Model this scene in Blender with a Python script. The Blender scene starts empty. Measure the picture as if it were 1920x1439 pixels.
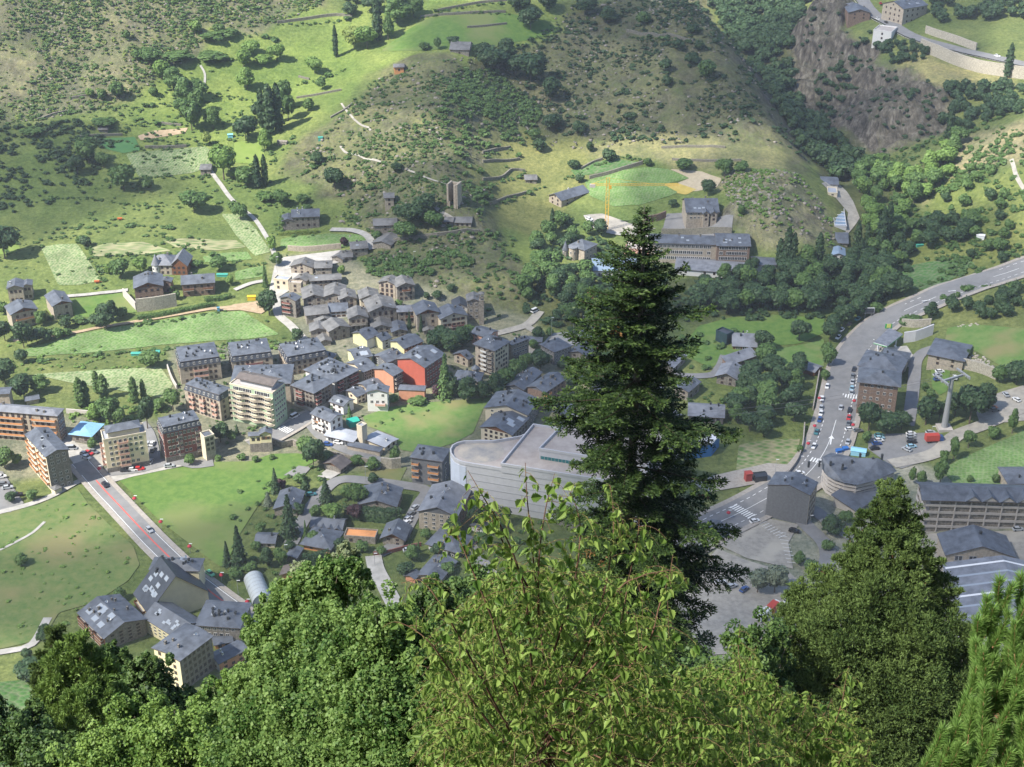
import bpy, math, random
import numpy as np
from mathutils import Vector, Matrix
from mathutils.geometry import delaunay_2d_cdt
S = bpy.context.scene
COL = S.collection
R = math.radians
# ------------------------------------------------------------------ camera
CAMZ = 300.0
PITCH = 28.0
FPX = 2638.0
cam = bpy.data.cameras.new('camera')
co = bpy.data.objects.new('camera', cam)
COL.objects.link(co)
S.camera = co
cam.sensor_width = 36.0
cam.lens = 36.0 * FPX / 1920.0
cam.clip_start = 0.3
cam.clip_end = 12000
co.location = (0, 0, CAMZ)
co.rotation_euler = (R(90 - PITCH), 0, 0)
# ------------------------------------------------------------------ light
SUN = Vector((-0.58, -0.33, 0.75)).normalized()
w = bpy.data.worlds.new("World")
S.world = w
w.use_nodes = True
nt = w.node_tree
bg = nt.nodes['Background']
sky = nt.nodes.new('ShaderNodeTexSky')
sky.sky_type = 'NISHITA'
sky.sun_disc = False
sky.sun_elevation = math.asin(SUN.z)
sky.sun_rotation = math.atan2(SUN.x, SUN.y)
sky.altitude = 1500
sky.dust_density = 2.0
nt.links.new(sky.outputs[0], bg.inputs[0])
bg.inputs[1].default_value = 0.135
sl = bpy.data.lights.new('sun', 'SUN')
sl.energy = 4.8
sl.angle = R(1.2)
sl.color = (1.0, 0.95, 0.86)
so = bpy.data.objects.new('sun', sl)
COL.objects.link(so)
so.rotation_euler = SUN.to_track_quat('Z', 'Y').to_euler()
so.location = (0, 0, 900)
S.view_settings.view_transform = 'Standard'
S.view_settings.look = 'None'
S.view_settings.exposure = 0.9
S.view_settings.gamma = 1.0
S.render.engine = 'CYCLES'
S.cycles.use_denoising = True
S.cycles.max_bounces = 5
S.cycles.diffuse_bounces = 2
S.cycles.glossy_bounces = 2
S.cycles.transmission_bounces = 3
S.cycles.transparent_max_bounces = 6
S.cycles.volume_bounces = 0
S.cycles.caustics_reflective = False
S.cycles.caustics_refractive = False
# ------------------------------------------------------------------ helpers
cp, sp_ = math.cos(R(PITCH)), math.sin(R(PITCH))
def raydir(px, py):
 a = (np.asarray(px, float) - 960.0) / FPX
 b = -(np.asarray(py, float) - 719.5) / FPX
 return np.stack([a, cp + b * sp_, -sp_ + b * cp], -1)
def at_depth(px, py, t):
 d = raydir(px, py)
 return Vector((d[0] * t, d[1] * t, CAMZ + d[2] * t))
def topx(P):
 P = np.asarray(P, float)
 x, y, z = P[..., 0], P[..., 1], P[..., 2] - CAMZ
 dep = y * cp - z * sp_
 up = y * sp_ + z * cp
 return 960 + FPX * x / dep, 719.5 - FPX * up / dep, dep
def mesh_np(name, V, faces, mats=(), mi=None, smooth=False):
 """V (n,3), faces: list of (k,m) int arrays of polygons of m corners"""
 me = bpy.data.meshes.new(name)
 V = np.ascontiguousarray(V, dtype=np.float32)
 me.vertices.add(len(V)); me.vertices.foreach_set('co', V.ravel())
 if isinstance(faces, np.ndarray): faces = [faces]
 faces = [f for f in faces if len(f)]
 nl = sum(f.size for f in faces); npoly = sum(len(f) for f in faces)
 me.loops.add(nl)
 me.loops.foreach_set('vertex_index', np.concatenate([f.ravel() for f in faces]).astype(np.int32))
 me.polygons.add(npoly)
 tot = np.concatenate([np.full(len(f), f.shape[1], np.int32) for f in faces])
 st = np.concatenate([[0], np.cumsum(tot)[:-1]]).astype(np.int32)
 me.polygons.foreach_set('loop_start', st)
 me.polygons.foreach_set('loop_total', tot)
 if mi is not None: me.polygons.foreach_set('material_index', np.asarray(mi, np.int32))
 if smooth: me.polygons.foreach_set('use_smooth', np.ones(npoly, bool))
 for m in mats: me.materials.append(m)
 me.update(calc_edges=True)
 return me
def link(name, me, parent=None, loc=(0, 0, 0), **props):
 o = bpy.data.objects.new(name, me)
 COL.objects.link(o)
 o.location = loc
 if parent is not None: o.parent = parent
 for k, v in props.items(): o[k] = v
 return o
def thing(name, label, cat, loc=(0, 0, 0), rz=0.0, group=None):
 o = link(name, None, None, loc, label=label, category=cat)
 o.rotation_euler = (0, 0, rz)
 o.empty_display_size = 1
 if group: o['group'] = group
 return o
class MB:
 """collects boxes / prisms / polygons with material slots"""
 def __init__(s): s.v = []; s.f = []; s.m = []
 def poly(s, pts, m=0):
  i = len(s.v); s.v += [tuple(p) for p in pts]
  s.f.append(tuple(range(i, i + len(pts)))); s.m.append(m)
 def box(s, c, d, m=0, rot=0.0):
  cx, cy, cz = c; dx, dy, dz = d[0] / 2, d[1] / 2, d[2] / 2
  ca, sa = math.cos(rot), math.sin(rot)
  i = len(s.v)
  for z in (-dz, dz):
   for x, y in ((-dx, -dy), (dx, -dy), (dx, dy), (-dx, dy)):
    s.v.append((cx + x * ca - y * sa, cy + x * sa + y * ca, cz + z))
  for q in ((3, 2, 1, 0), (4, 5, 6, 7), (0, 1, 5, 4), (1, 2, 6, 5), (2, 3, 7, 6), (3, 0, 4, 7)):
   s.f.append(tuple(i + k for k in q)); s.m.append(m)
 def prism(s, pts, z0, z1, m=0, mtop=None):
  n = len(pts); i = len(s.v)
  ar = sum(pts[k][0] * pts[(k + 1) % n][1] - pts[(k + 1) % n][0] * pts[k][1] for k in range(n))
  if ar < 0: pts = pts[::-1]
  for z in (z0, z1): s.v += [(p[0], p[1], z) for p in pts]
  for k in range(n):
   s.f.append((i + k, i + (k + 1) % n, i + n + (k + 1) % n, i + n + k)); s.m.append(m)
  s.f.append(tuple(i + n + k for k in range(n))); s.m.append(m if mtop is None else mtop)
  s.f.append(tuple(i + n - 1 - k for k in range(n))); s.m.append(m)
 def tube(s, p0, p1, r0, r1=None, n=6, m=0):
  r1 = r0 if r1 is None else r1
  p0, p1 = Vector(p0), Vector(p1); d = (p1 - p0)
  if d.length < 1e-6: return
  q = d.to_track_quat('Z', 'Y'); i = len(s.v)
  for p, r in ((p0, r0), (p1, r1)):
   for k in range(n):
    a = 2 * math.pi * k / n
    s.v.append(tuple(p + q @ Vector((math.cos(a) * r, math.sin(a) * r, 0))))
  for k in range(n):
   s.f.append((i + k, i + (k + 1) % n, i + n + (k + 1) % n, i + n + k)); s.m.append(m)
  s.f.append(tuple(i + n + k for k in range(n))); s.m.append(m)
  s.f.append(tuple(i + n - 1 - k for k in range(n))); s.m.append(m)
 def lathe(s, prof, n=16, m=0, c=(0, 0)):
  i = len(s.v)
  for r, z in prof:
   for k in range(n):
    a = 2 * math.pi * k / n
    s.v.append((c[0] + r * math.cos(a), c[1] + r * math.sin(a), z))
  for j in range(len(prof) - 1):
   for k in range(n):
    s.f.append((i + j * n + k, i + j * n + (k + 1) % n, i + (j + 1) * n + (k + 1) % n, i + (j + 1) * n + k)); s.m.append(m)
 def mesh(s, name, mats, smooth=False):
  me = bpy.data.meshes.new(name)
  me.from_pydata(s.v, [], s.f)
  for m_ in mats: me.materials.append(m_)
  if len(mats) > 1: me.polygons.foreach_set('material_index', s.m)
  if smooth: me.polygons.foreach_set('use_smooth', [True] * len(s.f))
  me.update()
  return me
 def build(s, name, mats, parent=None, smooth=False, loc=(0, 0, 0), **props):
  return link(name, s.mesh(name, mats if isinstance(mats, (list, tuple)) else [mats], smooth), parent, loc, **props)
# ------------------------------------------------------------------ materials
MATS = {}
def nodes(name):
 m = bpy.data.materials.new(name); m.use_nodes = True
 n = m.node_tree.nodes; l = m.node_tree.links
 b = n['Principled BSDF']
 return m, n, l, b
def noise_mat(name, c1, c2, scale=1.0, rough=0.9, c3=None, s3=None, detail=4.0, bump=0.0, coord='Object', spec=0.2, f3=(0.5, 0.65)):
 if name in MATS: return MATS[name]
 m, n, l, b = nodes(name)
 tc = n.new('ShaderNodeTexCoord')
 no = n.new('ShaderNodeTexNoise'); no.inputs['Scale'].default_value = scale; no.inputs['Detail'].default_value = detail
 no.inputs['Roughness'].default_value = 0.65
 l.new(tc.outputs[coord], no.inputs['Vector'])
 r = n.new('ShaderNodeValToRGB'); r.color_ramp.elements[0].position = 0.36; r.color_ramp.elements[1].position = 0.64
 r.color_ramp.elements[0].color = (*c1, 1); r.color_ramp.elements[1].color = (*c2, 1)
 l.new(no.outputs[0], r.inputs[0]); out = r.outputs[0]
 if c3:
  n3 = n.new('ShaderNodeTexNoise'); n3.inputs['Scale'].default_value = s3; n3.inputs['Detail'].default_value = 3
  l.new(tc.outputs[coord], n3.inputs['Vector'])
  mr = n.new('ShaderNodeMapRange'); mr.inputs[1].default_value = f3[0]; mr.inputs[2].default_value = f3[1]
  l.new(n3.outputs[0], mr.inputs[0])
  mx = n.new('ShaderNodeMix'); mx.data_type = 'RGBA'
  l.new(mr.outputs[0], mx.inputs[0]); l.new(out, mx.inputs[6]); mx.inputs[7].default_value = (*c3, 1)
  out = mx.outputs[2]
 l.new(out, b.inputs['Base Color'])
 b.inputs['Roughness'].default_value = rough
 b.inputs['Specular IOR Level'].default_value = spec
 if bump:
  bp = n.new('ShaderNodeBump'); bp.inputs['Strength'].default_value = bump; bp.inputs['Distance'].default_value = 0.3
  l.new(no.outputs[0], bp.inputs['Height']); l.new(bp.outputs[0], b.inputs['Normal'])
 MATS[name] = m
 return m
def wallmat(name, c, var=0.18, scale=0.6):
 return noise_mat('wall_' + name, tuple(x * (1 - var) for x in c), tuple(min(x * (1 + var), .95) for x in c), scale, .9, detail=6)
def flat_mat(name, c, rough=0.7, spec=0.3, metal=0.0):
 if name in MATS: return MATS[name]
 m, n, l, b = nodes(name)
 b.inputs['Base Color'].default_value = (*c, 1); b.inputs['Roughness'].default_value = rough
 b.inputs['Specular IOR Level'].default_value = spec; b.inputs['Metallic'].default_value = metal
 MATS[name] = m
 return m
def leaf_mat(name, c1, c2, trans=0.3, island=True, rough=0.55, spec=0.3, obj=0.35, nz=0):
 if name in MATS: return MATS[name]
 m, n, l, b = nodes(name)
 ge = n.new('ShaderNodeNewGeometry'); oi = n.new('ShaderNodeObjectInfo')
 mth = n.new('ShaderNodeMath'); mth.operation = 'MULTIPLY_ADD'
 l.new(ge.outputs['Random Per Island'], mth.inputs[0]); mth.inputs[1].default_value = 1 - obj
 m2 = n.new('ShaderNodeMath'); m2.operation = 'MULTIPLY'; m2.inputs[1].default_value = obj
 l.new(oi.outputs['Random'], m2.inputs[0]); l.new(m2.outputs[0], mth.inputs[2])
 mx = n.new('ShaderNodeMix'); mx.data_type = 'RGBA'
 src = mth.outputs[0]
 if nz:
  tc = n.new('ShaderNodeTexCoord'); no = n.new('ShaderNodeTexNoise'); no.inputs['Scale'].default_value = nz; no.inputs['Detail'].default_value = 3; l.new(tc.outputs['Object'], no.inputs['Vector'])
  mr = n.new('ShaderNodeMapRange'); mr.inputs[1].default_value = .38; mr.inputs[2].default_value = .62; mr.inputs[3].default_value = -.3; mr.inputs[4].default_value = .45; l.new(no.outputs[0], mr.inputs[0])
  ad = n.new('ShaderNodeMath'); ad.use_clamp = True; l.new(src, ad.inputs[0]); l.new(mr.outputs[0], ad.inputs[1]); src = ad.outputs[0]
 l.new(src, mx.inputs[0]); mx.inputs[6].default_value = (*c1, 1); mx.inputs[7].default_value = (*c2, 1)
 l.new(mx.outputs[2], b.inputs['Base Color'])
 b.inputs['Roughness'].default_value = rough; b.inputs['Specular IOR Level'].default_value = spec
 tr = n.new('ShaderNodeBsdfTranslucent')
 hs = n.new('ShaderNodeHueSaturation'); hs.inputs['Hue'].default_value = 0.485; hs.inputs['Value'].default_value = 1.35
 l.new(mx.outputs[2], hs.inputs['Color']); l.new(hs.outputs[0], tr.inputs[0])
 ms = n.new('ShaderNodeMixShader'); ms.inputs[0].default_value = trans
 l.new(b.outputs[0], ms.inputs[1]); l.new(tr.outputs[0], ms.inputs[2])
 l.new(ms.outputs[0], n['Material Output'].inputs[0])
 MATS[name] = m
 return m
# ------------------------------------------------------------------ terrain
# support points: a view column/row and the distance at which the land lies there
CT = []
base = [(1500, 406), (1439, 422), (1300, 447), (1200, 476), (1100, 503), (1000, 532), (900, 567), (800, 604), (700, 648), (600, 698), (500, 740), (400, 790), (300, 840), (200, 890), (100, 935), (0, 975), (-60, 1010)]
for x in (-350, 0, 300, 600):
 for y, t in base:
  if y <= 300 and x == 0: t -= {300: 15, 200: 32, 100: 50, 0: 70, -60: 80}[y]
  if y <= 300 and x == -350: t -= {300: 30, 200: 60, 100: 90, 0: 120, -60: 140}[y]
  if y <= 200 and x == 300: t -= {200: 10, 100: 22, 0: 38, -60: 46}[y]
  if x == 600 and y < 400 and y > 100: t -= 14
  CT.append((x, y, t))
for x in (900, 1200):
 for y, t in base[:9]: CT.append((x, y, t))
for x in (1500, 1800, 2150):
 for y, t in base[:8]: CT.append((x, y, t - (0 if x == 1500 else 8 if x == 1800 else 20) * min(1, (1400 - y) / 400)))
CT += [(700, 200, 858), (760, 130, 895), (850, 100, 902), (850, 200, 845), (850, 300, 800), (860, 380, 768), (860, 430, 757), (700, 300, 812), (720, 400, 780),
       (900, 500, 732), (980, 560, 712), (900, 600, 697), (760, 480, 742), (940, 300, 838), (940, 400, 795), (950, 200, 880), (980, 480, 748),
       (1000, 0, 965), (1000, 100, 925), (1050, 350, 823), (1100, 200, 880), (1100, 420, 783), (1150, 60, 940), (1200, 120, 912), (1200, 340, 820), (1200, 500, 742),
       (1250, 250, 850), (1300, 10, 950), (1350, 80, 915), (1400, 170, 880), (1450, 250, 848), (1500, 310, 822), (1300, 430, 775), (1300, 600, 697), (1350, 340, 808),
       (1430, 335, 795), (1430, 380, 764), (1440, 430, 748), (1520, 400, 762), (1510, 340, 800), (1540, 450, 745), (1400, 500, 738), (1400, 560, 715),
       (1590, 420, 778), (1600, 480, 752), (1580, 350, 830), (1570, 300, 885), (1520, 230, 950), (1470, 150, 1020), (1420, 80, 1080), (1400, 0, 1150), (1380, -60, 1200),
       (1510, 40, 1075), (1560, 20, 1030), (1600, 80, 985), (1540, 150, 990), (1590, 220, 920), (1640, 120, 955), (1650, 30, 1005), (1620, -40, 1050),
       (1700, 150, 915), (1650, 240, 880), (1700, 280, 850), (1750, 60, 965), (1780, 130, 915), (1800, 200, 868), (1760, 260, 842), (1920, 130, 900), (1920, 0, 990), (2150, 60, 930),
       (1640, 340, 822), (1700, 400, 778), (1640, 450, 755), (1720, 470, 738), (1900, 230, 800), (1900, 300, 770), (1820, 320, 790), (1900, 400, 735), (1800, 420, 752), (1850, 500, 712),
       (1750, 540, 700), (1900, 600, 655), (1600, 600, 695), (1650, 680, 655), (1800, 660, 645), (2150, 300, 740), (2150, 500, 670), (2150, 650, 620), (1560, 700, 650)]
CT = np.array(CT, float)
Pc = raydir(CT[:, 0], CT[:, 1]) * CT[:, 2:3]
SC = 300.0
cx_, cy_, cz_ = Pc[:, 0] / SC, Pc[:, 1] / SC, Pc[:, 2] + CAMZ
def tps_k(r2): return 0.5 * r2 * np.log(r2 + 1e-12)
n_ = len(cx_)
K = tps_k((cx_[:, None] - cx_) ** 2 + (cy_[:, None] - cy_) ** 2) + np.eye(n_) * 2e-4
Pm = np.stack([np.ones(n_), cx_, cy_], 1)
A_ = np.block([[K, Pm], [Pm.T, np.zeros((3, 3))]])
sol = np.linalg.solve(A_, np.concatenate([cz_, np.zeros(3)]))
def tps(X, Y):
 x, y = X.ravel() / SC, Y.ravel() / SC
 out = np.empty(len(x))
 for i in range(0, len(x), 20000):
  a, b = x[i:i + 20000], y[i:i + 20000]
  k = tps_k((a[:, None] - cx_) ** 2 + (b[:, None] - cy_) ** 2)
  out[i:i + 20000] = k @ sol[:n_] + sol[n_] + sol[n_ + 1] * a + sol[n_ + 2] * b
 return out.reshape(X.shape)
GX = np.concatenate([np.arange(-1600, -450, 50.), np.arange(-450, 508, 2.25), np.arange(550, 1601, 50.)])
GY = np.concatenate([np.arange(-400, 280, 12.), np.arange(280, 1230, 2.25), np.arange(1270, 2401, 50.)])
XX, YY = np.meshgrid(GX, GY)
Xc, Yc = np.clip(XX, -420, 470), np.clip(YY, 330, 1200)
HH = tps(Xc, Yc)
HH += np.minimum(70, 0.35 * np.maximum(0, YY - 1200) + 0.25 * np.maximum(0, np.abs(XX - 25) - 450))
near = CAMZ - 2.2 - 1.03 * YY
near = np.minimum(near, CAMZ + 40)
HH = np.where(YY < 330, np.maximum(HH, near), HH)
def vnoise(X, Y, sc, seed):
 rng = np.random.RandomState(seed); T = rng.rand(256, 256)
 x, y = X / sc, Y / sc
 xi, yi = np.floor(x).astype(int), np.floor(y).astype(int)
 fx, fy = x - xi, y - yi
 fx, fy = fx * fx * (3 - 2 * fx), fy * fy * (3 - 2 * fy)
 g = lambda a, b: T[a % 256, b % 256]
 return (g(xi, yi) * (1 - fx) + g(xi + 1, yi) * fx) * (1 - fy) + (g(xi, yi + 1) * (1 - fx) + g(xi + 1, yi + 1) * fx) * fy - .5
def hat(H, X, Y):
 X, Y = np.asarray(X, float), np.asarray(Y, float)
 i = np.clip(np.searchsorted(GX, X, 'right') - 1, 0, len(GX) - 2)
 j = np.clip(np.searchsorted(GY, Y, 'right') - 1, 0, len(GY) - 2)
 fx = np.clip((X - GX[i]) / (GX[i + 1] - GX[i]), 0, 1); fy = np.clip((Y - GY[j]) / (GY[j + 1] - GY[j]), 0, 1)
 return (H[j, i] * (1 - fx) + H[j, i + 1] * fx) * (1 - fy) + (H[j + 1, i] * (1 - fx) + H[j + 1, i + 1] * fx) * fy
def cast(H, px, py, t0=330.0, dh=0.0):
 px, py = np.atleast_1d(np.asarray(px, float)), np.atleast_1d(np.asarray(py, float))
 d = raydir(px, py)
 ts = np.arange(t0, 1700, 4.0)
 P = d[:, None, :] * ts[None, :, None]
 under = (P[..., 2] + CAMZ) < hat(H, P[..., 0], P[..., 1]) + dh
 k = np.argmax(under, 1); k = np.where(under.any(1), k, len(ts) - 1)
 hi = ts[k]; lo = ts[np.maximum(k - 1, 0)]
 for _ in range(14):
  m = (lo + hi) / 2; Q = d * m[:, None]
  u = (Q[:, 2] + CAMZ) < hat(H, Q[:, 0], Q[:, 1]) + dh
  hi = np.where(u, m, hi); lo = np.where(u, lo, m)
 Q = d * hi[:, None]; Q[:, 2] += CAMZ
 return Q
def inpoly(X, Y, poly):
 ins = np.zeros(X.shape, bool); n = len(poly)
 x0, y0 = poly[-1][:2]
 for q in poly:
  x1, y1 = q[:2]
  c = ((y1 > Y) != (y0 > Y))
  with np.errstate(divide='ignore', invalid='ignore'):
   xx = (x0 - x1) * (Y - y1) / (y0 - y1 + 1e-12) + x1
  ins ^= c & (X < xx)
  x0, y0 = x1, y1
 return ins
def bl(M, n=1):
 for _ in range(n):
  P_ = np.pad(M, ((1, 1), (1, 1)) + ((0, 0),) * (M.ndim - 2), 'edge')
  M = (P_[:-2, 1:-1] + P_[2:, 1:-1] + P_[1:-1, :-2] + P_[1:-1, 2:] + 2 * P_[1:-1, 1:-1]) / 6
 return M
# land cover zones: colour, roughness of relief, outline
ZN = [
 ('meadow', (.135, .18, .06), 0.25, [(-200, 200), (600, 200), (1100, 240), (1500, 300), (1500, 560), (960, 600), (500, 600), (-200, 700)]),
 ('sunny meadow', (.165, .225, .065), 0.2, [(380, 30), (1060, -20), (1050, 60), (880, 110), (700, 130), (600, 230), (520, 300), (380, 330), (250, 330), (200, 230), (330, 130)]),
 ('terrace', (.19, .20, .08), 0.3, [(890, 240), (1100, 240), (1120, 330), (1030, 440), (920, 430), (880, 380), (905, 330)]),
 ('scrub', (.205, .20, .125), 1.2, [(-250, -80), (640, -80), (600, 10), (480, 50), (400, 60), (330, 130), (240, 180), (130, 215), (0, 235), (-250, 260)]),
 ('rough pasture', (.12, .165, .055), 0.6, [(-250, 240), (0, 230), (130, 215), (230, 260), (190, 330), (150, 390), (0, 400), (-250, 420)]),
 ('scrub', (.14, .15, .08), 1.3, [(620, 240), (700, 150), (760, 112), (850, 104), (900, 120), (930, 250), (905, 330), (910, 400), (960, 440), (1000, 560), (970, 605), (880, 580), (800, 545), (680, 505), (700, 430), (640, 400), (590, 350), (520, 320), (560, 270)]),
 ('scrub', (.125, .13, .075), 1.5, [(890, 110), (1000, 75), (1060, 45), (1120, 2), (1300, -20), (1400, 120), (1460, 200), (1530, 340), (1450, 300), (1250, 275), (1080, 262), (1000, 245), (930, 220)]),
 ('dry', (.25, .24, .125), 0.5, [(1080, 285), (1180, 262), (1420, 262), (1500, 300), (1440, 330), (1340, 320), (1200, 310), (1110, 300)]),
 ('knoll', (.29, .28, .16), 1.7, [(1350, 335), (1400, 315), (1500, 332), (1560, 400), (1565, 450), (1480, 475), (1400, 440), (1365, 400)]),
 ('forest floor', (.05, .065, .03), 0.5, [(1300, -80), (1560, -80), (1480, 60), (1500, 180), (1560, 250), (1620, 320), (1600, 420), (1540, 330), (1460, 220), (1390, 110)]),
 ('rock', (.16, .14, .115), 2.8, [(1480, 60), (1530, 5), (1585, 0), (1620, 60), (1650, 100), (1720, 120), (1790, 180), (1800, 240), (1700, 285), (1640, 300), (1570, 250), (1475, 205), (1470, 130)]),
 ('dry', (.29, .265, .13), 0.3, [(1690, 110), (1720, 85), (1860, 140), (1920, 160), (1800, 180), (1740, 160)]),
 ('dry', (.26, .23, .145), 0.9, [(1740, 300), (1800, 262), (1960, 215), (2050, 340), (1890, 300), (1800, 320), (1720, 390)]),
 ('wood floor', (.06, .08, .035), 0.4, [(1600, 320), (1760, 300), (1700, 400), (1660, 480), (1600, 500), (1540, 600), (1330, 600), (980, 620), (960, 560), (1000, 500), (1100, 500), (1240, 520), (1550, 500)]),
 ('grass slope', (.15, .18, .06), 0.5, [(1780, 330), (2000, 300), (2050, 560), (1800, 560), (1700, 480), (1740, 380)]),
 ('town', (.20, .195, .165), 0.0, [(500, 480), (640, 470), (720, 520), (960, 585), (1010, 600), (1000, 660), (1100, 640), (1110, 960), (870, 960), (640, 900), (440, 870), (120, 890), (-200, 930), (-200, 760), (310, 790), (320, 650), (500, 650), (560, 640)]),
 ('gardens', (.10, .135, .05), 0.1, [(430, 900), (600, 870), (860, 930), (1100, 960), (1300, 1000), (1300, 1200), (900, 1250), (500, 1230), (500, 1130), (420, 1060)]),
 ('east', (.13, .165, .055), 0.1, [(1380, 590), (1560, 590), (1560, 720), (1500, 800), (1480, 880), (1380, 880), (1290, 780), (1290, 640)]),
 ('yards', (.28, .275, .255), 0.0, [(1430, 960), (1700, 860), (1960, 960), (1960, 1250), (1300, 1250), (1330, 1010)]),
]
ztab = []
CC = np.zeros(XX.shape + (4,)); CC[:] = (.13, .165, .06, 0)
RG = np.full(XX.shape, .15); RG[YY > 1230] = 1.0
CC[YY > 1150] = (.12, .12, .07, 0)
for nm, c, rg, poly in ZN:
 a = np.array(poly, float)
 q = []
 for k in range(len(a)):
  p0, p1 = a[k], a[(k + 1) % len(a)]
  for s in np.linspace(0, 1, 5)[:-1]: q.append(p0 + (p1 - p0) * s)
 q = np.array(q); wpoly = cast(HH, q[:, 0], q[:, 1])
 ztab.append((nm, wpoly))
 wx = XX + 16 * vnoise(XX, YY, 24, 3) + 7 * vnoise(XX, YY, 8, 5); wy = YY + 16 * vnoise(XX, YY, 24, 4) + 7 * vnoise(XX, YY, 8, 6)
 if nm in ('town', 'yards'): wx, wy = XX, YY
 mk = inpoly(wx, wy, wpoly)
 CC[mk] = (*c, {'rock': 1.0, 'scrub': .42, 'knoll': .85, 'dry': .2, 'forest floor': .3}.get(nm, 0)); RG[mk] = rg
CC = bl(CC, 2); RG = bl(RG, 5)
HN = (9 * vnoise(XX, YY, 55, 11) + 6.5 * vnoise(XX, YY, 23, 12) + 3.5 * vnoise(XX, YY, 11, 13) + 2.0 * vnoise(XX, YY, 6, 14))
edge = (YY > 290)
H0 = HH.copy()
HH = HH + HN * RG * .42 * edge
# craggy facets on the rock faces
HH = HH + np.clip(RG - 1.5, 0, 1.2) * edge * (26 * np.abs(vnoise(XX + YY * .7, YY * .45, 26, 21)) + 13 * np.abs(vnoise(XX + YY * .6, YY * .5, 11, 22)) + 5 * vnoise(XX, YY, 5, 23) - 7)
HH = HH + np.clip(RG - .9, 0, .6) * edge * (5 * np.abs(vnoise(XX, YY, 13, 24)) + 2.2 * vnoise(XX, YY, 5, 25) - 1)
nx, ny = len(GX), len(GY)
V = np.stack([XX, YY, HH], -1).reshape(-1, 3)
idx = np.arange(nx * ny).reshape(ny, nx)
F = np.stack([idx[:-1, :-1], idx[:-1, 1:], idx[1:, 1:], idx[1:, :-1]], -1).reshape(-1, 4)
tm, n, l, b = nodes('land')
at = n.new('ShaderNodeAttribute'); at.attribute_name = 'cover'
tc = n.new('ShaderNodeTexCoord')
def tn(sc, det=5, rough=.65):
 q = n.new('ShaderNodeTexNoise'); q.inputs['Scale'].default_value = sc; q.inputs['Detail'].default_value = det
 q.inputs['Roughness'].default_value = rough; l.new(tc.outputs['Object'], q.inputs['Vector']); return q.outputs[0]
def mrng(i, a, b_, c=0., d=1.):
 q = n.new('ShaderNodeMapRange'); q.inputs[1].default_value = a; q.inputs[2].default_value = b_; q.inputs[3].default_value = c; q.inputs[4].default_value = d
 l.new(i, q.inputs[0]); return q.outputs[0]
def mixc(f, a, b_, mode='MIX'):
 q = n.new('ShaderNodeMix'); q.data_type = 'RGBA'; q.blend_type = mode
 for s_, v_ in ((0, f), (6, a), (7, b_)):
  if isinstance(v_, (tuple, float, int)): q.inputs[s_].default_value = v_
  else: l.new(v_, q.inputs[s_])
 return q.outputs[2]
g1 = mrng(tn(.035, 6), .38, .62)
c_ = mixc(mrng(tn(.012, 4), .4, .65, 0, .3), at.outputs['Color'], (.26, .25, .11, 1))
c_ = mixc(g1, mixc(1.0, c_, (.72, .80, .72, 1), 'MULTIPLY'), mixc(1.0, c_, (1.18, 1.15, 1.05, 1), 'MULTIPLY'))
fine = mrng(tn(.45, 6, .75), .35, .65)
c_ = mixc(fine, mixc(1.0, c_, (.62, .68, .62, 1), 'MULTIPLY'), mixc(1.0, c_, (1.35, 1.3, 1.25, 1), 'MULTIPLY'))
# bare rock where it is steep
ge = n.new('ShaderNodeNewGeometry'); sx = n.new('ShaderNodeSeparateXYZ'); l.new(ge.outputs['Normal'], sx.inputs[0])
st0 = mrng(sx.outputs[2], .86, .62)
rp = mrng(tn(.075, 7, .7), .46, .60); rq = mrng(tn(.6, 4, .7), .50, .62)
def mth(op, a, b_):
 q = n.new('ShaderNodeMath'); q.operation = op; q.use_clamp = True
 for s_, v_ in ((0, a), (1, b_)):
  if isinstance(v_, float): q.inputs[s_].default_value = v_
  else: l.new(v_, q.inputs[s_])
 return q.outputs[0]
al = at.outputs['Alpha']
st = mth('MAXIMUM', st0, mth('MULTIPLY', mth('MAXIMUM', mth('MULTIPLY', rp, .75), mth('MULTIPLY', rq, .9)), mth('MULTIPLY', al, 1.7)))
st = mth('MAXIMUM', st, mrng(al, .7, 1.0, 0, .84))
# patches of greener turf between the stones
c_ = mixc(mth('MULTIPLY', mrng(tn(.05, 6, .7), .52, .62), mth('MULTIPLY', al, 1.4)), c_, (.10, .135, .045, 1))
wv = n.new('ShaderNodeTexNoise'); wv.inputs['Scale'].default_value = .16; wv.inputs['Detail'].default_value = 10; wv.inputs['Roughness'].default_value = .75
mp = n.new('ShaderNodeMapping'); mp.inputs['Scale'].default_value = (2.4, 1.2, .3); mp.inputs['Rotation'].default_value = (.3, .45, .2); l.new(tc.outputs['Object'], mp.inputs[0]); l.new(mp.outputs[0], wv.inputs['Vector'])
rk = n.new('ShaderNodeValToRGB'); l.new(wv.outputs[0], rk.inputs[0])
rk.color_ramp.elements[0].position = .36; rk.color_ramp.elements[0].color = (.028, .026, .023, 1)
rk.color_ramp.elements[1].position = .66; rk.color_ramp.elements[1].color = (.24, .22, .185, 1)
e = rk.color_ramp.elements.new(.5); e.color = (.088, .078, .064, 1)
c_ = mixc(st, c_, rk.outputs[0])
l.new(c_, b.inputs['Base Color']); b.inputs['Roughness'].default_value = .95; b.inputs['Specular IOR Level'].default_value = .1
bp = n.new('ShaderNodeBump'); bp.inputs['Strength'].default_value = .6; bp.inputs['Distance'].default_value = 1.2
l.new(tn(.5, 6, .75), bp.inputs['Height']); l.new(bp.outputs[0], b.inputs['Normal'])
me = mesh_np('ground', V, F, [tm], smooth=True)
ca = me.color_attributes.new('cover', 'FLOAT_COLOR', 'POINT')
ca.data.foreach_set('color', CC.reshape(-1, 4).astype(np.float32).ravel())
link('ground', me, kind='structure', label='valley floor and hillsides of meadow, scrub and rock', category='ground')
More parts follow.
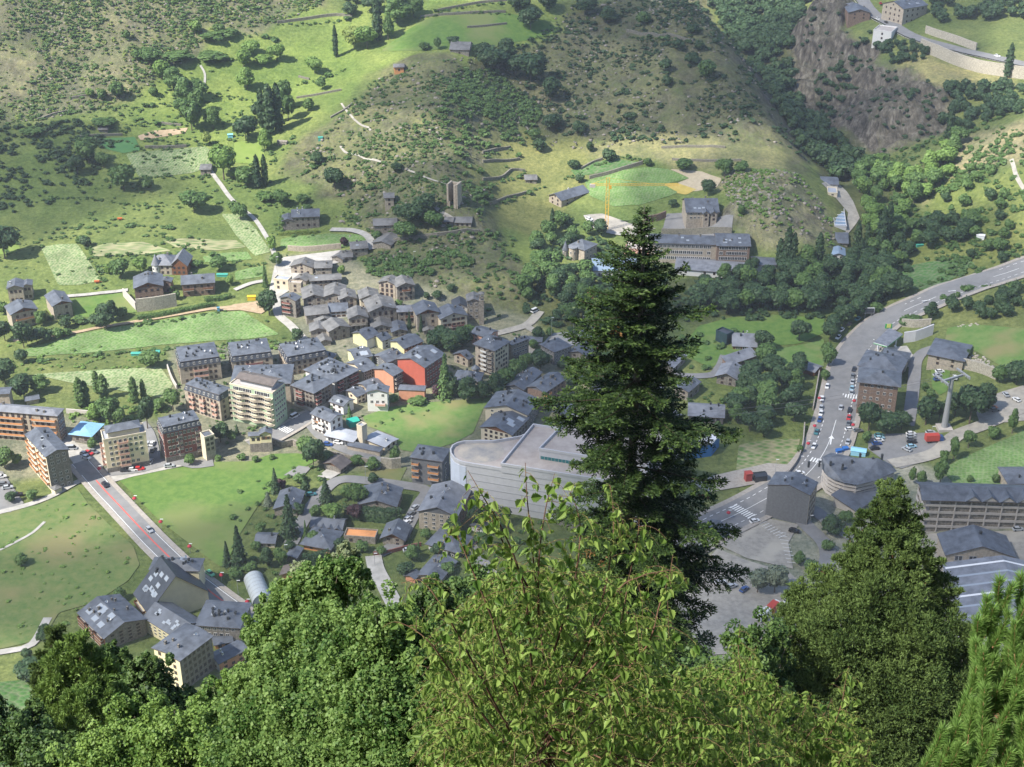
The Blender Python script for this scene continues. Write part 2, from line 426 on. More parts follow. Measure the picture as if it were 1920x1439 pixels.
def gz(x, y): return float(hat(HH, x, y))
def gp(px, py, dh=0.0):
 q = cast(HH, px, py, dh=dh)[0]; return Vector(q)
def gscale(p):  # photo pixels per metre at a point
 return FPX / float(topx(p)[2])
# ------------------------------------------------------------------ surfaces laid on the land
def crop_mat(name, leaf, soil, sc=.5, th=(.35, .75), rot=0.3, st=(1.0, 1.5)):
 m, n, l, b = nodes(name)
 tc = n.new('ShaderNodeTexCoord'); mp = n.new('ShaderNodeMapping'); mp.inputs['Rotation'].default_value = (0, 0, rot)
 mp.inputs['Scale'].default_value = (st[0], st[1], 0.01); l.new(tc.outputs['Object'], mp.inputs[0])
 v = n.new('ShaderNodeTexVoronoi'); v.inputs['Scale'].default_value = sc; v.inputs['Randomness'].default_value = .55; l.new(mp.outputs[0], v.inputs['Vector'])
 r = n.new('ShaderNodeValToRGB'); l.new(v.outputs['Distance'], r.inputs[0])
 r.color_ramp.elements[0].position = th[0]; r.color_ramp.elements[0].color = (*leaf, 1)
 r.color_ramp.elements[1].position = th[1]; r.color_ramp.elements[1].color = (*soil, 1)
 no = n.new('ShaderNodeTexNoise'); no.inputs['Scale'].default_value = .06; no.inputs['Detail'].default_value = 4; l.new(tc.outputs['Object'], no.inputs['Vector'])
 hs = n.new('ShaderNodeHueSaturation'); mr = n.new('ShaderNodeMapRange'); mr.inputs[1].default_value = .3; mr.inputs[2].default_value = .7; mr.inputs[3].default_value = .75; mr.inputs[4].default_value = 1.3
 l.new(no.outputs[0], mr.inputs[0]); l.new(mr.outputs[0], hs.inputs['Value']); l.new(r.outputs[0], hs.inputs['Color'])
 l.new(hs.outputs[0], b.inputs['Base Color']); b.inputs['Roughness'].default_value = .9; b.inputs['Specular IOR Level'].default_value = .1
 bp = n.new('ShaderNodeBump'); bp.invert = True; bp.inputs['Strength'].default_value = .8; bp.inputs['Distance'].default_value = .5
 l.new(v.outputs['Distance'], bp.inputs['Height']); l.new(bp.outputs[0], b.inputs['Normal'])
 MATS[name] = m
 return m
SM = {
 'pale': crop_mat('crop_pale', (.13, .21, .075), (.30, .33, .18), .62, (.2, .7), .2, (1, 1.1)),
 'crop': crop_mat('crop_green', (.12, .22, .06), (.22, .28, .13), .62, (.25, .85), .3, (1, 1.1)),
 'rows': crop_mat('crop_rows', (.16, .22, .085), (.33, .32, .18), .38, (.25, .6), .1, (.35, 1.6)),
 'dark': crop_mat('crop_dark', (.07, .16, .045), (.17, .20, .11), .42, (.3, .85), .5),
 'lush': noise_mat('grass_lush', (.085, .165, .035), (.135, .215, .05), .32, c3=(.17, .205, .07), s3=.03, bump=.1),
 'bright': noise_mat('grass_bright', (.17, .25, .055), (.21, .28, .07), .12),
 'mown': noise_mat('grass_mown', (.10, .19, .045), (.16, .23, .07), .25, c3=(.22, .21, .09), s3=.05, f3=(.52, .7)),
 'meadow': noise_mat('grass_meadow', (.095, .16, .045), (.165, .195, .07), .3, c3=(.20, .19, .085), s3=.04, f3=(.48, .68), detail=7, bump=.3),
 'green': noise_mat('grass_seed', (.07, .18, .065), (.09, .21, .07), .2),
 'sand': noise_mat('sand', (.40, .34, .24), (.48, .41, .29), .5),
 'gold': noise_mat('ripe_corn', (.42, .33, .08), (.52, .40, .12), .4),
 'dirt': noise_mat('dirt', (.36, .27, .17), (.48, .37, .25), .4),
 'plot': crop_mat('crop_plot', (.10, .19, .05), (.30, .28, .16), .3, (.2, .7), .7),
 'asphalt': noise_mat('asphalt', (.19, .19, .19), (.24, .237, .235), .25, .92, c3=(.26, .255, .25), s3=.07, f3=(.5, .75)),
 'concrete': noise_mat('concrete', (.34, .33, .30), (.46, .44, .41), .3, .9),
 'gravel': noise_mat('gravel', (.27, .255, .225), (.37, .345, .30), .5, .95, c3=(.42, .39, .33), s3=.1),
 'paving': noise_mat('paving', (.31, .28, .245), (.40, .365, .32), .8, .9),
 'white': flat_mat('white_marking', (.80, .80, .78), .7),
 'redpaint': flat_mat('red_marking', (.62, .12, .10), .7),
}
def dens(pts, step=3.0, closed=True):
 out = []
 n = len(pts)
 for k in range(n if closed else n - 1):
  a, b_ = np.array(pts[k][:2]), np.array(pts[(k + 1) % n][:2])
  m = max(1, int(math.ceil(np.linalg.norm(b_ - a) / step)))
  for s in range(m): out.append(a + (b_ - a) * s / m)
 if not closed: out.append(np.array(pts[-1][:2]))
 return out
def smooth_poly(q, it=1, closed=True):
 for _ in range(it):
  n = len(q); o = []
  for k in range(n if closed else n - 1):
   a, b_ = q[k], q[(k + 1) % n]
   o += [a * .75 + b_ * .25, a * .25 + b_ * .75]
  if not closed: o = [q[0]] + o + [q[-1]]
  q = o
 return q
PATCHES = []
def drape(name, pts, mat, off, label, cat='field', world=False, sm=1, fine=3.0):
 q = pts if world else cast(HH, [p[0] for p in pts], [p[1] for p in pts])
 q = [np.array(p[:2]) for p in q]
 if sm:
  q = [a for k in range(len(q)) for a in (q[k], q[k] * .75 + q[(k + 1) % len(q)] * .25, q[k] * .25 + q[(k + 1) % len(q)] * .75)]
  q = smooth_poly(q, sm)
 b_ = dens(q, fine)
 A2 = np.array(b_)
 x0, y0 = A2.min(0); x1, y1 = A2.max(0)
 gx = GX[(GX > x0) & (GX < x1)]; gy = GY[(GY > y0) & (GY < y1)]
 pts2 = [Vector(p) for p in b_]
 if len(gx) and len(gy):
  mx_, my_ = np.meshgrid(gx, gy); mx_, my_ = mx_.ravel(), my_.ravel()
  k = inpoly(mx_, my_, b_)
  mx_, my_ = mx_[k], my_[k]
  if len(mx_):
   d = np.min((mx_[:, None] - A2[:, 0]) ** 2 + (my_[:, None] - A2[:, 1]) ** 2, 1) > .5
   pts2 += [Vector((x, y)) for x, y in zip(mx_[d], my_[d])]
 vo, eo, fo, *_ = delaunay_2d_cdt(pts2, [(i, (i + 1) % len(b_)) for i in range(len(b_))], [], 1, 1e-4)
 Vn = np.array([(v.x, v.y) for v in vo])
 Z = hat(HH, Vn[:, 0], Vn[:, 1]) + off
 Fc = []
 for f in fo:
  f = list(f)
  a, b2, c = Vn[f[0]], Vn[f[1]], Vn[f[2]]
  if (b2[0] - a[0]) * (c[1] - a[1]) - (b2[1] - a[1]) * (c[0] - a[0]) < 0: f = f[::-1]
  Fc.append(f)
 me = mesh_np(name, np.column_stack([Vn, Z]), np.array(Fc), [SM[mat]], smooth=True)
 PATCHES.append(np.array(b_))
 return link(name, me, kind='structure', label=label, category=cat)
def spline(pts, step=2.5):
 P = [np.array(p[:2], float) for p in pts]
 P = [2 * P[0] - P[1]] + P + [2 * P[-1] - P[-2]]
 out = []
 for k in range(1, len(P) - 2):
  p0, p1, p2, p3 = P[k - 1:k + 3]
  m = max(1, int(np.linalg.norm(p2 - p1) / step))
  for s in range(m):
   t = s / m
   out.append(.5 * ((2 * p1) + (-p0 + p2) * t + (2 * p0 - 5 * p1 + 4 * p2 - p3) * t * t + (-p0 + 3 * p1 - 3 * p2 + p3) * t ** 3))
 out.append(P[-2])
 return np.array(out)
def line_w(pts, step=2.5):
 q = cast(HH, [p[0] for p in pts], [p[1] for p in pts]); return spline(q, step)
def normals2(L):
 T = np.gradient(L, axis=0); T /= np.linalg.norm(T, axis=1)[:, None] + 1e-9
 return np.stack([-T[:, 1], T[:, 0]], 1), T
ROADS = []
def strip(name, L, w, mat, off, label=None, cat='road', shift=0.0, nseg=4, w1=None, **kw):
 N, T = normals2(L)
 ws = np.linspace(w, w if w1 is None else w1, len(L))[:, None]
 rows = [L + N * (shift + ws * (s / nseg - .5)) for s in range(nseg + 1)]
 P = np.stack(rows, 1)
 Z = hat(HH, P[..., 0], P[..., 1])
 Z = Z * .4 + Z.max(1, keepdims=True) * .6 if w > 2 else Z
 V = np.concatenate([P, Z[..., None] + off], -1).reshape(-1, 3)
 n_r = nseg + 1
 ix = np.arange(len(V)).reshape(-1, n_r)
 F = np.stack([ix[:-1, 1:], ix[:-1, :-1], ix[1:, :-1], ix[1:, 1:]], -1).reshape(-1, 4)
 me = mesh_np(name, V, F, [SM[mat] if isinstance(mat, str) else mat], smooth=True)
 if w > 2: ROADS.append((L, w))
 d = dict(kind='structure', label=label or name, category=cat); d.update(kw)
 return link(name, me, **d)
FIELDS = [
 ('crop_field', 'pale', [(236, 289), (300, 282), (384, 275), (395, 281), (395, 311), (361, 325), (310, 331), (261, 333), (245, 306)], 'pale speckled crop field above the round walnut trees'),
 ('crop_field', 'green', [(183, 261), (253, 257), (263, 283), (231, 288), (192, 278)], 'smooth emerald green field beside the tan oval plot'),
 ('garden_plot', 'dirt', [(258, 256), (286, 246), (353, 240), (347, 250), (300, 258), (264, 264)], 'tan oval plot of bare earth on the upper terraces'),
 ('meadow', 'bright', [(439, 267), (486, 264), (500, 300), (470, 308), (440, 306)], 'small yellow green meadow beside the lone round tree'),
 ('crop_field', 'pale', [(76, 464), (110, 459), (145, 458), (191, 527), (150, 535), (109, 536)], 'square speckled field above the left chalets'),
 ('crop_field', 'rows', [(166, 467), (200, 457), (267, 454), (322, 471), (267, 478), (176, 482)], 'pale row crop field above the turreted villa'),
 ('crop_field', 'rows', [(304, 451), (345, 448), (442, 451), (462, 464), (402, 471), (331, 465)], 'long pale row crop field in the middle terraces'),
 ('crop_field', 'pale', [(415, 402), (455, 402), (480, 430), (508, 473), (478, 481), (445, 445)], 'slanting crop field beside the village lane'),
 ('crop_field', 'crop', [(380, 482), (420, 475), (464, 473), (473, 487), (385, 493)], 'narrow green plot under the pale row crops'),
 ('crop_field', 'crop', [(35, 660), (131, 631), (210, 616), (300, 602), (400, 586), (456, 584), (525, 628), (470, 636), (400, 640), (300, 648), (150, 664), (52, 670)], 'large curved crop field between the dirt track and the flats'),
 ('crop_field', 'pale', [(60, 703), (100, 700), (180, 695), (300, 688), (324, 722), (312, 748), (220, 732), (120, 716)], 'light crop field below the big curved field'),
 ('crop_field', 'crop', [(527, 449), (560, 443), (611, 439), (673, 440), (691, 451), (638, 467), (556, 471), (525, 462)], 'green crop field ringed by the curved village road'),
 ('garden_plot', 'crop', [(440, 511), (470, 503), (498, 498), (500, 518), (442, 527)], 'small vegetable plot left of the pale square'),
 ('lawn', 'lush', [(133, 562), (180, 556), (233, 549), (262, 585), (211, 594), (142, 596)], 'square lawn between the left chalets and the stone wall'),
 ('crop_field', 'crop', [(1096, 341), (1144, 324), (1215, 314), (1252, 318), (1293, 335), (1244, 347), (1272, 362), (1201, 385), (1150, 388), (1106, 368)], 'bright green crop field behind the yellow crane'),
 ('crop_field', 'dark', [(1070, 320), (1110, 306), (1149, 298), (1195, 305), (1187, 312), (1112, 327), (1080, 332)], 'dark green terrace field above the crane field'),
 ('bare_field', 'sand', [(1255, 318), (1315, 322), (1353, 336), (1344, 352), (1301, 360), (1270, 344), (1293, 335)], 'bare sandy field right of the bright green crops'),
 ('corn_field', 'gold', [(1242, 345), (1270, 344), (1306, 356), (1287, 366), (1250, 359)], 'golden patch between the sandy field and green crops'),
 ('meadow', 'lush', [(218, 896), (311, 882), (400, 867), (470, 866), (510, 852), (560, 851), (598, 862), (520, 905), (480, 955), (448, 1005), (425, 1060), (412, 1063), (380, 1040), (300, 978), (245, 922)], 'vivid green meadow right of the straight road'),
 ('meadow', 'meadow', [(-90, 985), (0, 962), (70, 948), (145, 916), (165, 945), (205, 985), (250, 1025), (262, 1060), (240, 1090), (180, 1130), (110, 1150), (80, 1200), (0, 1218), (-90, 1230)], 'patchy dry meadow left of the straight road'),
 ('meadow', 'mown', [(680, 782), (729, 765), (780, 757), (838, 753), (922, 746), (905, 769), (887, 813), (850, 832), (790, 850), (752, 845), (740, 818), (689, 800)], 'green meadow enclosed by houses in the town centre'),
 ('meadow', 'lush', [(1270, 660), (1310, 612), (1370, 596), (1450, 591), (1545, 596), (1545, 625), (1500, 645), (1440, 650), (1390, 672), (1330, 690)], 'smooth green meadow behind the fir tree'),
 ('meadow', 'mown', [(1440, 658), (1500, 648), (1545, 636), (1545, 690), (1520, 705), (1475, 690), (1430, 672)], 'green meadow beside the curve of the main road'),
 ('crop_field', 'dark', [(1668, 525), (1711, 497), (1760, 490), (1817, 489), (1827, 495), (1789, 522), (1747, 545), (1690, 540)], 'ploughed green field inside the dark river trees'),
 ('crop_field', 'crop', [(1765, 882), (1800, 862), (1867, 832), (1925, 806), (1960, 800), (1960, 880), (1925, 880), (1878, 912), (1794, 914)], 'dark speckled field above the unfinished flats'),
 ('garden_plot', 'plot', [(1385, 835), (1430, 826), (1500, 823), (1496, 850), (1470, 880), (1380, 884)], 'dull vegetable field between the fir and the main road'),
 ('lawn', 'mown', [(1776, 616), (1817, 609), (1919, 618), (1990, 640), (1990, 690), (1880, 690), (1831, 660), (1772, 640)], 'sloping lawn above the grey roofed cable car station'),
 ('meadow', 'meadow', [(650, 896), (709, 881), (764, 876), (750, 904), (686, 903)], 'yellowing grass verge left of the balcony flats'),
 ('crop_field', 'dark', [(-40, 1286), (0, 1280), (62, 1275), (108, 1297), (95, 1322), (25, 1345), (-40, 1350)], 'dark green crop field at the lower left edge'),
 ('lawn', 'lush', [(508, 1092), (560, 1085), (600, 1092), (580, 1125), (520, 1135), (485, 1118)], 'lawn beside the white tunnel greenhouse'),
 ('meadow', 'bright', [(0, 455), (20, 430), (40, 470), (10, 478), (-40, 480)], 'pale green corner by the big dark tree'),
 ('meadow', 'lush', [(714, 97), (760, 60), (800, 36), (870, 30), (950, 25), (1050, 45), (1040, 62), (960, 80), (870, 98), (800, 96)], 'smooth upper meadow beside the stone barn'),
 ('lawn', 'lush', [(1745, 690), (1782, 696), (1775, 735), (1762, 742), (1748, 728)], 'small bright lawn at the foot of the lift pylon'),
]
for i, (nm, mt, pts, lb) in enumerate(FIELDS):
 drape(nm, pts, mt, .20 + .012 * (i % 5), lb, nm.replace('_', ' '))
YARDS = [
 ('car_park', 'gravel', [(1345, 1030), (1400, 1052), (1480, 1075), (1520, 1110), (1500, 1220), (1320, 1230), (1260, 1120)], 'pale lorry yard below the empty car park'),
 ('car_park', 'asphalt', [(1630, 816), (1759, 811), (1752, 860), (1690, 880), (1671, 874), (1627, 843)], 'asphalt car park with two rows of cars'),
 ('car_park', 'gravel', [(1428, 971), (1497, 985), (1478, 1020), (1487, 1068), (1400, 1048), (1350, 1024)], 'empty grey car park right of the fir tree'),
 ('car_park', 'gravel', [(1848, 748), (1880, 735), (1925, 722), (1990, 710), (1990, 790), (1920, 790), (1838, 798), (1830, 775)], 'gravel yard at the right edge'),
 ('yard', 'gravel', [(1715, 1003), (1800, 1000), (1990, 992), (1990, 1190), (1760, 1190), (1740, 1060)], 'concrete yard round the warehouses'),
 ('car_park', 'asphalt', [(-80, 885), (5, 885), (45, 945), (20, 962), (-80, 960)], 'car park at the left edge with a row of cars'),
 ('car_park', 'gravel', [(125, 828), (200, 842), (190, 895), (160, 872)], 'small gravel car park beside the yellow flats'),
 ('plaza', 'concrete', [(505, 545), (515, 500), (530, 484), (560, 480), (640, 470), (645, 490), (560, 520), (545, 545), (520, 560)], 'sunlit pale concrete square at the village edge'),
 ('plaza', 'concrete', [(155, 885), (190, 898), (262, 878), (330, 866), (345, 875), (250, 895), (215, 905), (195, 915), (160, 912)], 'glaring pale junction at the top of the straight road'),
 ('car_park', 'concrete', [(1033, 627), (1070, 623), (1113, 624), (1150, 640), (1120, 650), (1016, 648)], 'raised pale parking deck among the river trees'),
 ('yard', 'asphalt', [(1250, 402), (1300, 398), (1375, 405), (1370, 445), (1240, 440)], 'dark terrace yard under the hotel'),
 ('yard', 'gravel', [(1095, 405), (1130, 402), (1180, 420), (1230, 430), (1180, 440), (1130, 432)], 'bare earth building site under the crane'),
 ('yard', 'gravel', [(1540, 345), (1565, 340), (1600, 380), (1612, 410), (1590, 440), (1585, 440), (1590, 400)], 'bright gravel yard beside the glass roofed works'),
 ('tennis_court', 'asphalt', [(532, 893), (560, 875), (584, 878), (568, 895)], 'dark tennis court beside the vivid meadow'),
 ('yard', 'concrete', [(595, 895), (612, 882), (640, 888), (620, 900)], 'white forecourt of the barn with the orange door'),
 ('terrace', 'paving', [(1440, 870), (1540, 878), (1500, 905), (1440, 905), (1330, 925), (1290, 905)], 'pale forecourt behind the fir tree'),
 ('yard', 'concrete', [(1630, 655), (1700, 650), (1712, 668), (1705, 690), (1650, 680)], 'fuel station forecourt'),
 ('garden_plot', 'dirt', [(402, 583), (440, 572), (500, 566), (505, 580), (490, 590), (450, 583)], 'excavated bare earth below the village'),
]
for i, (nm, mt, pts, lb) in enumerate(YARDS): drape(nm, pts, mt, .30 + .01 * i, lb, nm.replace('_', ' '), sm=0)
RD = {}
def road(key, pts, w, mat, label, off=.5, kerb=0, cat='road', name='road', edge=0):
 L = line_w(pts); RD[key] = (L, w)
 strip(name, L, w, mat, off, label, cat)
 if kerb:
  for s in (-1, 1):
   strip('pavement', L, kerb, 'paving', off + .13, 'pale pavement along the ' + label, 'pavement', shift=s * (w / 2 + kerb / 2 - .1), nseg=2)
 if edge:
  for s in (-1, 1):
   strip('road_marking', L, .22, 'white', off + .03, 'white edge line of the ' + label, 'road marking', shift=s * (w / 2 - .5), nseg=1)
 return L
road('left', [(150, 868), (172, 893), (200, 925), (235, 962), (290, 1020), (345, 1072), (412, 1125), (478, 1172), (560, 1235)], 7.5, 'asphalt', 'straight road with the red centre line', kerb=2.0, edge=1)
road('leftup', [(162, 882), (148, 858), (128, 838), (108, 815), (60, 800), (-60, 800)], 7, 'concrete', 'sunny street behind the grey gabled flats', off=.46)
road('leftlane', [(165, 897), (140, 908), (100, 930), (60, 946), (0, 962), (-60, 975)], 3, 'concrete', 'pale lane between the flats and the dry meadow', off=.44)
road('across', [(172, 893), (215, 886), (262, 880), (330, 865), (365, 872), (400, 868)], 6.5, 'asphalt', 'street in front of the yellow flats', off=.42)
road('red_side', [(288, 872), (284, 840), (275, 812), (262, 795)], 6, 'asphalt', 'side street between the yellow and brick red flats', off=.40)
road('town', [(470, 838), (506, 824), (545, 803), (580, 782), (603, 776)], 8, 'asphalt', 'town street in front of the green flats', off=.5, kerb=1.5)
road('hall', [(575, 786), (600, 818), (640, 842), (680, 855), (715, 868), (700, 880)], 5, 'asphalt', 'street below the long white halls', off=.46)
road('main', [(1990, 478), (1900, 510), (1850, 526), (1790, 546), (1740, 566), (1690, 588), (1650, 612), (1612, 652), (1590, 695), (1578, 745), (1566, 795), (1548, 845), (1512, 893), (1460, 925), (1400, 958), (1330, 992), (1250, 1040)], 15.5, 'asphalt', 'main valley road', off=.55, kerb=2.4)
road('station', [(1760, 652), (1735, 660), (1718, 678), (1714, 711), (1709, 755), (1702, 800)], 5.5, 'asphalt', 'lane beside the brown flats', off=.45)
road('access', [(1671, 872), (1720, 862), (1760, 848), (1794, 818), (1850, 796), (1925, 762), (1990, 735)], 7, 'gravel', 'access lane to the right car parks', off=.47)
road('lower', [(1540, 1075), (1552, 1050), (1545, 1020), (1515, 990), (1500, 970), (1520, 955), (1560, 985), (1600, 1010)], 6, 'asphalt', 'curved lane below the slate grey block', off=.42)
road('upper', [(1540, -60), (1590, -20), (1620, 8), (1652, 38), (1706, 68), (1789, 93), (1872, 112), (1940, 125), (2050, 130)], 9, 'asphalt', 'mountain road through the upper hamlet', off=.55, edge=1)
road('village', [(518, 560), (522, 590), (545, 612), (560, 628), (577, 645), (592, 665)], 4.5, 'concrete', 'steep village lane beside the old houses', off=.42)
road('villup', [(620, 432), (660, 434), (690, 445), (700, 470)], 4.5, 'concrete', 'curved lane above the crop field', off=.42)
road('east', [(1012, 585), (1000, 600), (985, 612), (950, 622), (905, 632)], 5, 'gravel', 'gravel road at the foot of the rocks', off=.42)
road('eastb', [(985, 612), (1010, 630), (1000, 650), (975, 680)], 4, 'gravel', 'short lane behind the big tan flats', off=.41)
road('mid', [(545, 1022), (570, 975), (600, 930), (635, 902), (690, 903), (760, 912), (800, 922), (785, 948), (765, 985), (745, 1020), (710, 1040)], 5.5, 'asphalt', 'looping street of the lower houses', off=.44)
road('low', [(700, 1044), (706, 1070), (722, 1100), (736, 1128), (760, 1170)], 6, 'concrete', 'grey lane running down behind the birch', off=.46, edge=0)
road('cross', [(870, 1010), (900, 1050), (930, 1090)], 5, 'asphalt', 'street hidden behind the birch leaves', off=.46)
road('hill', [(1230, 650), (1260, 700), (1330, 705), (1350, 690), (1360, 668)], 5, 'asphalt', 'street right of the fir below the meadow', off=.4)
road('crane', [(1100, 405), (1115, 425), (1150, 438), (1230, 444)], 4, 'concrete', 'building site track', off=.4)
for key, pts, w, lb in (('p1', [(25, 640), (131, 626), (200, 613), (300, 597), (400, 580), (470, 571), (500, 563)], 2.6, 'tan dirt track above the big curved crop field'),
  ('p2', [(125, 557), (180, 552), (240, 545)], 3, 'pale driveway between the chalets'),
  ('p3', [(640, 195), (655, 215), (672, 232), (690, 240), (695, 246)], 1.6, 'thin trail on the scrub hill'),
  ('p4', [(638, 275), (650, 288), (680, 297), (725, 308)], 1.6, 'footpath low on the scrub hill'),
  ('p5', [(765, 320), (790, 330), (822, 342), (845, 350)], 1.6, 'footpath up to the ruined tower'),
  ('p6', [(395, 322), (412, 345), (430, 370), (452, 392), (480, 415), (505, 455), (515, 480)], 2.6, 'light lane down through the fields'),
  ('p7', [(376, 124), (384, 140), (383, 165)], 1.4, 'short path on the sunny meadow'),
  ('p8', [(0, 1033), (30, 1018), (62, 1000), (84, 980)], 1.2, 'pale footpath on the dry meadow'),
  ('p9', [(90, 1160), (60, 1210), (20, 1222), (-40, 1230)], 3.0, 'gravel lane at the lower left'),
  ('p10', [(800, 367), (812, 385), (830, 400), (850, 412)], 1.8, 'path below the ruined tower'),
  ('p11', [(1896, 300), (1905, 330), (1925, 365)], 2.0, 'steep path at the right edge'),
  ('p12', [(440, 545), (470, 533), (500, 527)], 3.0, 'pale drive to the village square')):
 L = line_w(pts); strip('path', L, w * (.75 if key in ('p3', 'p4', 'p5') else 1), 'dirt' if key in ('p1',) else 'gravel' if key in ('p3', 'p4', 'p5', 'p10', 'p11') else 'concrete', .4, lb, 'path')
# road markings
def dashes(L, shift, on, gap, w, off, label, mat='white', i0=0, i1=None):
 LL = np.array(dens(L[i0:i1], 1.0, False)); N, T = normals2(LL)
 mb = MB(); k = 0
 while k + on < len(LL):
  for j in range(k, k + on):
   q = []
   for (jj, s) in ((j, -1), (j + 1, -1), (j + 1, 1), (j, 1)):
    p = LL[jj] + N[jj] * (shift + s * w / 2); q.append((p[0], p[1], gz(p[0], p[1]) + off))
   mb.poly(q if (q[1][0] - q[0][0]) * (q[2][1] - q[0][1]) - (q[1][1] - q[0][1]) * (q[2][0] - q[0][0]) > 0 else q[::-1])
  k += on + gap
 return mb.build('road_marking', SM[mat], kind='structure', label=label, category='road marking')
Lm = RD['main'][0]; Ll = RD['left'][0]
strip('road_marking', Ll[6:], .55, 'redpaint', .56, 'red centre line of the straight road', 'road marking', nseg=1)
strip('road_marking', Lm, .25, 'white', .80, 'white centre line of the main road', 'road marking', nseg=1)
dashes(Lm, 5.0, 2, 2, .3, .82, 'dashed parking bay line on the near side of the main road')
dashes(Lm, -5.0, 2, 2, .3, .83, 'dashed parking bay line on the far side of the main road')
def zebra(key, px, py, lab, n=10, ln=4.0, sp=1.15, bw=.6, off=.84, rot=0.0):
 c = gp(px, py); L, w = RD[key]
 k = int(np.argmin(((L - np.array([c.x, c.y])) ** 2).sum(1))); N, T = normals2(L)
 mb = MB(); th = math.atan2(T[k][1], T[k][0])
 for i in range(n):
  s = (i - (n - 1) / 2) * sp
  p = L[k] + N[k] * s
  z = gz(p[0], p[1]) + off
  ca, sa = math.cos(th + rot), math.sin(th + rot)
  q = [(p[0] + ca * a * ln / 2 - sa * b_ * bw / 2, p[1] + sa * a * ln / 2 + ca * b_ * bw / 2, z) for a, b_ in ((-1, -1), (1, -1), (1, 1), (-1, 1))]
  mb.poly(q)
 mb.build('zebra_crossing', SM['white'], kind='structure', label=lab, category='zebra crossing')
zebra('main', 1572, 745, 'white zebra crossing on the main road by the brown flats', 12)
zebra('main', 1528, 868, 'white zebra crossing above the slate grey block', 6, 3.5)
zebra('main', 1395, 965, 'white zebra crossing right of the fir', 9, 4)
zebra('main', 1636, 640, 'white stripes of the fuel station exit', 8, 3)
SM['pink'] = flat_mat('pink_paving', (.55, .33, .30), .8)
zebra('town', 535, 812, 'pale crossing stripes in the town street', 6, 4, 1.1, .6, .78)
def arrow(px, py, ang, lab, s=1.0, off=.86):
 c = gp(px, py); mb = MB(); ca, sa = math.cos(ang), math.sin(ang)
 for poly in ([(-2.6, -.18), (0.6, -.18), (0.6, .18), (-2.6, .18)], [(.6, -.8), (2.4, 0), (.6, .8)]):
  mb.poly([(c.x + (x * ca - y * sa) * s, c.y + (x * sa + y * ca) * s, c.z + off) for x, y in poly])
 mb.build('road_arrow', SM['white'], kind='structure', label=lab, category='road marking')
for (px, py, lb, an) in ((1792, 548, 'white arrow on the road near the right edge', .25), (1742, 566, 'white arrow beside the upper bend', .3), (1558, 828, 'white arrow on the main road above the crossing', 1.3), (1597, 655, 'long white wedge arrow in the bend', 1.0)):
 arrow(px, py, an, lb, 1.6)
# bay lines of the empty car park
mb = MB()
for k in range(9):
 for (x0, y0, dx, dy, lx, ly) in ((1432, 976, 5.2, 3.6, -14, 6), (1458, 1000, 2.2, 7.0, 16, 2)):
  a = gp(x0 + dx * k, y0 + dy * k); b_ = gp(x0 + dx * k + lx, y0 + dy * k + ly)
  d = (b_ - a); nn = Vector((-d.y, d.x, 0)).normalized() * .1
  mb.poly([(p.x, p.y, p.z + .48) for p in (a - nn, a + nn, b_ + nn, b_ - nn)])
mb.build('bay_lines', SM['white'], kind='structure', label='white bay lines of the empty grey car park', category='road marking')
# ------------------------------------------------------------------ buildings
def slate(name, c, tone=.25):
 return noise_mat(name, tuple(x * (1 - tone) for x in c), tuple(x * (1 + tone) for x in c), .35, .55, detail=8, spec=.45, c3=tuple(x * 1.35 for x in c), s3=.12, f3=(.52, .75))
RM = {'slate': slate('roof_slate', (.105, .118, .142), .32), 'dark': slate('roof_dark_slate', (.05, .058, .075)), 'pale': slate('roof_pale_slate', (.19, .20, .225)),
      'old': slate('roof_old_slate', (.15, .148, .145), .35), 'blue': slate('roof_blue_metal', (.20, .27, .36), .1), 'white': slate('roof_white_sheet', (.34, .36, .40), .1),
      'sky': slate('roof_sky_blue', (.22, .42, .62), .1), 'brown': slate('roof_brown', (.13, .11, .10)), 'orange': slate('roof_orange', (.62, .27, .10), .12),
      'flat': slate('roof_concrete', (.42, .38, .35), .1)}
WM = {k: wallmat(k, c, v, s) for k, c, v, s in (
      ('stone', (.28, .25, .21), .35, 1.2), ('tan', (.40, .345, .275), .22, 1.0), ('grey', (.22, .215, .21), .2, 1.0), ('greystone', (.22, .20, .175), .35, 1.3),
      ('cream', (.66, .58, .44), .06, .4), ('yellow', (.72, .64, .42), .05, .4), ('white', (.68, .67, .65), .04, .4), ('pink', (.62, .36, .28), .06, .4),
      ('lemon', (.70, .68, .40), .05, .4), ('red', (.42, .11, .075), .06, .4), ('terracotta', (.56, .27, .17), .08, .5), ('brick', (.24, .10, .085), .15, 1.2),
      ('brown', (.22, .155, .12), .25, 1.2), ('green', (.36, .47, .32), .06, .4), ('warm', (.78, .67, .47), .05, .4), ('orange', (.60, .28, .12), .1, .5), ('wood', (.20, .09, .045), .25, 1.5),
      ('slatewall', (.16, .165, .175), .12, 1.0), ('concrete', (.50, .46, .42), .08, .5), ('palewall', (.52, .52, .54), .05, .5), ('glassdark', (.03, .06, .07), .2, .5))}
trim = flat_mat('fascia', (.12, .09, .07), .8)
wframe = flat_mat('window_frame', (.74, .72, .68), .6); bframe = flat_mat('brown_frame', (.16, .085, .05), .7)
glass = flat_mat('window_glass', (.035, .04, .05), .12, .6)
sheetg = flat_mat('skylight_glass', (.34, .38, .43), .3, .6)
metal = flat_mat('metal_grey', (.32, .33, .34), .45, .5); dishm = flat_mat('dish_white', (.8, .8, .8), .5)
chm = {'dark': flat_mat('chimney_metal', (.05, .055, .06), .6), 'stone': WM['greystone'], 'white': flat_mat('chimney_white', (.7, .7, .68), .8)}
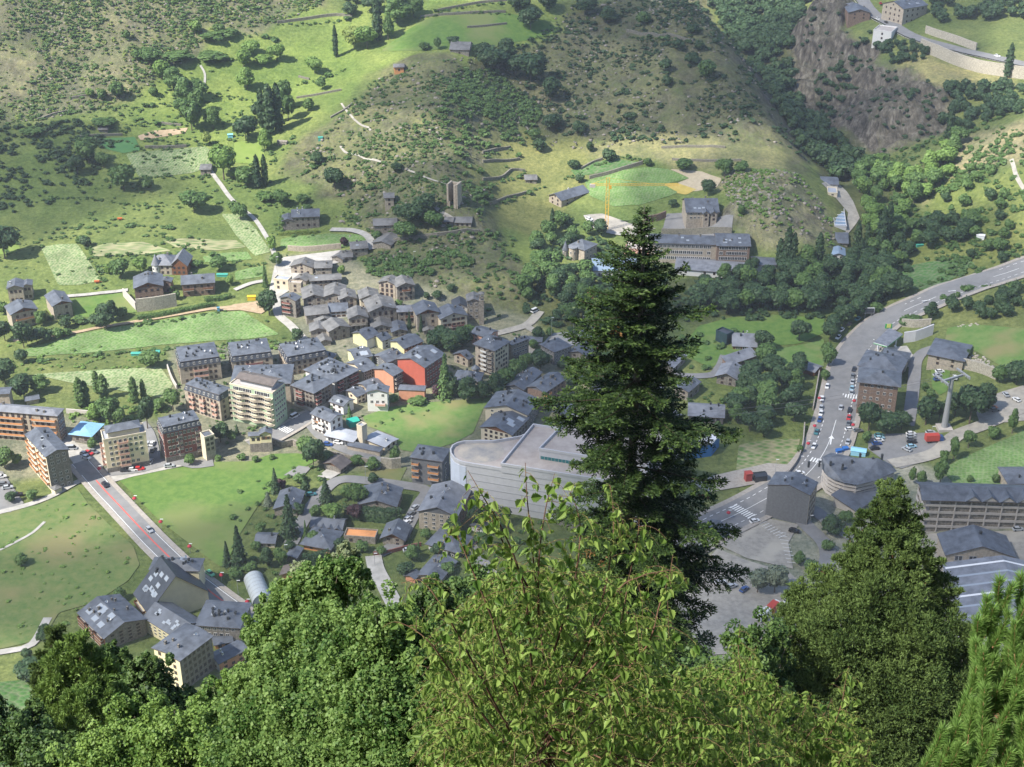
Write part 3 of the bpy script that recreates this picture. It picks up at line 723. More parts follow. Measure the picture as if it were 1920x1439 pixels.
def win_mesh(name, w, h, fr, shut=None):
 m = MB()
 m.box((0, -.03, 0), (w, .10, h), 0)
 m.box((-w * .235, -.085, 0), (w * .38, .02, h * .84), 1); m.box((w * .235, -.085, 0), (w * .38, .02, h * .84), 1)
 if shut:
  m.box((-w * .78, -.05, 0), (w * .5, .06, h), 0); m.box((w * .78, -.05, 0), (w * .5, .06, h), 0)
 return m.mesh(name, [fr, glass])
WN = {'w': win_mesh('window_white', 1.25, 1.45, wframe), 'b': win_mesh('window_brown', 1.25, 1.5, bframe), 's': win_mesh('window_shutters', .95, 1.4, bframe, 1),
      'l': win_mesh('window_wide', 2.0, 1.9, wframe), 'd': win_mesh('window_door', 1.3, 2.1, bframe), 'h': win_mesh('window_shop', 2.8, 2.2, metal)}
def mk_ch(kind):
 m = MB(); m.box((0, 0, .3), (.75, .75, 2.2), 0); m.box((0, 0, 1.5), (1.0, 1.0, .16), 1); m.box((0, 0, 1.72), (.6, .6, .3), 0)
 return m.mesh('chimney_' + kind, [chm[kind], chm['dark']])
CHM = {k: mk_ch(k) for k in chm}
m = MB()
for k in range(3):
 r0, r1 = (.55 * k / 3, .55 * (k + 1) / 3)
m.lathe([(.02, .0), (.25, .04), (.42, .13), (.52, .24)], 10); m.tube((0, 0, -.9), (0, 0, .05), .05, n=5)
DISH = m.mesh('satellite_dish', [dishm])
m = MB(); m.box((0, 0, 0), (1.1, 1.5, .12), 0); m.box((0, 0, .05), (.95, 1.35, .08), 1); SKY = m.mesh('skylight', [metal, sheetg])
BLD = []   # footprints (world polygons)
rb = random.Random(7)
def roof_mesh(kind, Lx, Ly, H, s, rmat, o=.6, ridge='AC', th=.22, cut=None):
 """returns mesh and height function; x along AC, y along AB"""
 m = MB()
 if ridge == 'AB':   # work with swapped axes
  Lr, Wd = Ly, Lx
 else: Lr, Wd = Lx, Ly
 def P(a, b_, z): return (a, b_, z) if ridge == 'AC' else (b_, a, z)
 hw = Wd / 2
 def add(pts, mm):
  if ridge == 'AB': pts = pts[::-1]
  m.poly([P(*p) for p in pts], mm)
 if kind in ('gable', 'shed'):
  top = hw if kind == 'gable' else Wd
  zl, zt = H - s * o, H + s * top
  if kind == 'gable':
   prof = [(-o, zl), (hw, zt), (Wd + o, zl)]
  else:
   prof = [(-o, zl), (Wd + o, H + s * (Wd + o))]
  x0, x1 = -o, Lr + o
  for k in range(len(prof) - 1):
   (b0, z0), (b1, z1) = prof[k], prof[k + 1]
   add([(x0, b0, z0 + th), (x1, b0, z0 + th), (x1, b1, z1 + th), (x0, b1, z1 + th)], 0)
   add([(x0, b1, z1), (x1, b1, z1), (x1, b0, z0), (x0, b0, z0)], 1)
   add([(x0, b0, z0), (x0, b0, z0 + th), (x0, b1, z1 + th), (x0, b1, z1)], 1)
   add([(x1, b1, z1), (x1, b1, z1 + th), (x1, b0, z0 + th), (x1, b0, z0)], 1)
  for (b0, z0) in (prof[0], prof[-1]):
   q = [(x0, b0, z0), (x1, b0, z0), (x1, b0, z0 + th), (x0, b0, z0 + th)]
   add(q if b0 < 0 else q[::-1], 1)
  if kind == 'gable': hf = lambda a, b_: H + th + s * (hw - abs(b_ - hw))
  else: hf = lambda a, b_: H + th + s * b_
 else:
  base = H
  x0, x1, y0, y1 = -o, Lr + o, -o, Wd + o
  if kind == 'mansard':
   mh, ins = 2.5, .9
   a0, a1, b0, b1 = -.25, Lr + .25, -.25, Wd + .25
   c0, c1, d0, d1 = ins - .25, Lr - ins + .25, ins - .25, Wd - ins + .25
   for q in ([(a0, b0), (a1, b0), (c1, d0), (c0, d0)], [(a1, b0), (a1, b1), (c1, d1), (c1, d0)], [(a1, b1), (a0, b1), (c0, d1), (c1, d1)], [(a0, b1), (a0, b0), (c0, d0), (c0, d1)]):
    add([(q[0][0], q[0][1], H), (q[1][0], q[1][1], H), (q[2][0], q[2][1], H + mh), (q[3][0], q[3][1], H + mh)], 2)
   add([(a0, b1, H), (a1, b1, H), (a1, b0, H), (a0, b0, H)], 1)
   base = H + mh; x0, x1, y0, y1 = c0 - .3, c1 + .3, d0 - .3, d1 + .3
   s = min(s, .22)
  w2 = (y1 - y0) / 2; l2 = (x1 - x0) / 2; ins = min(w2, l2)
  zt = base + s * w2; rx0, rx1 = x0 + ins * (1 if kind != 'halfhip' else .4), x1 - ins * (1 if kind != 'halfhip' else .4); ym = (y0 + y1) / 2
  add([(x0, y0, base), (x1, y0, base), (x1, y0, base + th), (x0, y0, base + th)], 1)
  add([(x1, y0, base), (x1, y1, base), (x1, y1, base + th), (x1, y0, base + th)], 1)
  add([(x1, y1, base), (x0, y1, base), (x0, y1, base + th), (x1, y1, base + th)], 1)
  add([(x0, y1, base), (x0, y0, base), (x0, y0, base + th), (x0, y1, base + th)], 1)
  add([(x0, y1, base), (x1, y1, base), (x1, y0, base), (x0, y0, base)], 1)
  z = base + th
  add([(x0, y0, z), (x1, y0, z), (rx1, ym, zt + th), (rx0, ym, zt + th)], 0)
  add([(x1, y1, z), (x0, y1, z), (rx0, ym, zt + th), (rx1, ym, zt + th)], 0)
  add([(x1, y0, z), (x1, y1, z), (rx1, ym, zt + th)], 0)
  add([(x0, y1, z), (x0, y0, z), (rx0, ym, zt + th)], 0)
  hf = lambda a, b_: base + th + s * max(0, min(w2 - abs(b_ - hw), (ins and (l2 - abs(a - Lr / 2)) * (w2 / ins))))
 me = m.mesh('roof', [RM[rmat], trim, RM['dark']])
 if ridge == 'AB': hf2 = lambda x, y: hf(y, x)
 else: hf2 = hf
 return me, hf2
def frame_of(A, b, B, C, z0=None, H=None):
 P0 = gp(A[0], b)
 if z0 is not None:
  d = raydir(A[0], b); t = (z0 - CAMZ) / d[2]; P0 = Vector((d[0] * t, d[1] * t, z0))
 d = raydir(A[0], A[1]); t = P0.y / d[1]; zE = CAMZ + d[2] * t
 if H is not None: zE = P0.z + H
 P = []
 for q in (A, B, C):
  d = raydir(q[0], q[1]); t = (zE - CAMZ) / d[2]; P.append(Vector((d[0] * t, d[1] * t)))
 a = P[0]; u = P[1] - a; v = P[2] - a
 if v.x * u.y - v.y * u.x < 0: u, v = v, u; sw = True
 else: sw = False
 au, av = math.atan2(u.y, u.x), math.atan2(v.y, v.x)
 dlt = (au - av) % (2 * math.pi)
 cor = (math.pi / 2 - dlt) / 2
 wgt = v.length / (u.length + v.length)   # the longer edge keeps its bearing better
 rz = av - 2 * cor * (1 - wgt)
 return P0, zE - P0.z, v.length * max(.6, math.cos(cor)), u.length * max(.6, math.cos(cor)), rz, sw, a
def add_windows(root, Lx, Ly, H, face, n, fl, kind, skip0=False, m0=.08, m1=.92, z0=0.0, hh=None, rows=None):
 if n <= 0: return
 L = Lx if face == 'C' else Ly; hh = hh or H; me = WN[kind]
 if L / n < 1.7: n = max(1, int(L / 1.7))
 for f in range(1 if skip0 else 0, fl):
  if rows is not None and f not in rows: continue
  z = z0 + (f + .52) * hh / fl
  for k in range(n):
   if rb.random() < .06: continue
   s = L * (m0 + (m1 - m0) * (k + .5) / n)
   o = link('window', me, root, (s, 0, z) if face == 'C' else (0, s, z))
   if face == 'B': o.rotation_euler = (0, 0, -math.pi / 2)
   sc = min(1, hh / fl / 2.6); o.scale = (min(1, L / n / 2.1), 1, sc)
def balcony(root, L, face, s0, s1, z, mat, dep=1.3, slab=None):
 m = MB(); x0, x1 = L * s0, L * s1; xm = (x0 + x1) / 2
 m.box((xm, -dep / 2, z), (x1 - x0, dep, .2), 1)
 m.box((xm, -dep + .04, z + .58), (x1 - x0, .07, .85), 0)
 for x in (x0 + .04, x1 - .04): m.box((x, -dep / 2 - .02, z + .58), (.07, dep - .1, .85), 0)
 o = m.build('balcony', [mat, slab or WM['concrete']], root)
 if face == 'B': o.rotation_euler = (0, 0, -math.pi / 2); o.scale = (-1, 1, 1)
def volume(root, F0, F1, Lx, Ly, H, roof, s, wmat, rmat, ridge, o, fl, nB, nC, opt, loc=(0, 0), first=True):
 """one block of a building, as parts of root; F0: bottom extends below the ground"""
 par = root
 m = MB(); W = 0; down = opt.get('down', 4.0)
 m.box((Lx / 2, Ly / 2, (H - down) / 2), (Lx, Ly, H + down), 0)
 mt2 = 0
 gm = opt.get('gable')
 if roof == 'gable':
  if ridge == 'AC':
   for x, e in ((0, 1), (Lx, -1)):
    q = [(x, Ly, H), (x, 0, H), (x, Ly / 2, H + s * Ly / 2)]; m.poly(q if e > 0 else q[::-1], 1)
  else:
   for y, e in ((0, 1), (Ly, -1)):
    q = [(0, y, H), (Lx, y, H), (Lx / 2, y, H + s * Lx / 2)]; m.poly(q if e > 0 else q[::-1], 1)
 if roof == 'shed':
  W_ = Ly if ridge == 'AC' else Lx
  z1 = H + s * W_
  if ridge == 'AC':
   m.poly([(0, Ly, H), (0, 0, H), (0, Ly, z1)], 1); m.poly([(Lx, 0, H), (Lx, Ly, H), (Lx, Ly, z1)], 1); m.poly([(Lx, Ly, H), (0, Ly, H), (0, Ly, z1), (Lx, Ly, z1)], 1)
  else:
   m.poly([(0, 0, H), (Lx, 0, H), (Lx, 0, z1)], 1); m.poly([(Lx, Ly, H), (0, Ly, H), (Lx, Ly, z1)], 1); m.poly([(Lx, 0, H), (Lx, Ly, H), (Lx, Ly, z1), (Lx, 0, z1)], 1)
 wall2 = WM[opt['base']] if 'base' in opt else None
 wo = m.build('wall', [WM[wmat], WM[gm] if gm else WM[wmat]], par)
 if 'faceB' in opt or 'faceC' in opt or 'base' in opt:
  k = MB(); e = .06
  if 'faceB' in opt: k.box((-e / 2, Ly / 2, (H - down) / 2), (e, Ly, H + down - .1), 0)
  if 'faceC' in opt: k.box((Lx / 2, -e / 2, (H - down) / 2), (Lx, e, H + down - .1), 0)
  if 'faceB' in opt and roof == 'gable' and ridge == 'AC' and not gm: k.poly([(-e, Ly, H - .05), (-e, 0, H - .05), (-e, Ly / 2, H + s * Ly / 2 - .05)], 0)
  if 'faceC' in opt and roof == 'gable' and ridge == 'AB' and not gm: k.poly([(0, -e, H - .05), (Lx, -e, H - .05), (Lx / 2, -e, H + s * Lx / 2 - .05)], 0)
  if 'base' in opt:
   hb = H / fl * opt.get('bf', 1)
   k.box((Lx / 2, Ly / 2, (hb - down) / 2), (Lx + .2, Ly + .2, hb + down), 1)
  k.build('wall_cladding', [WM[opt.get('faceB', opt.get('faceC', wmat))], wall2 or WM[wmat]], par)
 if roof == 'flat':
  r = MB(); ph = opt.get('par', .7); t = .3
  r.box((Lx / 2, Ly / 2, H + .05), (Lx - .3, Ly - .3, .12), 0)
  for c, d in (((Lx / 2, t / 2 - .08, H + ph / 2), (Lx + .16, t, ph)), ((Lx / 2, Ly - t / 2 + .08, H + ph / 2), (Lx + .16, t, ph)), ((t / 2 - .08, Ly / 2, H + ph / 2), (t, Ly - 2 * t + .14, ph)), ((Lx - t / 2 + .08, Ly / 2, H + ph / 2), (t, Ly - 2 * t + .14, ph))): r.box(c, d, 1)
  r.build('roof', [RM[rmat], WM[opt.get('parapet', wmat)]], par); hf = lambda x, y: H + .1
 else:
  rm, hf = roof_mesh(roof, Lx, Ly, H, s, rmat, o, ridge)
  link('roof', rm, par)
 nc = opt.get('ch', 1); ck = opt.get('ck', 'dark')
 for k in range(nc):
  x, y = rb.uniform(.15, .85) * Lx, rb.uniform(.15, .85) * Ly
  c = link('chimney', CHM[ck], par, (x, y, hf(x, y) - .1)); c.rotation_euler = (0, 0, rb.uniform(-.1, .1)); c.scale = (rb.uniform(.7, 1.05),) * 2 + (rb.uniform(.5, .8),)
 for k in range(opt.get('dish', 0)):
  x, y = rb.uniform(.2, .8) * Lx, rb.uniform(.2, .8) * Ly
  c = link('satellite_dish', DISH, par, (x, y, hf(x, y) + .9)); c.rotation_euler = (R(55), 0, rb.uniform(0, .8))
 for k in range(opt.get('sk', 0)):
  x, y = rb.uniform(.15, .85) * Lx, rb.uniform(.12, .42) * Ly
  if ridge == 'AB': x, y = rb.uniform(.12, .42) * Lx, rb.uniform(.15, .85) * Ly
  dz = (hf(x + .05, y) - hf(x - .05, y)) / .1, (hf(x, y + .05) - hf(x, y - .05)) / .1
  c = link('skylight', SKY, par, (x, y, hf(x, y) + .06)); c.rotation_euler = (math.atan(dz[1]), -math.atan(dz[0]), 0); c.scale = (opt.get('sks', 1),) * 2 + (1,)
 if roof == 'mansard':
  for face, L, n in (('C', Lx, nC), ('B', Ly, nB)):
   for k in range(n):
    s_ = L * (k + .5) / n
    w_ = link('dormer', WN['w'], par, (s_, .12, H + 1.2) if face == 'C' else (.12, s_, H + 1.2)); w_.scale = (.75, 1, .8)
    w_.rotation_euler = (R(-17), 0, 0) if face == 'C' else (R(-17), 0, -math.pi / 2)
 wk = opt.get('wk', 'b')
 add_windows(par, Lx, Ly, H, 'B', nB, fl, opt.get('wkB', wk), opt.get('s0', False), rows=opt.get('rowsB'))
 add_windows(par, Lx, Ly, H, 'C', nC, fl, opt.get('wkC', wk), opt.get('s0', False), rows=opt.get('rowsC'))
 for (face, s0, s1, rows, mt) in opt.get('bal', []):
  L = Lx if face == 'C' else Ly
  for f in rows: balcony(par, L, face, s0, s1, f * H / fl + .05, WM[mt] if mt in WM else MATS[mt])
 if opt.get('gw'):
  if roof == 'gable' and ridge == 'AC' and s * Ly / 2 > 1.8:
   w_ = link('window', WN['b'], par, (0, Ly / 2, H + s * Ly * .17)); w_.rotation_euler = (0, 0, -math.pi / 2); w_.scale = (.8, 1, .75)
  if roof == 'gable' and ridge == 'AB' and s * Lx / 2 > 1.8:
   w_ = link('window', WN['b'], par, (Lx / 2, 0, H + s * Lx * .17)); w_.scale = (.8, 1, .75)
 return hf
GRP = {}
def T(kx, ox, oy): return lambda p: (ox + p[0] / kx, oy + p[1] / kx)
def building(tr, A, b, B, C, roof, s, wmat, rmat, ridge, fl, nB, nC, cat, label, group=None, vols=(), **opt):
 A2, B2, C2 = tr(A), tr(B), tr(C); bb = tr((A[0], b))[1]
 P0, H, Lx, Ly, rz, sw, a = frame_of(A2, bb, B2, C2)
 if sw: ridge = 'AC' if ridge == 'AB' else 'AB'; nB, nC = nC, nB
 root = thing(cat.replace(' ', '_'), label, cat, (a.x, a.y, P0.z), rz, group)
 H = max(H, 2.2); Lx = max(Lx, 3); Ly = max(Ly, 3)
 hf = volume(root, 0, 0, Lx, Ly, H, roof, s, wmat, rmat, ridge, opt.get('o', .6), fl, nB, nC, opt)
 ca, sa = math.cos(rz), math.sin(rz)
 BLD.append([(a.x + x * ca - y * sa, a.y + x * sa + y * ca) for x, y in ((-1, -1), (Lx + 1, -1), (Lx + 1, Ly + 1), (-1, Ly + 1))])
 root['dims'] = '%.1f x %.1f x %.1f' % (Lx, Ly, H)
 for v in vols:
  sub = link(v.get('name', 'wing'), None, root, (v['x'] * Lx, v['y'] * Ly, 0))
  op = dict(v.get('opt', {})); op.setdefault('ch', 0)
  h2 = H * v.get('h', 1.0)
  tmp = []
  before = set(root.children)
  volume(sub, 0, 0, v['w'] * Lx, v['d'] * Ly, h2, v.get('roof', roof), v.get('s', s), v.get('wall', wmat), v.get('rmat', rmat), v.get('ridge', ridge), v.get('o', .5), v.get('fl', fl), v.get('nB', 0), v.get('nC', 0), op)
 return root, Lx, Ly, H, hf
i_ = lambda p: p
r5 = T(5.138, 300, 620); r4 = T(4.4975, 0, 700); r6 = T(6.54, 560, 640); r8 = T(4.4975, 640, 600); r9 = T(5.533, 880, 600)
rv = T(4.4975, 500, 380); rl = T(4.4975, 0, 380); rll = T(4.4975, 220, 440); ru = T(3.598, 1000, 300); ri = T(3.598, 1400, 300)
rt = T(3.598, 1400, 0); rs = T(3.427, 1400, 580); rc = T(4.364, 480, 840); rk_ = T(4.232, 80, 1000); rf = T(3.84, 940, 580); rw = T(2.885, 1400, 940)
b = building
G1 = 'mansard roofed apartment blocks'
b(r5, (190, 360), 520, (100, 215), (590, 325), 'mansard', .2, 'tan', 'slate', 'AC', 3, 5, 7, 'apartment block', 'leftmost of the three upper tan blocks with slate mansard roof, beside the dark hedge tree', G1, ch=10, dish=2, wk='b', bal=[('C', .33, .68, (1, 2), 'pink')])
b(r5, (690, 305), 440, (605, 170), (1090, 275), 'mansard', .2, 'tan', 'slate', 'AC', 3, 5, 7, 'apartment block', 'middle one of the three upper tan mansard blocks, red balcony in its front', G1, ch=9, dish=3, wk='b', bal=[('C', .35, .75, (1, 2), 'brick')])
b(r5, (1225, 310), 440, (1135, 180), (1615, 240), 'mansard', .2, 'tan', 'slate', 'AC', 3, 5, 6, 'apartment block', 'rightmost of the three upper tan mansard blocks, by the village lane', G1, ch=10, dish=4, wk='b')
b(r5, (575, 680), 880, (215, 580), (720, 610), 'mansard', .2, 'tan', 'slate', 'AB', 4, 8, 2, 'apartment block', 'large tan mansard block left of the green flats with pink balconies', G1, ch=9, dish=1, wk='b', bal=[('B', .08, .2, (1, 2, 3), 'pink'), ('B', .42, .54, (1, 2, 3), 'pink'), ('B', .72, .84, (1, 2, 3), 'pink')])
b(r5, (1250, 510), 700, (690, 420), (1060, 345), 'hip', .25, 'tan', 'slate', 'AB', 4, 0, 0, 'apartment block', 'slate roofed flats standing close behind the pale green block', None, ch=8, dish=2)
gr = b(r5, (1085, 610), 960, (622, 548), (1262, 530), 'flat', .2, 'green', 'flat', 'AB', 7, 10, 5, 'apartment block', 'pale green flats with wavy stone coloured balconies on every floor', None, ch=0, par=.6, parapet='cream', wk='l', s0=True, wkC='w')
root, Lx, Ly, H, hf = gr
m = MB(); m.box((Lx * .5, Ly * .45, H + 1.5), (Lx * .55, Ly * .72, 3), 0); m.build('penthouse', [WM['palewall']], root)
rm_, _ = roof_mesh('gable', Lx * .62, Ly * .8, 0, .32, 'brown', .8, 'AB'); link('penthouse_roof', rm_, root, (Lx * .19, Ly * .05, H + 3.0))
link('satellite_dish', DISH, root, (Lx * .4, Ly * .6, H + 6)).rotation_euler = (1, 0, .3)
for f in range(1, 7):      # wavy balcony bands along the street front
 mb = MB(); z = f * H / 7; N_ = 28
 for k in range(N_):
  y0, y1 = Ly * k / N_, Ly * (k + 1) / N_
  d0 = 1.5 + .55 * math.sin(y0 / Ly * math.pi * 6); d1 = 1.5 + .55 * math.sin(y1 / Ly * math.pi * 6)
  for (dz, hgt, t, mm) in ((0, .2, None, 0), (.25, .8, .08, 1)):
   i0 = d0 if t else d0; 
   if t is None: q = [(0, y0), (0, y1), (-d1, y1), (-d0, y0)]
   else: q = [(-d0 + t, y0), (-d1 + t, y1), (-d1, y1), (-d0, y0)]
   mb.prism([(x, y) for x, y in q], z + dz, z + dz + hgt, mm)
 mb.build('balcony', [WM['cream'], WM['tan']], root)
b(r5, (1480, 600), 800, (1262, 540), (1680, 505), 'hip', .22, 'greystone', 'slate', 'AC', 5, 5, 5, 'apartment block', 'slate roofed street corner flats with red balconies right of the green block', None, ch=6, o=1.0, base='concrete', bal=[('B', .5, .8, (1, 2, 3, 4), 'brick'), ('C', .05, .3, (2, 3, 4), 'brick')])
b(r6, (440, 500), 680, (40, 375), (765, 372), 'hip', .2, 'greystone', 'slate', 'AB', 4, 0, 6, 'apartment block', 'broad grey stone flats crowned with a forest of dark chimneys', None, ch=24, dish=3, sk=2, o=.9, faceB='white', bal=[('C', .1, .3, (1, 2, 3), 'brick'), ('C', .6, .95, (1, 2, 3), 'brick')])
b(r6, (350, 300), 360, (60, 330), (560, 170), 'gable', .25, 'tan', 'slate', 'AC', 2, 0, 0, 'apartment block', 'rear wing of slate roofs behind the forest of chimneys', None, ch=8, dish=2, sk=2, down=12)
b(r6, (790, 378), 520, (625, 255), (922, 305), 'gable', .3, 'cream', 'slate', 'AC', 4, 0, 3, 'town house', 'narrow cream house left of the terracotta brick flats', None, faceC='greystone', ch=1, sk=1, wk='l')
b(r6, (695, 222), 330, (555, 118), (910, 200), 'gable', .3, 'lemon', 'slate', 'AC', 3, 0, 3, 'town house', 'lemon gabled house with a white skylight, uphill of the narrow cream house', None, ch=3, dish=2, sk=2, sks=2)
b(r6, (1080, 262), 340, (905, 185), (1285, 182), 'gable', .35, 'slatewall', 'slate', 'AC', 3, 2, 5, 'town house', 'slate clad block with a dormer between lemon and red walls', None, ch=4, ck='stone', dish=1, wk='w')
b(r6, (1158, 425), 640, (905, 350), (1290, 375), 'gable', .3, 'terracotta', 'slate', 'AC', 4, 0, 2, 'apartment block', 'terracotta brick block with a blank end wall left of the red one', None, faceC='brown', ch=2, wk='l', bal=[('C', .1, .9, (1, 2, 3), 'greystone')])
b(r8, (702, 400), 585, (425, 360), (935, 310), 'gable', .32, 'red', 'slate', 'AC', 4, 0, 6, 'apartment block', 'apartment block with a big blank bright red end wall', None, faceC='brick', ch=5, dish=1, sk=2, sks=2, wk='w')
b(r8, (700, 600), 690, (485, 580), (690, 560), 'hip', .1, 'terracotta', 'slate', 'AB', 2, 0, 0, 'outbuilding', 'low terracotta annex with curved slate roof under the red wall', None, ch=0, o=.3)
b(r8, (215, 165), 250, (78, 118), (330, 130), 'gable', .4, 'lemon', 'slate', 'AC', 3, 0, 0, 'town house', 'upper left of the three pale yellow gable ended houses', 'yellow gabled houses', faceC='white', ch=2)
b(r8, (345, 178), 250, (255, 140), (420, 150), 'gable', .4, 'lemon', 'slate', 'AC', 3, 0, 1, 'town house', 'middle one of the three pale yellow gable ended houses', 'yellow gabled houses', faceC='white', ch=2)
b(r8, (530, 240), 325, (390, 190), (702, 190), 'gable', .35, 'lemon', 'slate', 'AC', 3, 0, 5, 'town house', 'lower right pale yellow gabled house with orange side and brown balcony', 'yellow gabled houses', faceC='orange', ch=1, bal=[('C', .05, .8, (1, 2), 'wood')])
b(r8, (1235, 150), 240, (1097, 110), (1320, 95), 'gable', .3, 'pink', 'slate', 'AB', 3, 2, 2, 'town house', 'pink house behind the big tan flats', None, ch=3, wk='w')
b(r9, (258, 318), 590, (35, 268), (440, 240), 'hip', .3, 'tan', 'slate', 'AC', 6, 3, 5, 'apartment block', 'tall tan six storey flats with overhanging slate roof above the trees', None, ch=8, dish=3, o=1.0, faceC='cream', bal=[('B', .35, .65, (1, 2, 3, 4, 5), 'white'), ('B', .06, .3, (1, 2, 3, 4, 5), 'greystone')])
b(r9, (440, 260), 470, (400, 235), (612, 190), 'gable', .3, 'stone', 'slate', 'AC', 5, 0, 5, 'apartment block', 'stone rear wing behind the tall tan flats', None, ch=5, dish=2, wk='w', bal=[('C', .1, .4, (1, 2), 'greystone')])
b(r8, (1068, 332), 400, (945, 290), (1115, 312), 'gable', .45, 'tan', 'slate', 'AC', 2, 2, 1, 'house', 'beige house with dark brown timber gable beside the tan flats', None, gable='wood', ch=1, wk='b')
b(r8, (1160, 525), 620, (952, 500), (1185, 450), 'hip', .45, 'tan', 'slate', 'AC', 2, 3, 1, 'house', 'slate roofed house with a small round turret behind the round tree', None, ch=4, dish=1, wk='w')
b(r8, (385, 612), 775, (215, 610), (402, 565), 'gable', .3, 'white', 'slate', 'AC', 3, 3, 1, 'house', 'white three storey house at the corner of the central green meadow', None, ch=1, dish=1, gw=1, wk='w', rowsB=(1, 2), bal=[('B', .1, .6, (1,), 'pink')])
b(r6, (712, 680), 775, (555, 620), (840, 640), 'gable', .35, 'cream', 'slate', 'AC', 2, 1, 2, 'house', 'cream gabled house touching the white house', None, ch=1, dish=1)
b(r6, (850, 590), 680, (720, 528), (1030, 530), 'gable', .3, 'tan', 'slate', 'AC', 2, 1, 1, 'house', 'beige house half hidden behind the cream gabled one', None, ch=1, dish=1)
b(r6, (545, 795), 910, (372, 745), (685, 725), 'gable', .35, 'white', 'slate', 'AB', 2, 2, 1, 'house', 'white house between two dark conifers', None, ch=1, sk=1, sks=1.6, gw=1)
b(r6, (385, 985), 1190, (85, 920), (595, 935), 'gable', .35, 'white', 'slate', 'AB', 3, 4, 2, 'house', 'large white house with grey roof and orange awning by the town street', None, ch=3, gw=1, wk='b', bal=[('B', .3, .9, (1, 2), 'white'), ('B', .55, .8, (2,), 'orange')])
b(r6, (662, 1232), 1300, (352, 1135), (732, 1125), 'gable', .12, 'white', 'white', 'AB', 1, 4, 1, 'hall', 'long low white hall left of the cream tower', None, ch=0, wk='h', o=.8)
b(r6, (775, 1062), 1290, (728, 1052), (822, 1045), 'flat', .2, 'cream', 'white', 'AB', 4, 0, 0, 'tower', 'plain square cream tower between two white halls', None, ch=0)
b(r6, (1060, 1295), 1352, (785, 1222), (1245, 1222), 'gable', .14, 'cream', 'white', 'AB', 1, 0, 2, 'hall', 'white roofed hall right of the cream tower beside the meadow', None, ch=1, ck='white', o=.7)
b(r6, (992, 1375), 1418, (590, 1300), (1042, 1335), 'shed', .1, 'tan', 'slate', 'AB', 1, 0, 0, 'outbuilding', 'long slate roofed annex in front of the white halls', None, ch=0, o=.3)
b(r4, (1375, 512), 765, (1297, 430), (1705, 452), 'mansard', .2, 'brick', 'slate', 'AC', 5, 5, 8, 'apartment block', 'dark brick red flats with slate mansard roof', None, ch=4, dish=2, wk='w', base='greystone', bal=[('C', .35, .47, (1, 2, 3, 4), 'greystone'), ('C', .82, .95, (1, 2, 3, 4), 'greystone')])
b(r5, (428, 1040), 1265, (372, 1000), (528, 1018), 'flat', .2, 'cream', 'slate', 'AB', 5, 0, 3, 'apartment block', 'slim pale grey block beside the brick red flats', None, ch=0, wk='b', rowsC=(2, 3, 4), faceC='tan')
b(r5, (1068, 990), 1165, (965, 1000), (1078, 950), 'gable', .5, 'yellow', 'slate', 'AC', 2, 2, 1, 'villa', 'pale yellow villa with steep crossed slate gables by the street bend', None, base='greystone', wk='s', ch=1,
  vols=[dict(x=.1, y=.9, w=.75, d=1.15, h=.92, ridge='AB', s=.55, nB=2, opt=dict(base='greystone'))])
b(r4, (478, 362), 600, (-260, 325), (570, 312), 'hip', .35, 'tan', 'pale', 'AB', 5, 12, 4, 'apartment block', 'long tan flats at the left edge with orange balcony bands', None, ch=4, ck='stone', faceC='brown', wk='d', wkC='w', bal=[('B', .02, .3, (1, 2, 3, 4), 'orange'), ('B', .42, .95, (1, 2, 3, 4), 'orange')])
b(r4, (388, 702), 1000, (200, 525), (580, 652), 'gable', .32, 'greystone', 'slate', 'AB', 6, 7, 3, 'apartment block', 'grey stone gabled flats with orange balconies left of the junction', None, ch=5, sk=3, wk='w', m=1, faceB='cream', bal=[('B', .05, .4, (1, 2, 3, 4, 5), 'orange'), ('B', .6, .95, (1, 2, 3, 4, 5), 'orange')])
ye = b(r4, (872, 572), 850, (815, 500), (1237, 522), 'flat', .2, 'warm', 'white', 'AC', 6, 4, 7, 'apartment block', 'bright cream yellow flats at the sunny junction, salmon balconies', None, ch=0, wk='w', parapet='cream', base='greystone', bal=[('C', .32, .56, (1, 2, 3, 4, 5), 'pink'), ('B', .3, .8, (1, 2, 3, 4), 'pink')])
root, Lx, Ly, H, hf = ye
m = MB(); m.box((Lx * .5, Ly * .5, H + 1.3), (Lx * .74, Ly * .66, 2.6), 0); m.build('penthouse', [WM['cream']], root)
rm_, _ = roof_mesh('hip', Lx * .78, Ly * .7, 0, .42, 'slate', .5, 'AC'); link('penthouse_roof', rm_, root, (Lx * .11, Ly * .15, H + 2.6))
b(r4, (765, 532), 600, (590, 520), (872, 440), 'hip', .15, 'greystone', 'sky', 'AC', 1, 2, 1, 'hall', 'low hall with sky blue roof behind the yellow flats', None, ch=0, o=1)
b(r4, (465, 1000), 1030, (415, 985), (520, 985), 'hip', .5, 'cream', 'old', 'AC', 1, 0, 0, 'hut', 'tiny cream hut with grey cap at the foot of the grey gabled flats', None, ch=0, o=.3, down=1)
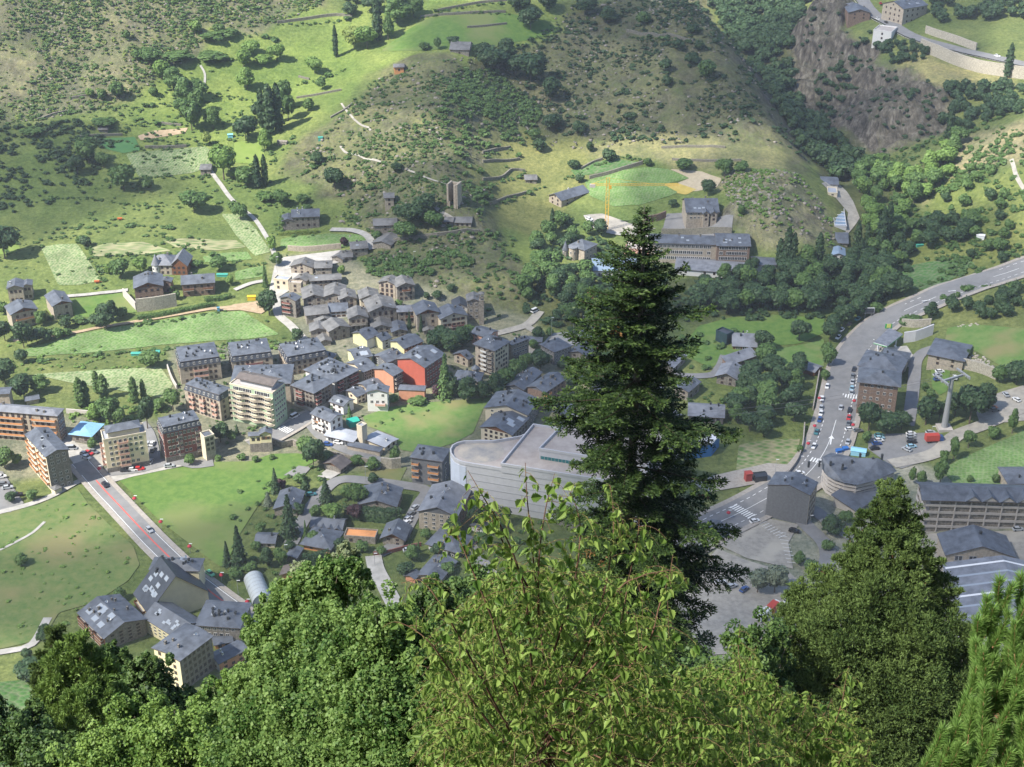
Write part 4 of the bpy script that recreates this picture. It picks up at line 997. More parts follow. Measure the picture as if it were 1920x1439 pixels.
# lower left cluster
b(rk_, (490, 830), 930, (150, 690), (880, 752), 'gable', .36, 'greystone', 'slate', 'AB', 4, 8, 4, 'apartment block', 'grey roofed flats with red brown timber balconies, lower left corner', None, ch=9, ck='stone', sk=7, sks=1.9, dish=2, wk='b', faceB='wood', bal=[('B', .03, .3, (1, 2, 3), 'wood'), ('B', .35, .62, (1, 2, 3), 'wood'), ('B', .67, .95, (1, 2, 3), 'wood')])
yb = b(rk_, (843, 625), 740, (690, 490), (1330, 480), 'gable', 1.0, 'yellow', 'dark', 'AB', 2, 2, 0, 'apartment block', 'tall beige block with steep dark roof full of skylights', None, ch=2, sk=14, sks=1.5, wk='b', down=14, bal=[('B', .3, .9, (1,), 'wood')])
b(rk_, (1235, 300), 480, (860, 275), (1250, 210), 'hip', .3, 'yellow', 'slate', 'AC', 4, 0, 0, 'apartment block', 'slate roofed block rising behind the steep skylight roof', None, ch=7, ck='dark', dish=1, sk=2, sks=2, down=10)
b(rk_, (1075, 832), 930, (850, 640), (1240, 690), 'gable', .55, 'yellow', 'slate', 'AB', 4, 6, 2, 'apartment block', 'steep slate roofed wing with rows of small skylights beside the road', None, ch=1, sk=11, sks=.9, faceC='greystone', wk='w', down=10)
b(rk_, (1560, 752), 880, (1235, 690), (1585, 560), 'hip', .22, 'greystone', 'slate', 'AB', 3, 6, 2, 'apartment block', 'dark stone block with broad slate roof next to the straight road', None, ch=9, ck='dark', dish=2, sk=1, wk='w')
b(rk_, (1085, 1010), 1250, (860, 925), (1360, 830), 'gable', .14, 'yellow', 'slate', 'AC', 5, 3, 6, 'apartment block', 'long grey stone flats with mustard front half hidden by foreground trees', None, ch=3, ck='stone', dish=1, faceC='greystone', wk='b')
b(rk_, (1400, 1030), 1100, (1352, 955), (1600, 905), 'gable', .3, 'white', 'slate', 'AC', 2, 1, 3, 'house', 'small white and orange house beside the road behind the leaves', None, faceC='terracotta', ch=2, ck='white')
b(rk_, (1500, 860), 900, (1370, 900), (1510, 790), 'gable', .25, 'orange', 'slate', 'AB', 1, 2, 0, 'outbuilding', 'orange rendered annex between stone block and small house', None, ch=1, down=6)
# lower centre houses
b(rc, (690, 168), 215, (545, 132), (778, 120), 'gable', .4, 'greystone', 'brown', 'AC', 1, 0, 1, 'barn', 'stone barn with a large orange timber door', None, ch=0, o=.9, gable='wood')
b(rc, (1520, 112), 321, (1268, 83), (1590, 15), 'hip', .3, 'slatewall', 'slate', 'AC', 4, 0, 1, 'apartment block', 'flats with orange timber balconies left of the white shopping centre', None, ch=5, wk='l', down=6, bal=[('B', .1, .45, (1, 2, 3), 'orange'), ('B', .75, .98, (1, 2, 3), 'orange')])
b(rc, (335, 505), 560, (152, 490), (378, 360), 'gable', .4, 'stone', 'slate', 'AC', 2, 1, 2, 'house', 'slate roofed house behind the tall dark spruce', None, ch=1, dish=1)
b(rc, (1145, 480), 560, (832, 480), (1225, 335), 'gable', .32, 'stone', 'slate', 'AC', 2, 3, 4, 'apartment block', 'broad stone house with brown chimneys behind a clipped dark hedge', None, ch=5, ck='stone', dish=2, gw=1, wk='b')
b(rc, (1640, 560), 700, (1340, 500), (1722, 345), 'gable', .4, 'tan', 'pale', 'AC', 4, 4, 4, 'apartment block', 'tan flats with pale slate mansard front, cars parked beside', None, ch=3, dish=3, faceC='brown', wk='w', gable='slatewall')
b(rc, (700, 682), 705, (448, 662), (745, 600), 'gable', .5, 'stone', 'slate', 'AB', 1, 3, 0, 'terrace house', 'row of four little zigzag slate gables', None, ch=1, ck='white',
  vols=[dict(name='gable', x=-.1, y=.02 + .25 * k, w=.7, d=.2, h=1.02, ridge='AC', s=.6) for k in range(4)])
b(rc, (600, 822), 865, (382, 792), (705, 700), 'hip', .35, 'stone', 'slate', 'AC', 1, 2, 1, 'chalet', 'low chalet with wide hipped roof and orange wood front', None, ch=1, dish=1, o=1.2, faceB='orange')
b(rc, (1205, 745), 805, (1032, 735), (1262, 640), 'gable', .55, 'stone', 'slate', 'AC', 2, 2, 2, 'chalet', 'steep gabled chalet with stone chimney right of the orange terrace', None, gable='wood', ch=1, ck='stone', sk=1, wk='b', o=1)
b(rc, (975, 745), 790, (722, 720), (985, 680), 'flat', .1, 'stone', 'orange', 'AB', 1, 3, 0, 'terrace', 'low stone building with bright orange roof terrace', None, ch=0)
b(rc, (1650, 852), 905, (1400, 800), (1780, 745), 'hip', .25, 'slatewall', 'slate', 'AC', 2, 3, 2, 'villa', 'modern slate villa with a raised oval roof and white railing', None, ch=1, dish=1, wk='l', o=1.2, bal=[('B', .3, .95, (1,), 'white')])
b(rc, (150, 790), 818, (0, 780), (168, 712), 'gable', .4, 'cream', 'slate', 'AB', 1, 2, 1, 'house', 'small cream house with a slate dormer near the conifers', None, ch=1)
b(rc, (330, 915), 940, (255, 900), (372, 840), 'gable', .3, 'stone', 'slate', 'AC', 1, 0, 0, 'outbuilding', 'small slate shed by the grey blue fir', None, ch=0)
b(rc, (375, 1042), 1085, (213, 1025), (392, 985), 'gable', .4, 'orange', 'brown', 'AC', 1, 1, 0, 'cabin', 'orange wooden cabin with dark brown roof on the lawn', None, ch=0, o=.9)
b(rc, (1500, 1110), 1130, (1330, 1055), (1625, 950), 'gable', .35, 'stone', 'slate', 'AC', 1, 0, 1, 'house', 'slate roofed house under the birch leaves, lower centre', None, ch=2, dish=1, ck='stone')
b(rc, (1300, 1095), 1110, (1232, 1062), (1330, 1050), 'gable', .35, 'terracotta', 'slate', 'AC', 1, 0, 0, 'outbuilding', 'little annex with terracotta wall beside the lower lane', None, ch=0)
b(rc, (1880, 690), 730, (1792, 612), (1935, 610), 'gable', .3, 'white', 'slate', 'AC', 2, 1, 2, 'house', 'small white house at the foot of the shopping centre', None, ch=1)
b(T(3, 840, 720), (760, 812), 835, (595, 785), (862, 745), 'gable', .45, 'greystone', 'slate', 'AC', 1, 0, 1, 'house', 'slate gabled house just left of the fir trunk', None, ch=2)
b(i_, (1340, 1003), 1018, (1320, 985), (1353, 985), 'gable', .3, 'white', 'slate', 'AC', 1, 0, 1, 'outbuilding', 'little grey roofed white building right of the fir near the pink line', None, ch=0)
# right of the centre, partly behind the fir
b(r9, (600, 985), 1150, (142, 940), (775, 835), 'gable', .3, 'cream', 'slate', 'AC', 4, 5, 4, 'apartment block', 'upper cream and stone gabled flats by the central meadow', None, ch=12, dish=1, faceC='greystone', wk='w')
b(r9, (438, 1192), 1330, (48, 1185), (762, 1050), 'gable', .3, 'cream', 'slate', 'AC', 3, 5, 5, 'apartment block', 'lower cream gabled flats with two white skylights behind the shopping centre', None, ch=3, sk=3, sks=2.2, gable='wood', faceC='greystone', wk='b')
b(r9, (778, 755), 940, (605, 695), (1000, 610), 'gable', .35, 'brown', 'slate', 'AC', 4, 0, 5, 'apartment block', 'brown stone flats with orange corner balconies left of the fir', None, ch=7, ck='stone', gable='slatewall', bal=[('C', 0, .25, (1, 2, 3), 'orange')])
b(r9, (560, 725), 830, (388, 685), (745, 545), 'gable', .35, 'slatewall', 'slate', 'AC', 2, 2, 0, 'apartment block', 'slate clad flats with a pink roof terrace and white dishes', None, ch=5, ck='stone', dish=4, wk='w')
b(r9, (965, 985), 1090, (868, 962), (1090, 895), 'gable', .3, 'stone', 'slate', 'AC', 2, 1, 2, 'house', 'stone house peeping out left of the fir behind the white roofs', None, ch=1)
b(r9, (1240, 1110), 1150, (900, 1100), (1330, 1010), 'hip', .3, 'stone', 'slate', 'AC', 1, 0, 0, 'house', 'wide slate roof with chimneys directly behind the white roof terraces', None, ch=7, ck='stone')
b(r9, (1300, 630), 740, (1150, 608), (1330, 590), 'hip', .15, 'yellow', 'slate', 'AB', 2, 0, 0, 'house', 'ochre yellow cube house left of the fir', None, ch=0)
b(rf, (755, 602), 660, (625, 562), (862, 545), 'hip', .4, 'slatewall', 'slate', 'AC', 2, 2, 2, 'house', 'dark glazed slate villa with a brown chimney left of the fir trunk', None, ch=2, ck='stone', wk='l')
b(rf, (830, 695), 750, (600, 660), (975, 640), 'gable', .35, 'stone', 'slate', 'AB', 2, 0, 1, 'house', 'cluster of slate ridges with brick chimneys in front of the dark villa', None, ch=8, ck='stone')
b(rf, (1600, 780), 830, (1350, 765), (1602, 690), 'gable', .45, 'greystone', 'pale', 'AB', 1, 6, 0, 'terrace house', 'row house with pale slate roof and black chimneys right of the fir', None, ch=5, ck='dark', sk=0, wk='d')
b(rf, (1835, 275), 300, (1668, 272), (1837, 185), 'gable', .5, 'wood', 'pale', 'AB', 1, 3, 0, 'house', 'house with long glazed dormer beside the dark glass cube', None, ch=2, dish=1, wk='l')
b(rf, (1625, 190), 265, (1530, 165), (1690, 175), 'flat', .1, 'glassdark', 'dark', 'AC', 2, 0, 0, 'house', 'black glass cube at the edge of the green meadow', None, ch=0)
b(rf, (1640, 405), 430, (1622, 370), (1822, 320), 'shed', .35, 'brown', 'pale', 'AC', 1, 0, 3, 'house', 'long grey shed roofed house below the glazed dormer house', None, ch=1)
b(rf, (1690, 500), 560, (1545, 492), (1768, 425), 'gable', .45, 'greystone', 'pale', 'AC', 2, 2, 0, 'chalet', 'stone chalet at the top of the small street right of the fir', None, ch=1, o=1)
b(r9, (880, 335), 470, (700, 270), (1090, 290), 'hip', .3, 'grey', 'slate', 'AC', 4, 4, 5, 'apartment block', 'grey rendered block with small oval windows and pointed dormers', None, ch=3, ck='dark', wk='w')
b(r9, (745, 245), 270, (615, 240), (760, 195), 'gable', .3, 'grey', 'slate', 'AB', 1, 0, 0, 'outbuilding', 'low slate roofed garage by the gravel road fork', None, ch=0)
b(i_, (1140, 640), 650, (1085, 634), (1160, 622), 'gable', .3, 'stone', 'slate', 'AB', 1, 2, 0, 'house', 'slate roof seen between fir branches beside the parking deck', None, ch=1)
b(i_, (1262, 690), 702, (1228, 684), (1290, 668), 'gable', .35, 'stone', 'pale', 'AC', 1, 1, 2, 'house', 'pale roofed house showing through the fir branches on the right', None, ch=1)
for k, (A, bb, B, C, lb) in enumerate((((1100, 668), 682, (1065, 664), (1125, 652), 'stone house left of the fir beneath the parking deck'), ((1225, 745), 762, (1190, 740), (1255, 728), 'slate house glimpsed behind the fir trunk, upper one'), ((1290, 735), 752, (1262, 730), (1318, 718), 'pale roofed house behind the right fir boughs'), ((1255, 800), 818, (1215, 795), (1290, 783), 'slate house glimpsed behind the fir trunk, lower one'))):
 b(i_, A, bb, B, C, 'gable', .35, ['stone', 'tan'][k % 2], ['slate', 'pale'][k % 2], 'AC', 2, 2, 2, 'house', lb, None, ch=2, ck='stone')
# main road side
b(rs, (975, 495), 690, (725, 490), (1032, 415), 'hip', .35, 'brown', 'slate', 'AC', 5, 5, 3, 'apartment block', 'tall brown stone flats beside the main road, nearest the car park', None, ch=1, dish=0, o=1.2, wk='w')
b(rs, (975, 412), 500, (728, 365), (1032, 320), 'hip', .35, 'brown', 'slate', 'AC', 4, 2, 1, 'apartment block', 'brown stone flats with black chimneys behind the tall brown ones', None, ch=4, ck='dark', o=1.2)
b(rs, (1028, 338), 400, (872, 302), (1032, 282), 'hip', .3, 'cream', 'slate', 'AB', 2, 0, 0, 'office', 'small slate roofed office beside the fuel canopy', None, ch=1)
b(rs, (1392, 335), 395, (1168, 290), (1440, 235), 'hip', .2, 'tan', 'slate', 'AC', 2, 2, 0, 'lift station', 'stone lift station with broad slate roof below the lawn', None, ch=0, o=.8)
b(rs, (405, 1197), 1392, (120, 1152), (502, 1128), 'gable', .28, 'slatewall', 'slate', 'AC', 5, 0, 4, 'apartment block', 'block with a blank slate grey end wall beside the empty car park', None, faceC='tan', ch=4, dish=2, wk='b', o=.3)
b(rs, (700, 1290), 1320, (505, 1295), (1092, 1172), 'shed', .2, 'concrete', 'slate', 'AC', 1, 0, 0, 'apartment block', 'low slate roofed wing of the curved unfinished flats', None, ch=5, o=1)
b(rs, (1960, 1120), 1160, (1668, 1098), (1850, 1020), 'hip', .4, 'tan', 'slate', 'AB', 2, 3, 0, 'house', 'slate roofed house at the right edge above the unfinished flats', None, ch=1)
b(rw, (1450, 302), 365, (1080, 292), (1400, 190), 'gable', .35, 'tan', 'slate', 'AC', 2, 4, 1, 'warehouse', 'stone warehouse with rounded slate roof beside the blue lorry', None, ch=1, wk='h', rowsB=(1,), o=.5)
wh = b(i_, (2040, 1200), 1230, (1805, 1166), (1945, 1066), 'gable', .22, 'palewall', 'pale', 'AC', 1, 0, 0, 'warehouse', 'big grey warehouse roof with pale stripes at the lower right', None, ch=0)
root, Lx, Ly, H, hf = wh
for k in range(7):
 for sgn in (0, 1):
  x = Lx * (k + .5) / 7; y0, y1 = (0, Ly / 2) if sgn == 0 else (Ly / 2, Ly); mb = MB()
  za, zb = hf(x, y0 + .01) + .05, hf(x, y1 - .01) + .05
  mb.poly([(x - .5, y0, za), (x + .5, y0, za), (x + .5, y1, zb), (x - .5, y1, zb)]); mb.build('rooflight_strip', [sheetg if k % 3 else dishm], root)
GV = 'stone houses of the old village'
def v(A, bb, B, C, s, wm, n1, n2, lb, ridge='AC', roof='gable', tr=rv, fl=2, rm='old', cat='stone house', grp=GV, **o):
 o.setdefault('ch', 1); o.setdefault('ck', 'stone'); o.setdefault('down', 6); o.setdefault('gw', 1)
 return building(tr, A, bb, B, C, roof, s, wm, rm, ridge, fl, n1, n2, cat, lb, grp, **o)
v((385, 548), 605, (200, 540), (425, 500), .35, 'tan', 3, 1, 'beige village house nearest the sunlit square')
v((545, 548), 605, (410, 545), (532, 492), .3, 'stone', 1, 0, 'plain stone house right of the beige one at the square', ridge='AB')
v((640, 482), 512, (545, 465), (720, 440), .35, 'stone', 1, 1, 'low stone house linking the square to the upper lane')
v((720, 458), 490, (628, 460), (712, 405), .3, 'stone', 1, 0, 'small grey roofed house left of the house above the orchard', ridge='AB')
v((850, 382), 440, (715, 392), (830, 325), .3, 'stone', 2, 0, 'wide grey roofed house above the bushy slope', ridge='AB', sk=1)
v((440, 115), 210, (215, 118), (428, 55), .4, 'greystone', 4, 1, 'big stone villa with white chimney pots above the ringed crop field', ridge='AB', ch=6, ck='white', cat='villa', grp=None, rm='slate',
  vols=[dict(name='wing', x=0, y=.98, w=.8, d=.4, h=.7, ridge='AC', s=.3, nB=1)])
v((1095, 188), 235, (905, 195), (1090, 132), .35, 'stone', 1, 0, 'long barn with ivy on its end beside the wood', ridge='AB', cat='barn', grp=None, ch=0)
v((1045, 375), 392, (925, 332), (1070, 292), .3, 'stone', 0, 0, 'low slate shelter by the lane end below the barn', cat='outbuilding', grp=None, ch=0, fl=1)
v((1565, 168), 195, (1500, 160), (1575, 128), .3, 'stone', 1, 0, 'open slate roofed shed below the ruined tower', cat='outbuilding', grp=None, ch=0, fl=1, ridge='AB')
v((1722, 172), 210, (1582, 155), (1700, 115), .25, 'tan', 3, 0, 'small chapel with pale stone walls below the ruined tower', cat='chapel', grp=None, ch=0, fl=1, ridge='AB')
v((330, 665), 695, (240, 640), (362, 620), .35, 'stone', 0, 0, 'small grey roof wedged behind the cream walls')
v((625, 645), 705, (370, 665), (628, 600), .3, 'stone', 5, 1, 'long stone house with a row of windows below the rocky bank', ridge='AB', sk=1)
v((180, 662), 745, (45, 660), (240, 632), .1, 'cream', 2, 0, 'flat roofed cream building glaring in the sun', roof='flat', rm='white', ch=0, cat='building', grp=None)
v((288, 690), 765, (185, 682), (305, 668), .1, 'tan', 1, 0, 'flat roofed tan block in front of the cream one', roof='flat', rm='flat', ch=0, cat='building', grp=None)
v((240, 828), 975, (103, 812), (300, 800), .35, 'greystone', 1, 2, 'dark house with stacked red balconies beside the big round tree', fl=4, rm='slate', bal=[('B', .3, .85, (1, 2, 3), 'brick')], grp=None)
v((485, 798), 870, (308, 797), (430, 715), .35, 'stone', 2, 0, 'stone house with white gutter line behind the layered old roofs')
v((650, 792), 860, (490, 768), (600, 700), .35, 'stone', 2, 1, 'left one of the twin gabled houses in the village middle')
v((755, 806), 880, (610, 800), (690, 745), .35, 'stone', 2, 1, 'right one of the twin gabled houses with two dark barn openings', wk='d')
v((945, 800), 895, (785, 797), (890, 738), .35, 'cream', 3, 1, 'pale yellow village house with brown shutters', wk='s')
v((1082, 692), 810, (950, 668), (1110, 645), .35, 'tan', 3, 0, 'tan house with arched red brown openings under the cliff', fl=3, wk='d')
v((1245, 697), 818, (1088, 692), (1160, 640), .4, 'stone', 3, 0, 'stone house with thin balcony right of the arched one', fl=3, bal=[('B', .25, .7, (2,), 'wood')])
v((1095, 895), 1005, (865, 925), (1055, 800), .35, 'stone', 4, 0, 'broad L shaped stone house in the village centre', wk='d', sk=1)
v((1260, 915), 1010, (1105, 922), (1255, 865), .35, 'stone', 3, 0, 'pale roofed house next to the two thin conifers', ridge='AB', rm='pale', bal=[('B', .1, .6, (1,), 'wood')])
v((520, 932), 1005, (335, 955), (500, 860), .3, 'stone', 1, 0, 'oldest looking stone barn with layered lichen roof', ridge='AB', cat='barn')
v((680, 912), 965, (528, 912), (650, 842), .35, 'white', 3, 0, 'village house with white front and dark shutters', ridge='AB', wk='s', rm='slate')
v((850, 968), 1075, (693, 972), (820, 895), .4, 'stone', 3, 0, 'stone house with wide balcony behind the barn with square openings', bal=[('B', .1, .9, (1,), 'stone')])
v((555, 988), 1025, (408, 997), (500, 932), .35, 'stone', 0, 0, 'small barn left of the paired stone barns', cat='barn', ch=0)
v((515, 1077), 1145, (368, 1062), (450, 1020), .35, 'stone', 1, 0, 'left of the paired stone barns beside the steep lane', cat='barn', ch=0)
v((700, 1050), 1135, (515, 1077), (610, 990), .35, 'stone', 2, 0, 'right of the paired stone barns with one square opening', cat='barn', ch=0)
v((542, 1168), 1205, (440, 1168), (500, 1120), .4, 'stone', 0, 0, 'smallest stone barn on the grass above the mansard blocks', cat='barn', ch=0)
v((1050, 1052), 1100, (885, 1048), (1000, 978), .35, 'stone', 3, 0, 'stone house with arched windows behind the lemon gables')
v((1180, 1082), 1125, (1058, 1085), (1140, 1010), .35, 'stone', 2, 0, 'slate house between lemon gables and thin conifers', rm='slate')
v((1452, 925), 1065, (1265, 942), (1400, 850), .4, 'tan', 2, 0, 'tall tan house with timber gable right of the thin conifers', gable='wood', fl=3, rm='slate', dish=1)
v((1690, 952), 1070, (1455, 967), (1600, 885), .35, 'cream', 5, 0, 'wide cream house with red flowers on its balcony', fl=3, rm='slate', bal=[('B', .15, .6, (1,), 'brick')], wk='s')
v((1692, 888), 915, (1570, 872), (1640, 828), .5, 'white', 2, 0, 'small white house with a glazed dark roof', rm='dark', ch=0)
v((1800, 832), 985, (1692, 832), (1790, 775), .4, 'stone', 2, 0, 'grey stone church house below the belfry', fl=3, cat='church', grp=None, wk='w')
v((1412, 1090), 1112, (1325, 1092), (1390, 1045), .3, 'stone', 0, 0, 'low shed roof right of the thin conifers', cat='outbuilding', grp=None, ch=0, fl=1)
# chalets on the left
GC = 'chalets among the left fields'
v((190, 715), 845, (60, 750), (260, 650), .4, 'tan', 3, 1, 'topmost grey roofed chalet at the left edge', tr=rl, ridge='AC', rm='slate', cat='chalet', grp=GC, ck='white',
  vols=[dict(name='wing', x=.3, y=-.55, w=.7, d=.6, h=.95, ridge='AC', s=.35, nB=2, nC=2)])
v((600, 842), 955, (438, 862), (500, 760), .4, 'tan', 2, 2, 'chalet with terrace and red garage door at the drive', tr=rl, rm='slate', cat='chalet', grp=GC, gable='wood')
v((312, 898), 1020, (88, 938), (240, 835), .35, 'tan', 3, 0, 'chalet with an orange brown balcony, lowest of the left three', tr=rl, rm='slate', cat='chalet', grp=GC, gable='wood', bal=[('B', .05, .85, (1,), 'orange')])
tv = v((1445, 532), 610, (1290, 522), (1470, 450), .5, 'tan', 3, 1, 'villa with a conical corner turret and dark timber gable', tr=rl, roof='hip', ridge='AB', rm='pale', cat='villa', grp=GC, ch=3,
  vols=[dict(name='gabled_wing', x=.0, y=-.8, w=1.0, d=.85, h=1.0, roof='gable', ridge='AC', s=.95, wall='wood', nB=3)])
v((1370, 702), 815, (1132, 712), (1335, 610), .35, 'brown', 4, 1, 'broad brown chalet behind the high stone terrace wall', tr=rl, rm='slate', cat='chalet', grp=GC, gable='wood', ck='stone', ch=3)
v((1438, 668), 760, (1340, 662), (1440, 640), .3, 'brown', 2, 1, 'annex with white framed windows right of the broad brown chalet', tr=rl, rm='slate', cat='chalet', grp=GC)
v((815, 402), 505, (545, 412), (792, 332), .45, 'brown', 4, 0, 'brown stone chalet with a central dormer beside the white drive', tr=rll, ridge='AB', rm='slate', cat='chalet', grp=GC, ch=2, bal=[('B', .05, .35, (1,), 'wood'), ('B', .65, .95, (1,), 'wood')])
# turrets
def turret(px, py_b, px_w, py_t, rmat, wmat, label, cone=1.3):
 P = gp(px, py_b); s = gscale(P); r = px_w / s / 2
 d = raydir(px, py_t); H = CAMZ + d[2] * P.y / d[1] - P.z
 t = thing('turret', label, 'turret', P)
 m = MB(); m.lathe([(r, -3), (r, H)], 16); m.build('wall', WM[wmat], t)
 m = MB(); m.lathe([(r * 1.2, H - .2), (r * 1.15, H), (.05, H + r * 2 * cone)], 16); m.build('roof', RM[rmat], t)
 for a in (-2.2, -1.2):
  w_ = link('window', WN['w'], t, (r * math.cos(a), r * math.sin(a), H * .6)); w_.rotation_euler = (0, 0, a + math.pi / 2); w_.scale = (.6, 1, .9)
 return t
turret(294.6, 513, 15, 495, 'pale', 'white', 'white corner turret with silver cone roof on the timber gabled villa')
turret(1060, 480, 11, 468, 'slate', 'stone', 'slim turret with a tall slate cone left of the round tower house', 1.6)
turret(1074, 486, 15, 463, 'pale', 'tan', 'stout round tan tower on the house above the long sheds', .1)
turret(892, 712, 14, 690, 'slate', 'tan', 'little slate capped turret in front of the tan flats', .5)
# upper part
GU = None
v((190, 272), 322, (108, 238), (368, 215), .45, 'tan', 2, 3, 'white gabled farmhouse left of the yellow crane', tr=ru, rm='slate', cat='farmhouse', grp=GU, ck='white', o=.9)
v((1006, 337), 345, (985, 337), (1003, 328), .3, 'stone', 1, 0, 'lone stone hut on the yellow green terraces', tr=i_, cat='hut', grp=GU, ch=0, fl=1, ridge='AB')
v((345, 612), 690, (245, 578), (425, 570), .5, 'tan', 1, 3, 'turreted stone mansion at the edge of the dark trees', tr=ru, roof='hip', rm='slate', cat='mansion', grp=GU, wk='w')
v((1250, 352), 402, (1042, 370), (1262, 268), .45, 'tan', 7, 2, 'brick hotel with tall chimneys on the terrace under the rocks', tr=ru, ridge='AB', rm='slate', cat='hotel', grp=GU, ch=3, ck='stone', sk=3, fl=2, wk='w',
  vols=[dict(name='gable', x=-.15, y=.08, w=.6, d=.18, h=1.05, ridge='AC', s=.8, nB=2), dict(name='gable', x=-.15, y=.32, w=.6, d=.18, h=1.05, ridge='AC', s=.8, nB=2)])
v((1238, 572), 690, (785, 560), (1238, 515), .35, 'tan', 14, 0, 'long brick and cream hotel with a red canopy behind the fir tip', tr=ru, ridge='AB', rm='slate', cat='hotel', grp=GU, ch=3, sk=2, fl=3, wk='l')
v((1462, 582), 685, (1242, 585), (1455, 500), .35, 'brown', 8, 2, 'brown stone hotel wing with dark glass bands, right of the long hotel', tr=ru, ridge='AB', rm='slate', cat='hotel', grp=GU, ch=2, sk=6, fl=3, wk='l')
v((900, 628), 690, (618, 600), (905, 575), .1, 'pink', 5, 0, 'low round ended brick annex of the long hotel', tr=ru, roof='flat', rm='flat', cat='hotel annex', grp=GU, ch=0)
v((702, 748), 810, (408, 752), (700, 668), .2, 'white', 5, 1, 'white walled shed with blue grey roof left of the fir', tr=ru, ridge='AB', rm='blue', cat='shed', grp=GU, ch=0, fl=1, wk='h')
v((1420, 768), 800, (945, 765), (1505, 688), .25, 'white', 6, 0, 'long grey roofed shed behind the dark river trees', tr=ru, ridge='AB', rm='pale', cat='shed', grp=GU, ch=0, fl=1)
v((1640, 716), 735, (1500, 716), (1600, 660), .2, 'white', 0, 0, 'short pale roofed shed at the end of the long one', tr=ru, ridge='AB', rm='slate', cat='shed', grp=GU, ch=0, fl=1)
gw_ = v((672, 468), 480, (592, 468), (655, 275), .02, 'palewall', 0, 0, 'works building with a striped glass roof in the gorge mouth', tr=ri, roof='flat', rm='blue', cat='works', grp=GU, ch=0, fl=1)
root, Lx, Ly, H, hf = gw_
for k in range(9):
 mb = MB(); mb.box((Lx * (k + .5) / 9, Ly / 2, H + .35), (.5 if k < 5 else 1.8, Ly * .94, .12)); mb.build('rooflight_strip', dishm, root)
v((612, 230), 260, (548, 225), (600, 190), .1, 'cream', 1, 0, 'cream cube above the striped glass roof', tr=ri, roof='flat', rm='white', cat='building', grp=GU, ch=0)
v((615, 180), 192, (505, 168), (580, 130), .25, 'white', 0, 0, 'grey roofed shed at the top of the gorge yard', tr=ri, cat='shed', grp=GU, ch=0, fl=1, ridge='AB', rm='slate')
v((680, 575), 590, (605, 575), (680, 495), .25, 'stone', 0, 0, 'slate roofed shed between the glass roof and the poplars', tr=ri, cat='shed', grp=GU, ch=0, fl=1, ridge='AB', rm='slate')
v((662, 648), 690, (578, 645), (665, 600), .35, 'white', 2, 1, 'white house with blue grey roof left of the tall poplars', tr=ri, cat='house', grp=GU, fl=2, rm='blue')
v((440, 480), 510, (345, 430), (460, 350), .0, 'white', 0, 0, 'small white shed with pitched roof among bushes by the main road', tr=T(3.427, 1400, 580), cat='shed', grp=GU, ch=1, fl=1) if 0 else None
v((435, 405), 432, (345, 350), (438, 355), .3, 'wood', 0, 0, 'brown cottage with pale slate roof in the meadow corner', tr=rs, cat='cottage', grp=GU, ch=1, fl=1, rm='pale', ridge='AB')
v((715, 50), 75, (590, 15), (735, 10), .35, 'stone', 1, 0, 'leftmost roof of the hamlet on the cliff', tr=rt, cat='house', grp=GU, rm='pale')
v((835, 88), 135, (688, 85), (800, 45), .3, 'brown', 2, 0, 'brown stone house on the cliff edge above the gorge', tr=rt, cat='house', grp=GU, rm='slate')
v((978, 222), 282, (862, 202), (990, 185), .1, 'white', 1, 0, 'white walled flat roofed house below the mountain road', tr=rt, roof='flat', rm='flat', cat='house', grp=GU, ch=0)
v((1060, 62), 170, (945, 20), (1195, 28), .35, 'tan', 4, 4, 'large beige hamlet house at the top edge', tr=rt, cat='house', grp=GU, rm='slate', fl=3, sk=3)
v((879, 94), 107, (846, 90), (874, 82), .4, 'stone', 1, 0, 'lone stone barn with grey roof on top of the hill', tr=i_, cat='barn', grp=GU, ch=0, fl=1, ridge='AB')
v((757, 126), 137, (739, 126), (754, 120), .25, 'orange', 1, 0, 'tiny orange hut on the sunny brow', tr=i_, cat='hut', grp=GU, ch=0, fl=1, ridge='AB')
v((738, 371), 387, (721, 371), (736, 362), .3, 'tan', 1, 0, 'small tower like hut on the slope left of the ruin', tr=i_, cat='hut', grp=GU, ch=0, fl=2, ridge='AB')
v((394, 318), 328, (377, 316), (392, 308), .3, 'stone', 1, 0, 'field hut where the light lane begins', tr=i_, cat='hut', grp=GU, ch=0, fl=1, ridge='AB')
v((201, 246), 250, (187, 244), (199, 240), .2, 'greystone', 0, 0, 'dark little shelter on the upper left terraces', tr=i_, cat='hut', grp=GU, ch=0, fl=1, ridge='AB')
v((16, 738), 768, (-20, 735), (10, 728), .2, 'tan', 0, 0, 'grey roofed end of a house at the left edge by the trees', tr=i_, cat='house', grp=GU, ch=0, ridge='AB', rm='slate')
v((72, 748), 756, (48, 750), (66, 742), .3, 'tan', 0, 0, 'small roof rising behind the long tan flats', tr=i_, cat='outbuilding', grp=GU, ch=0, ridge='AB', rm='slate', fl=1)
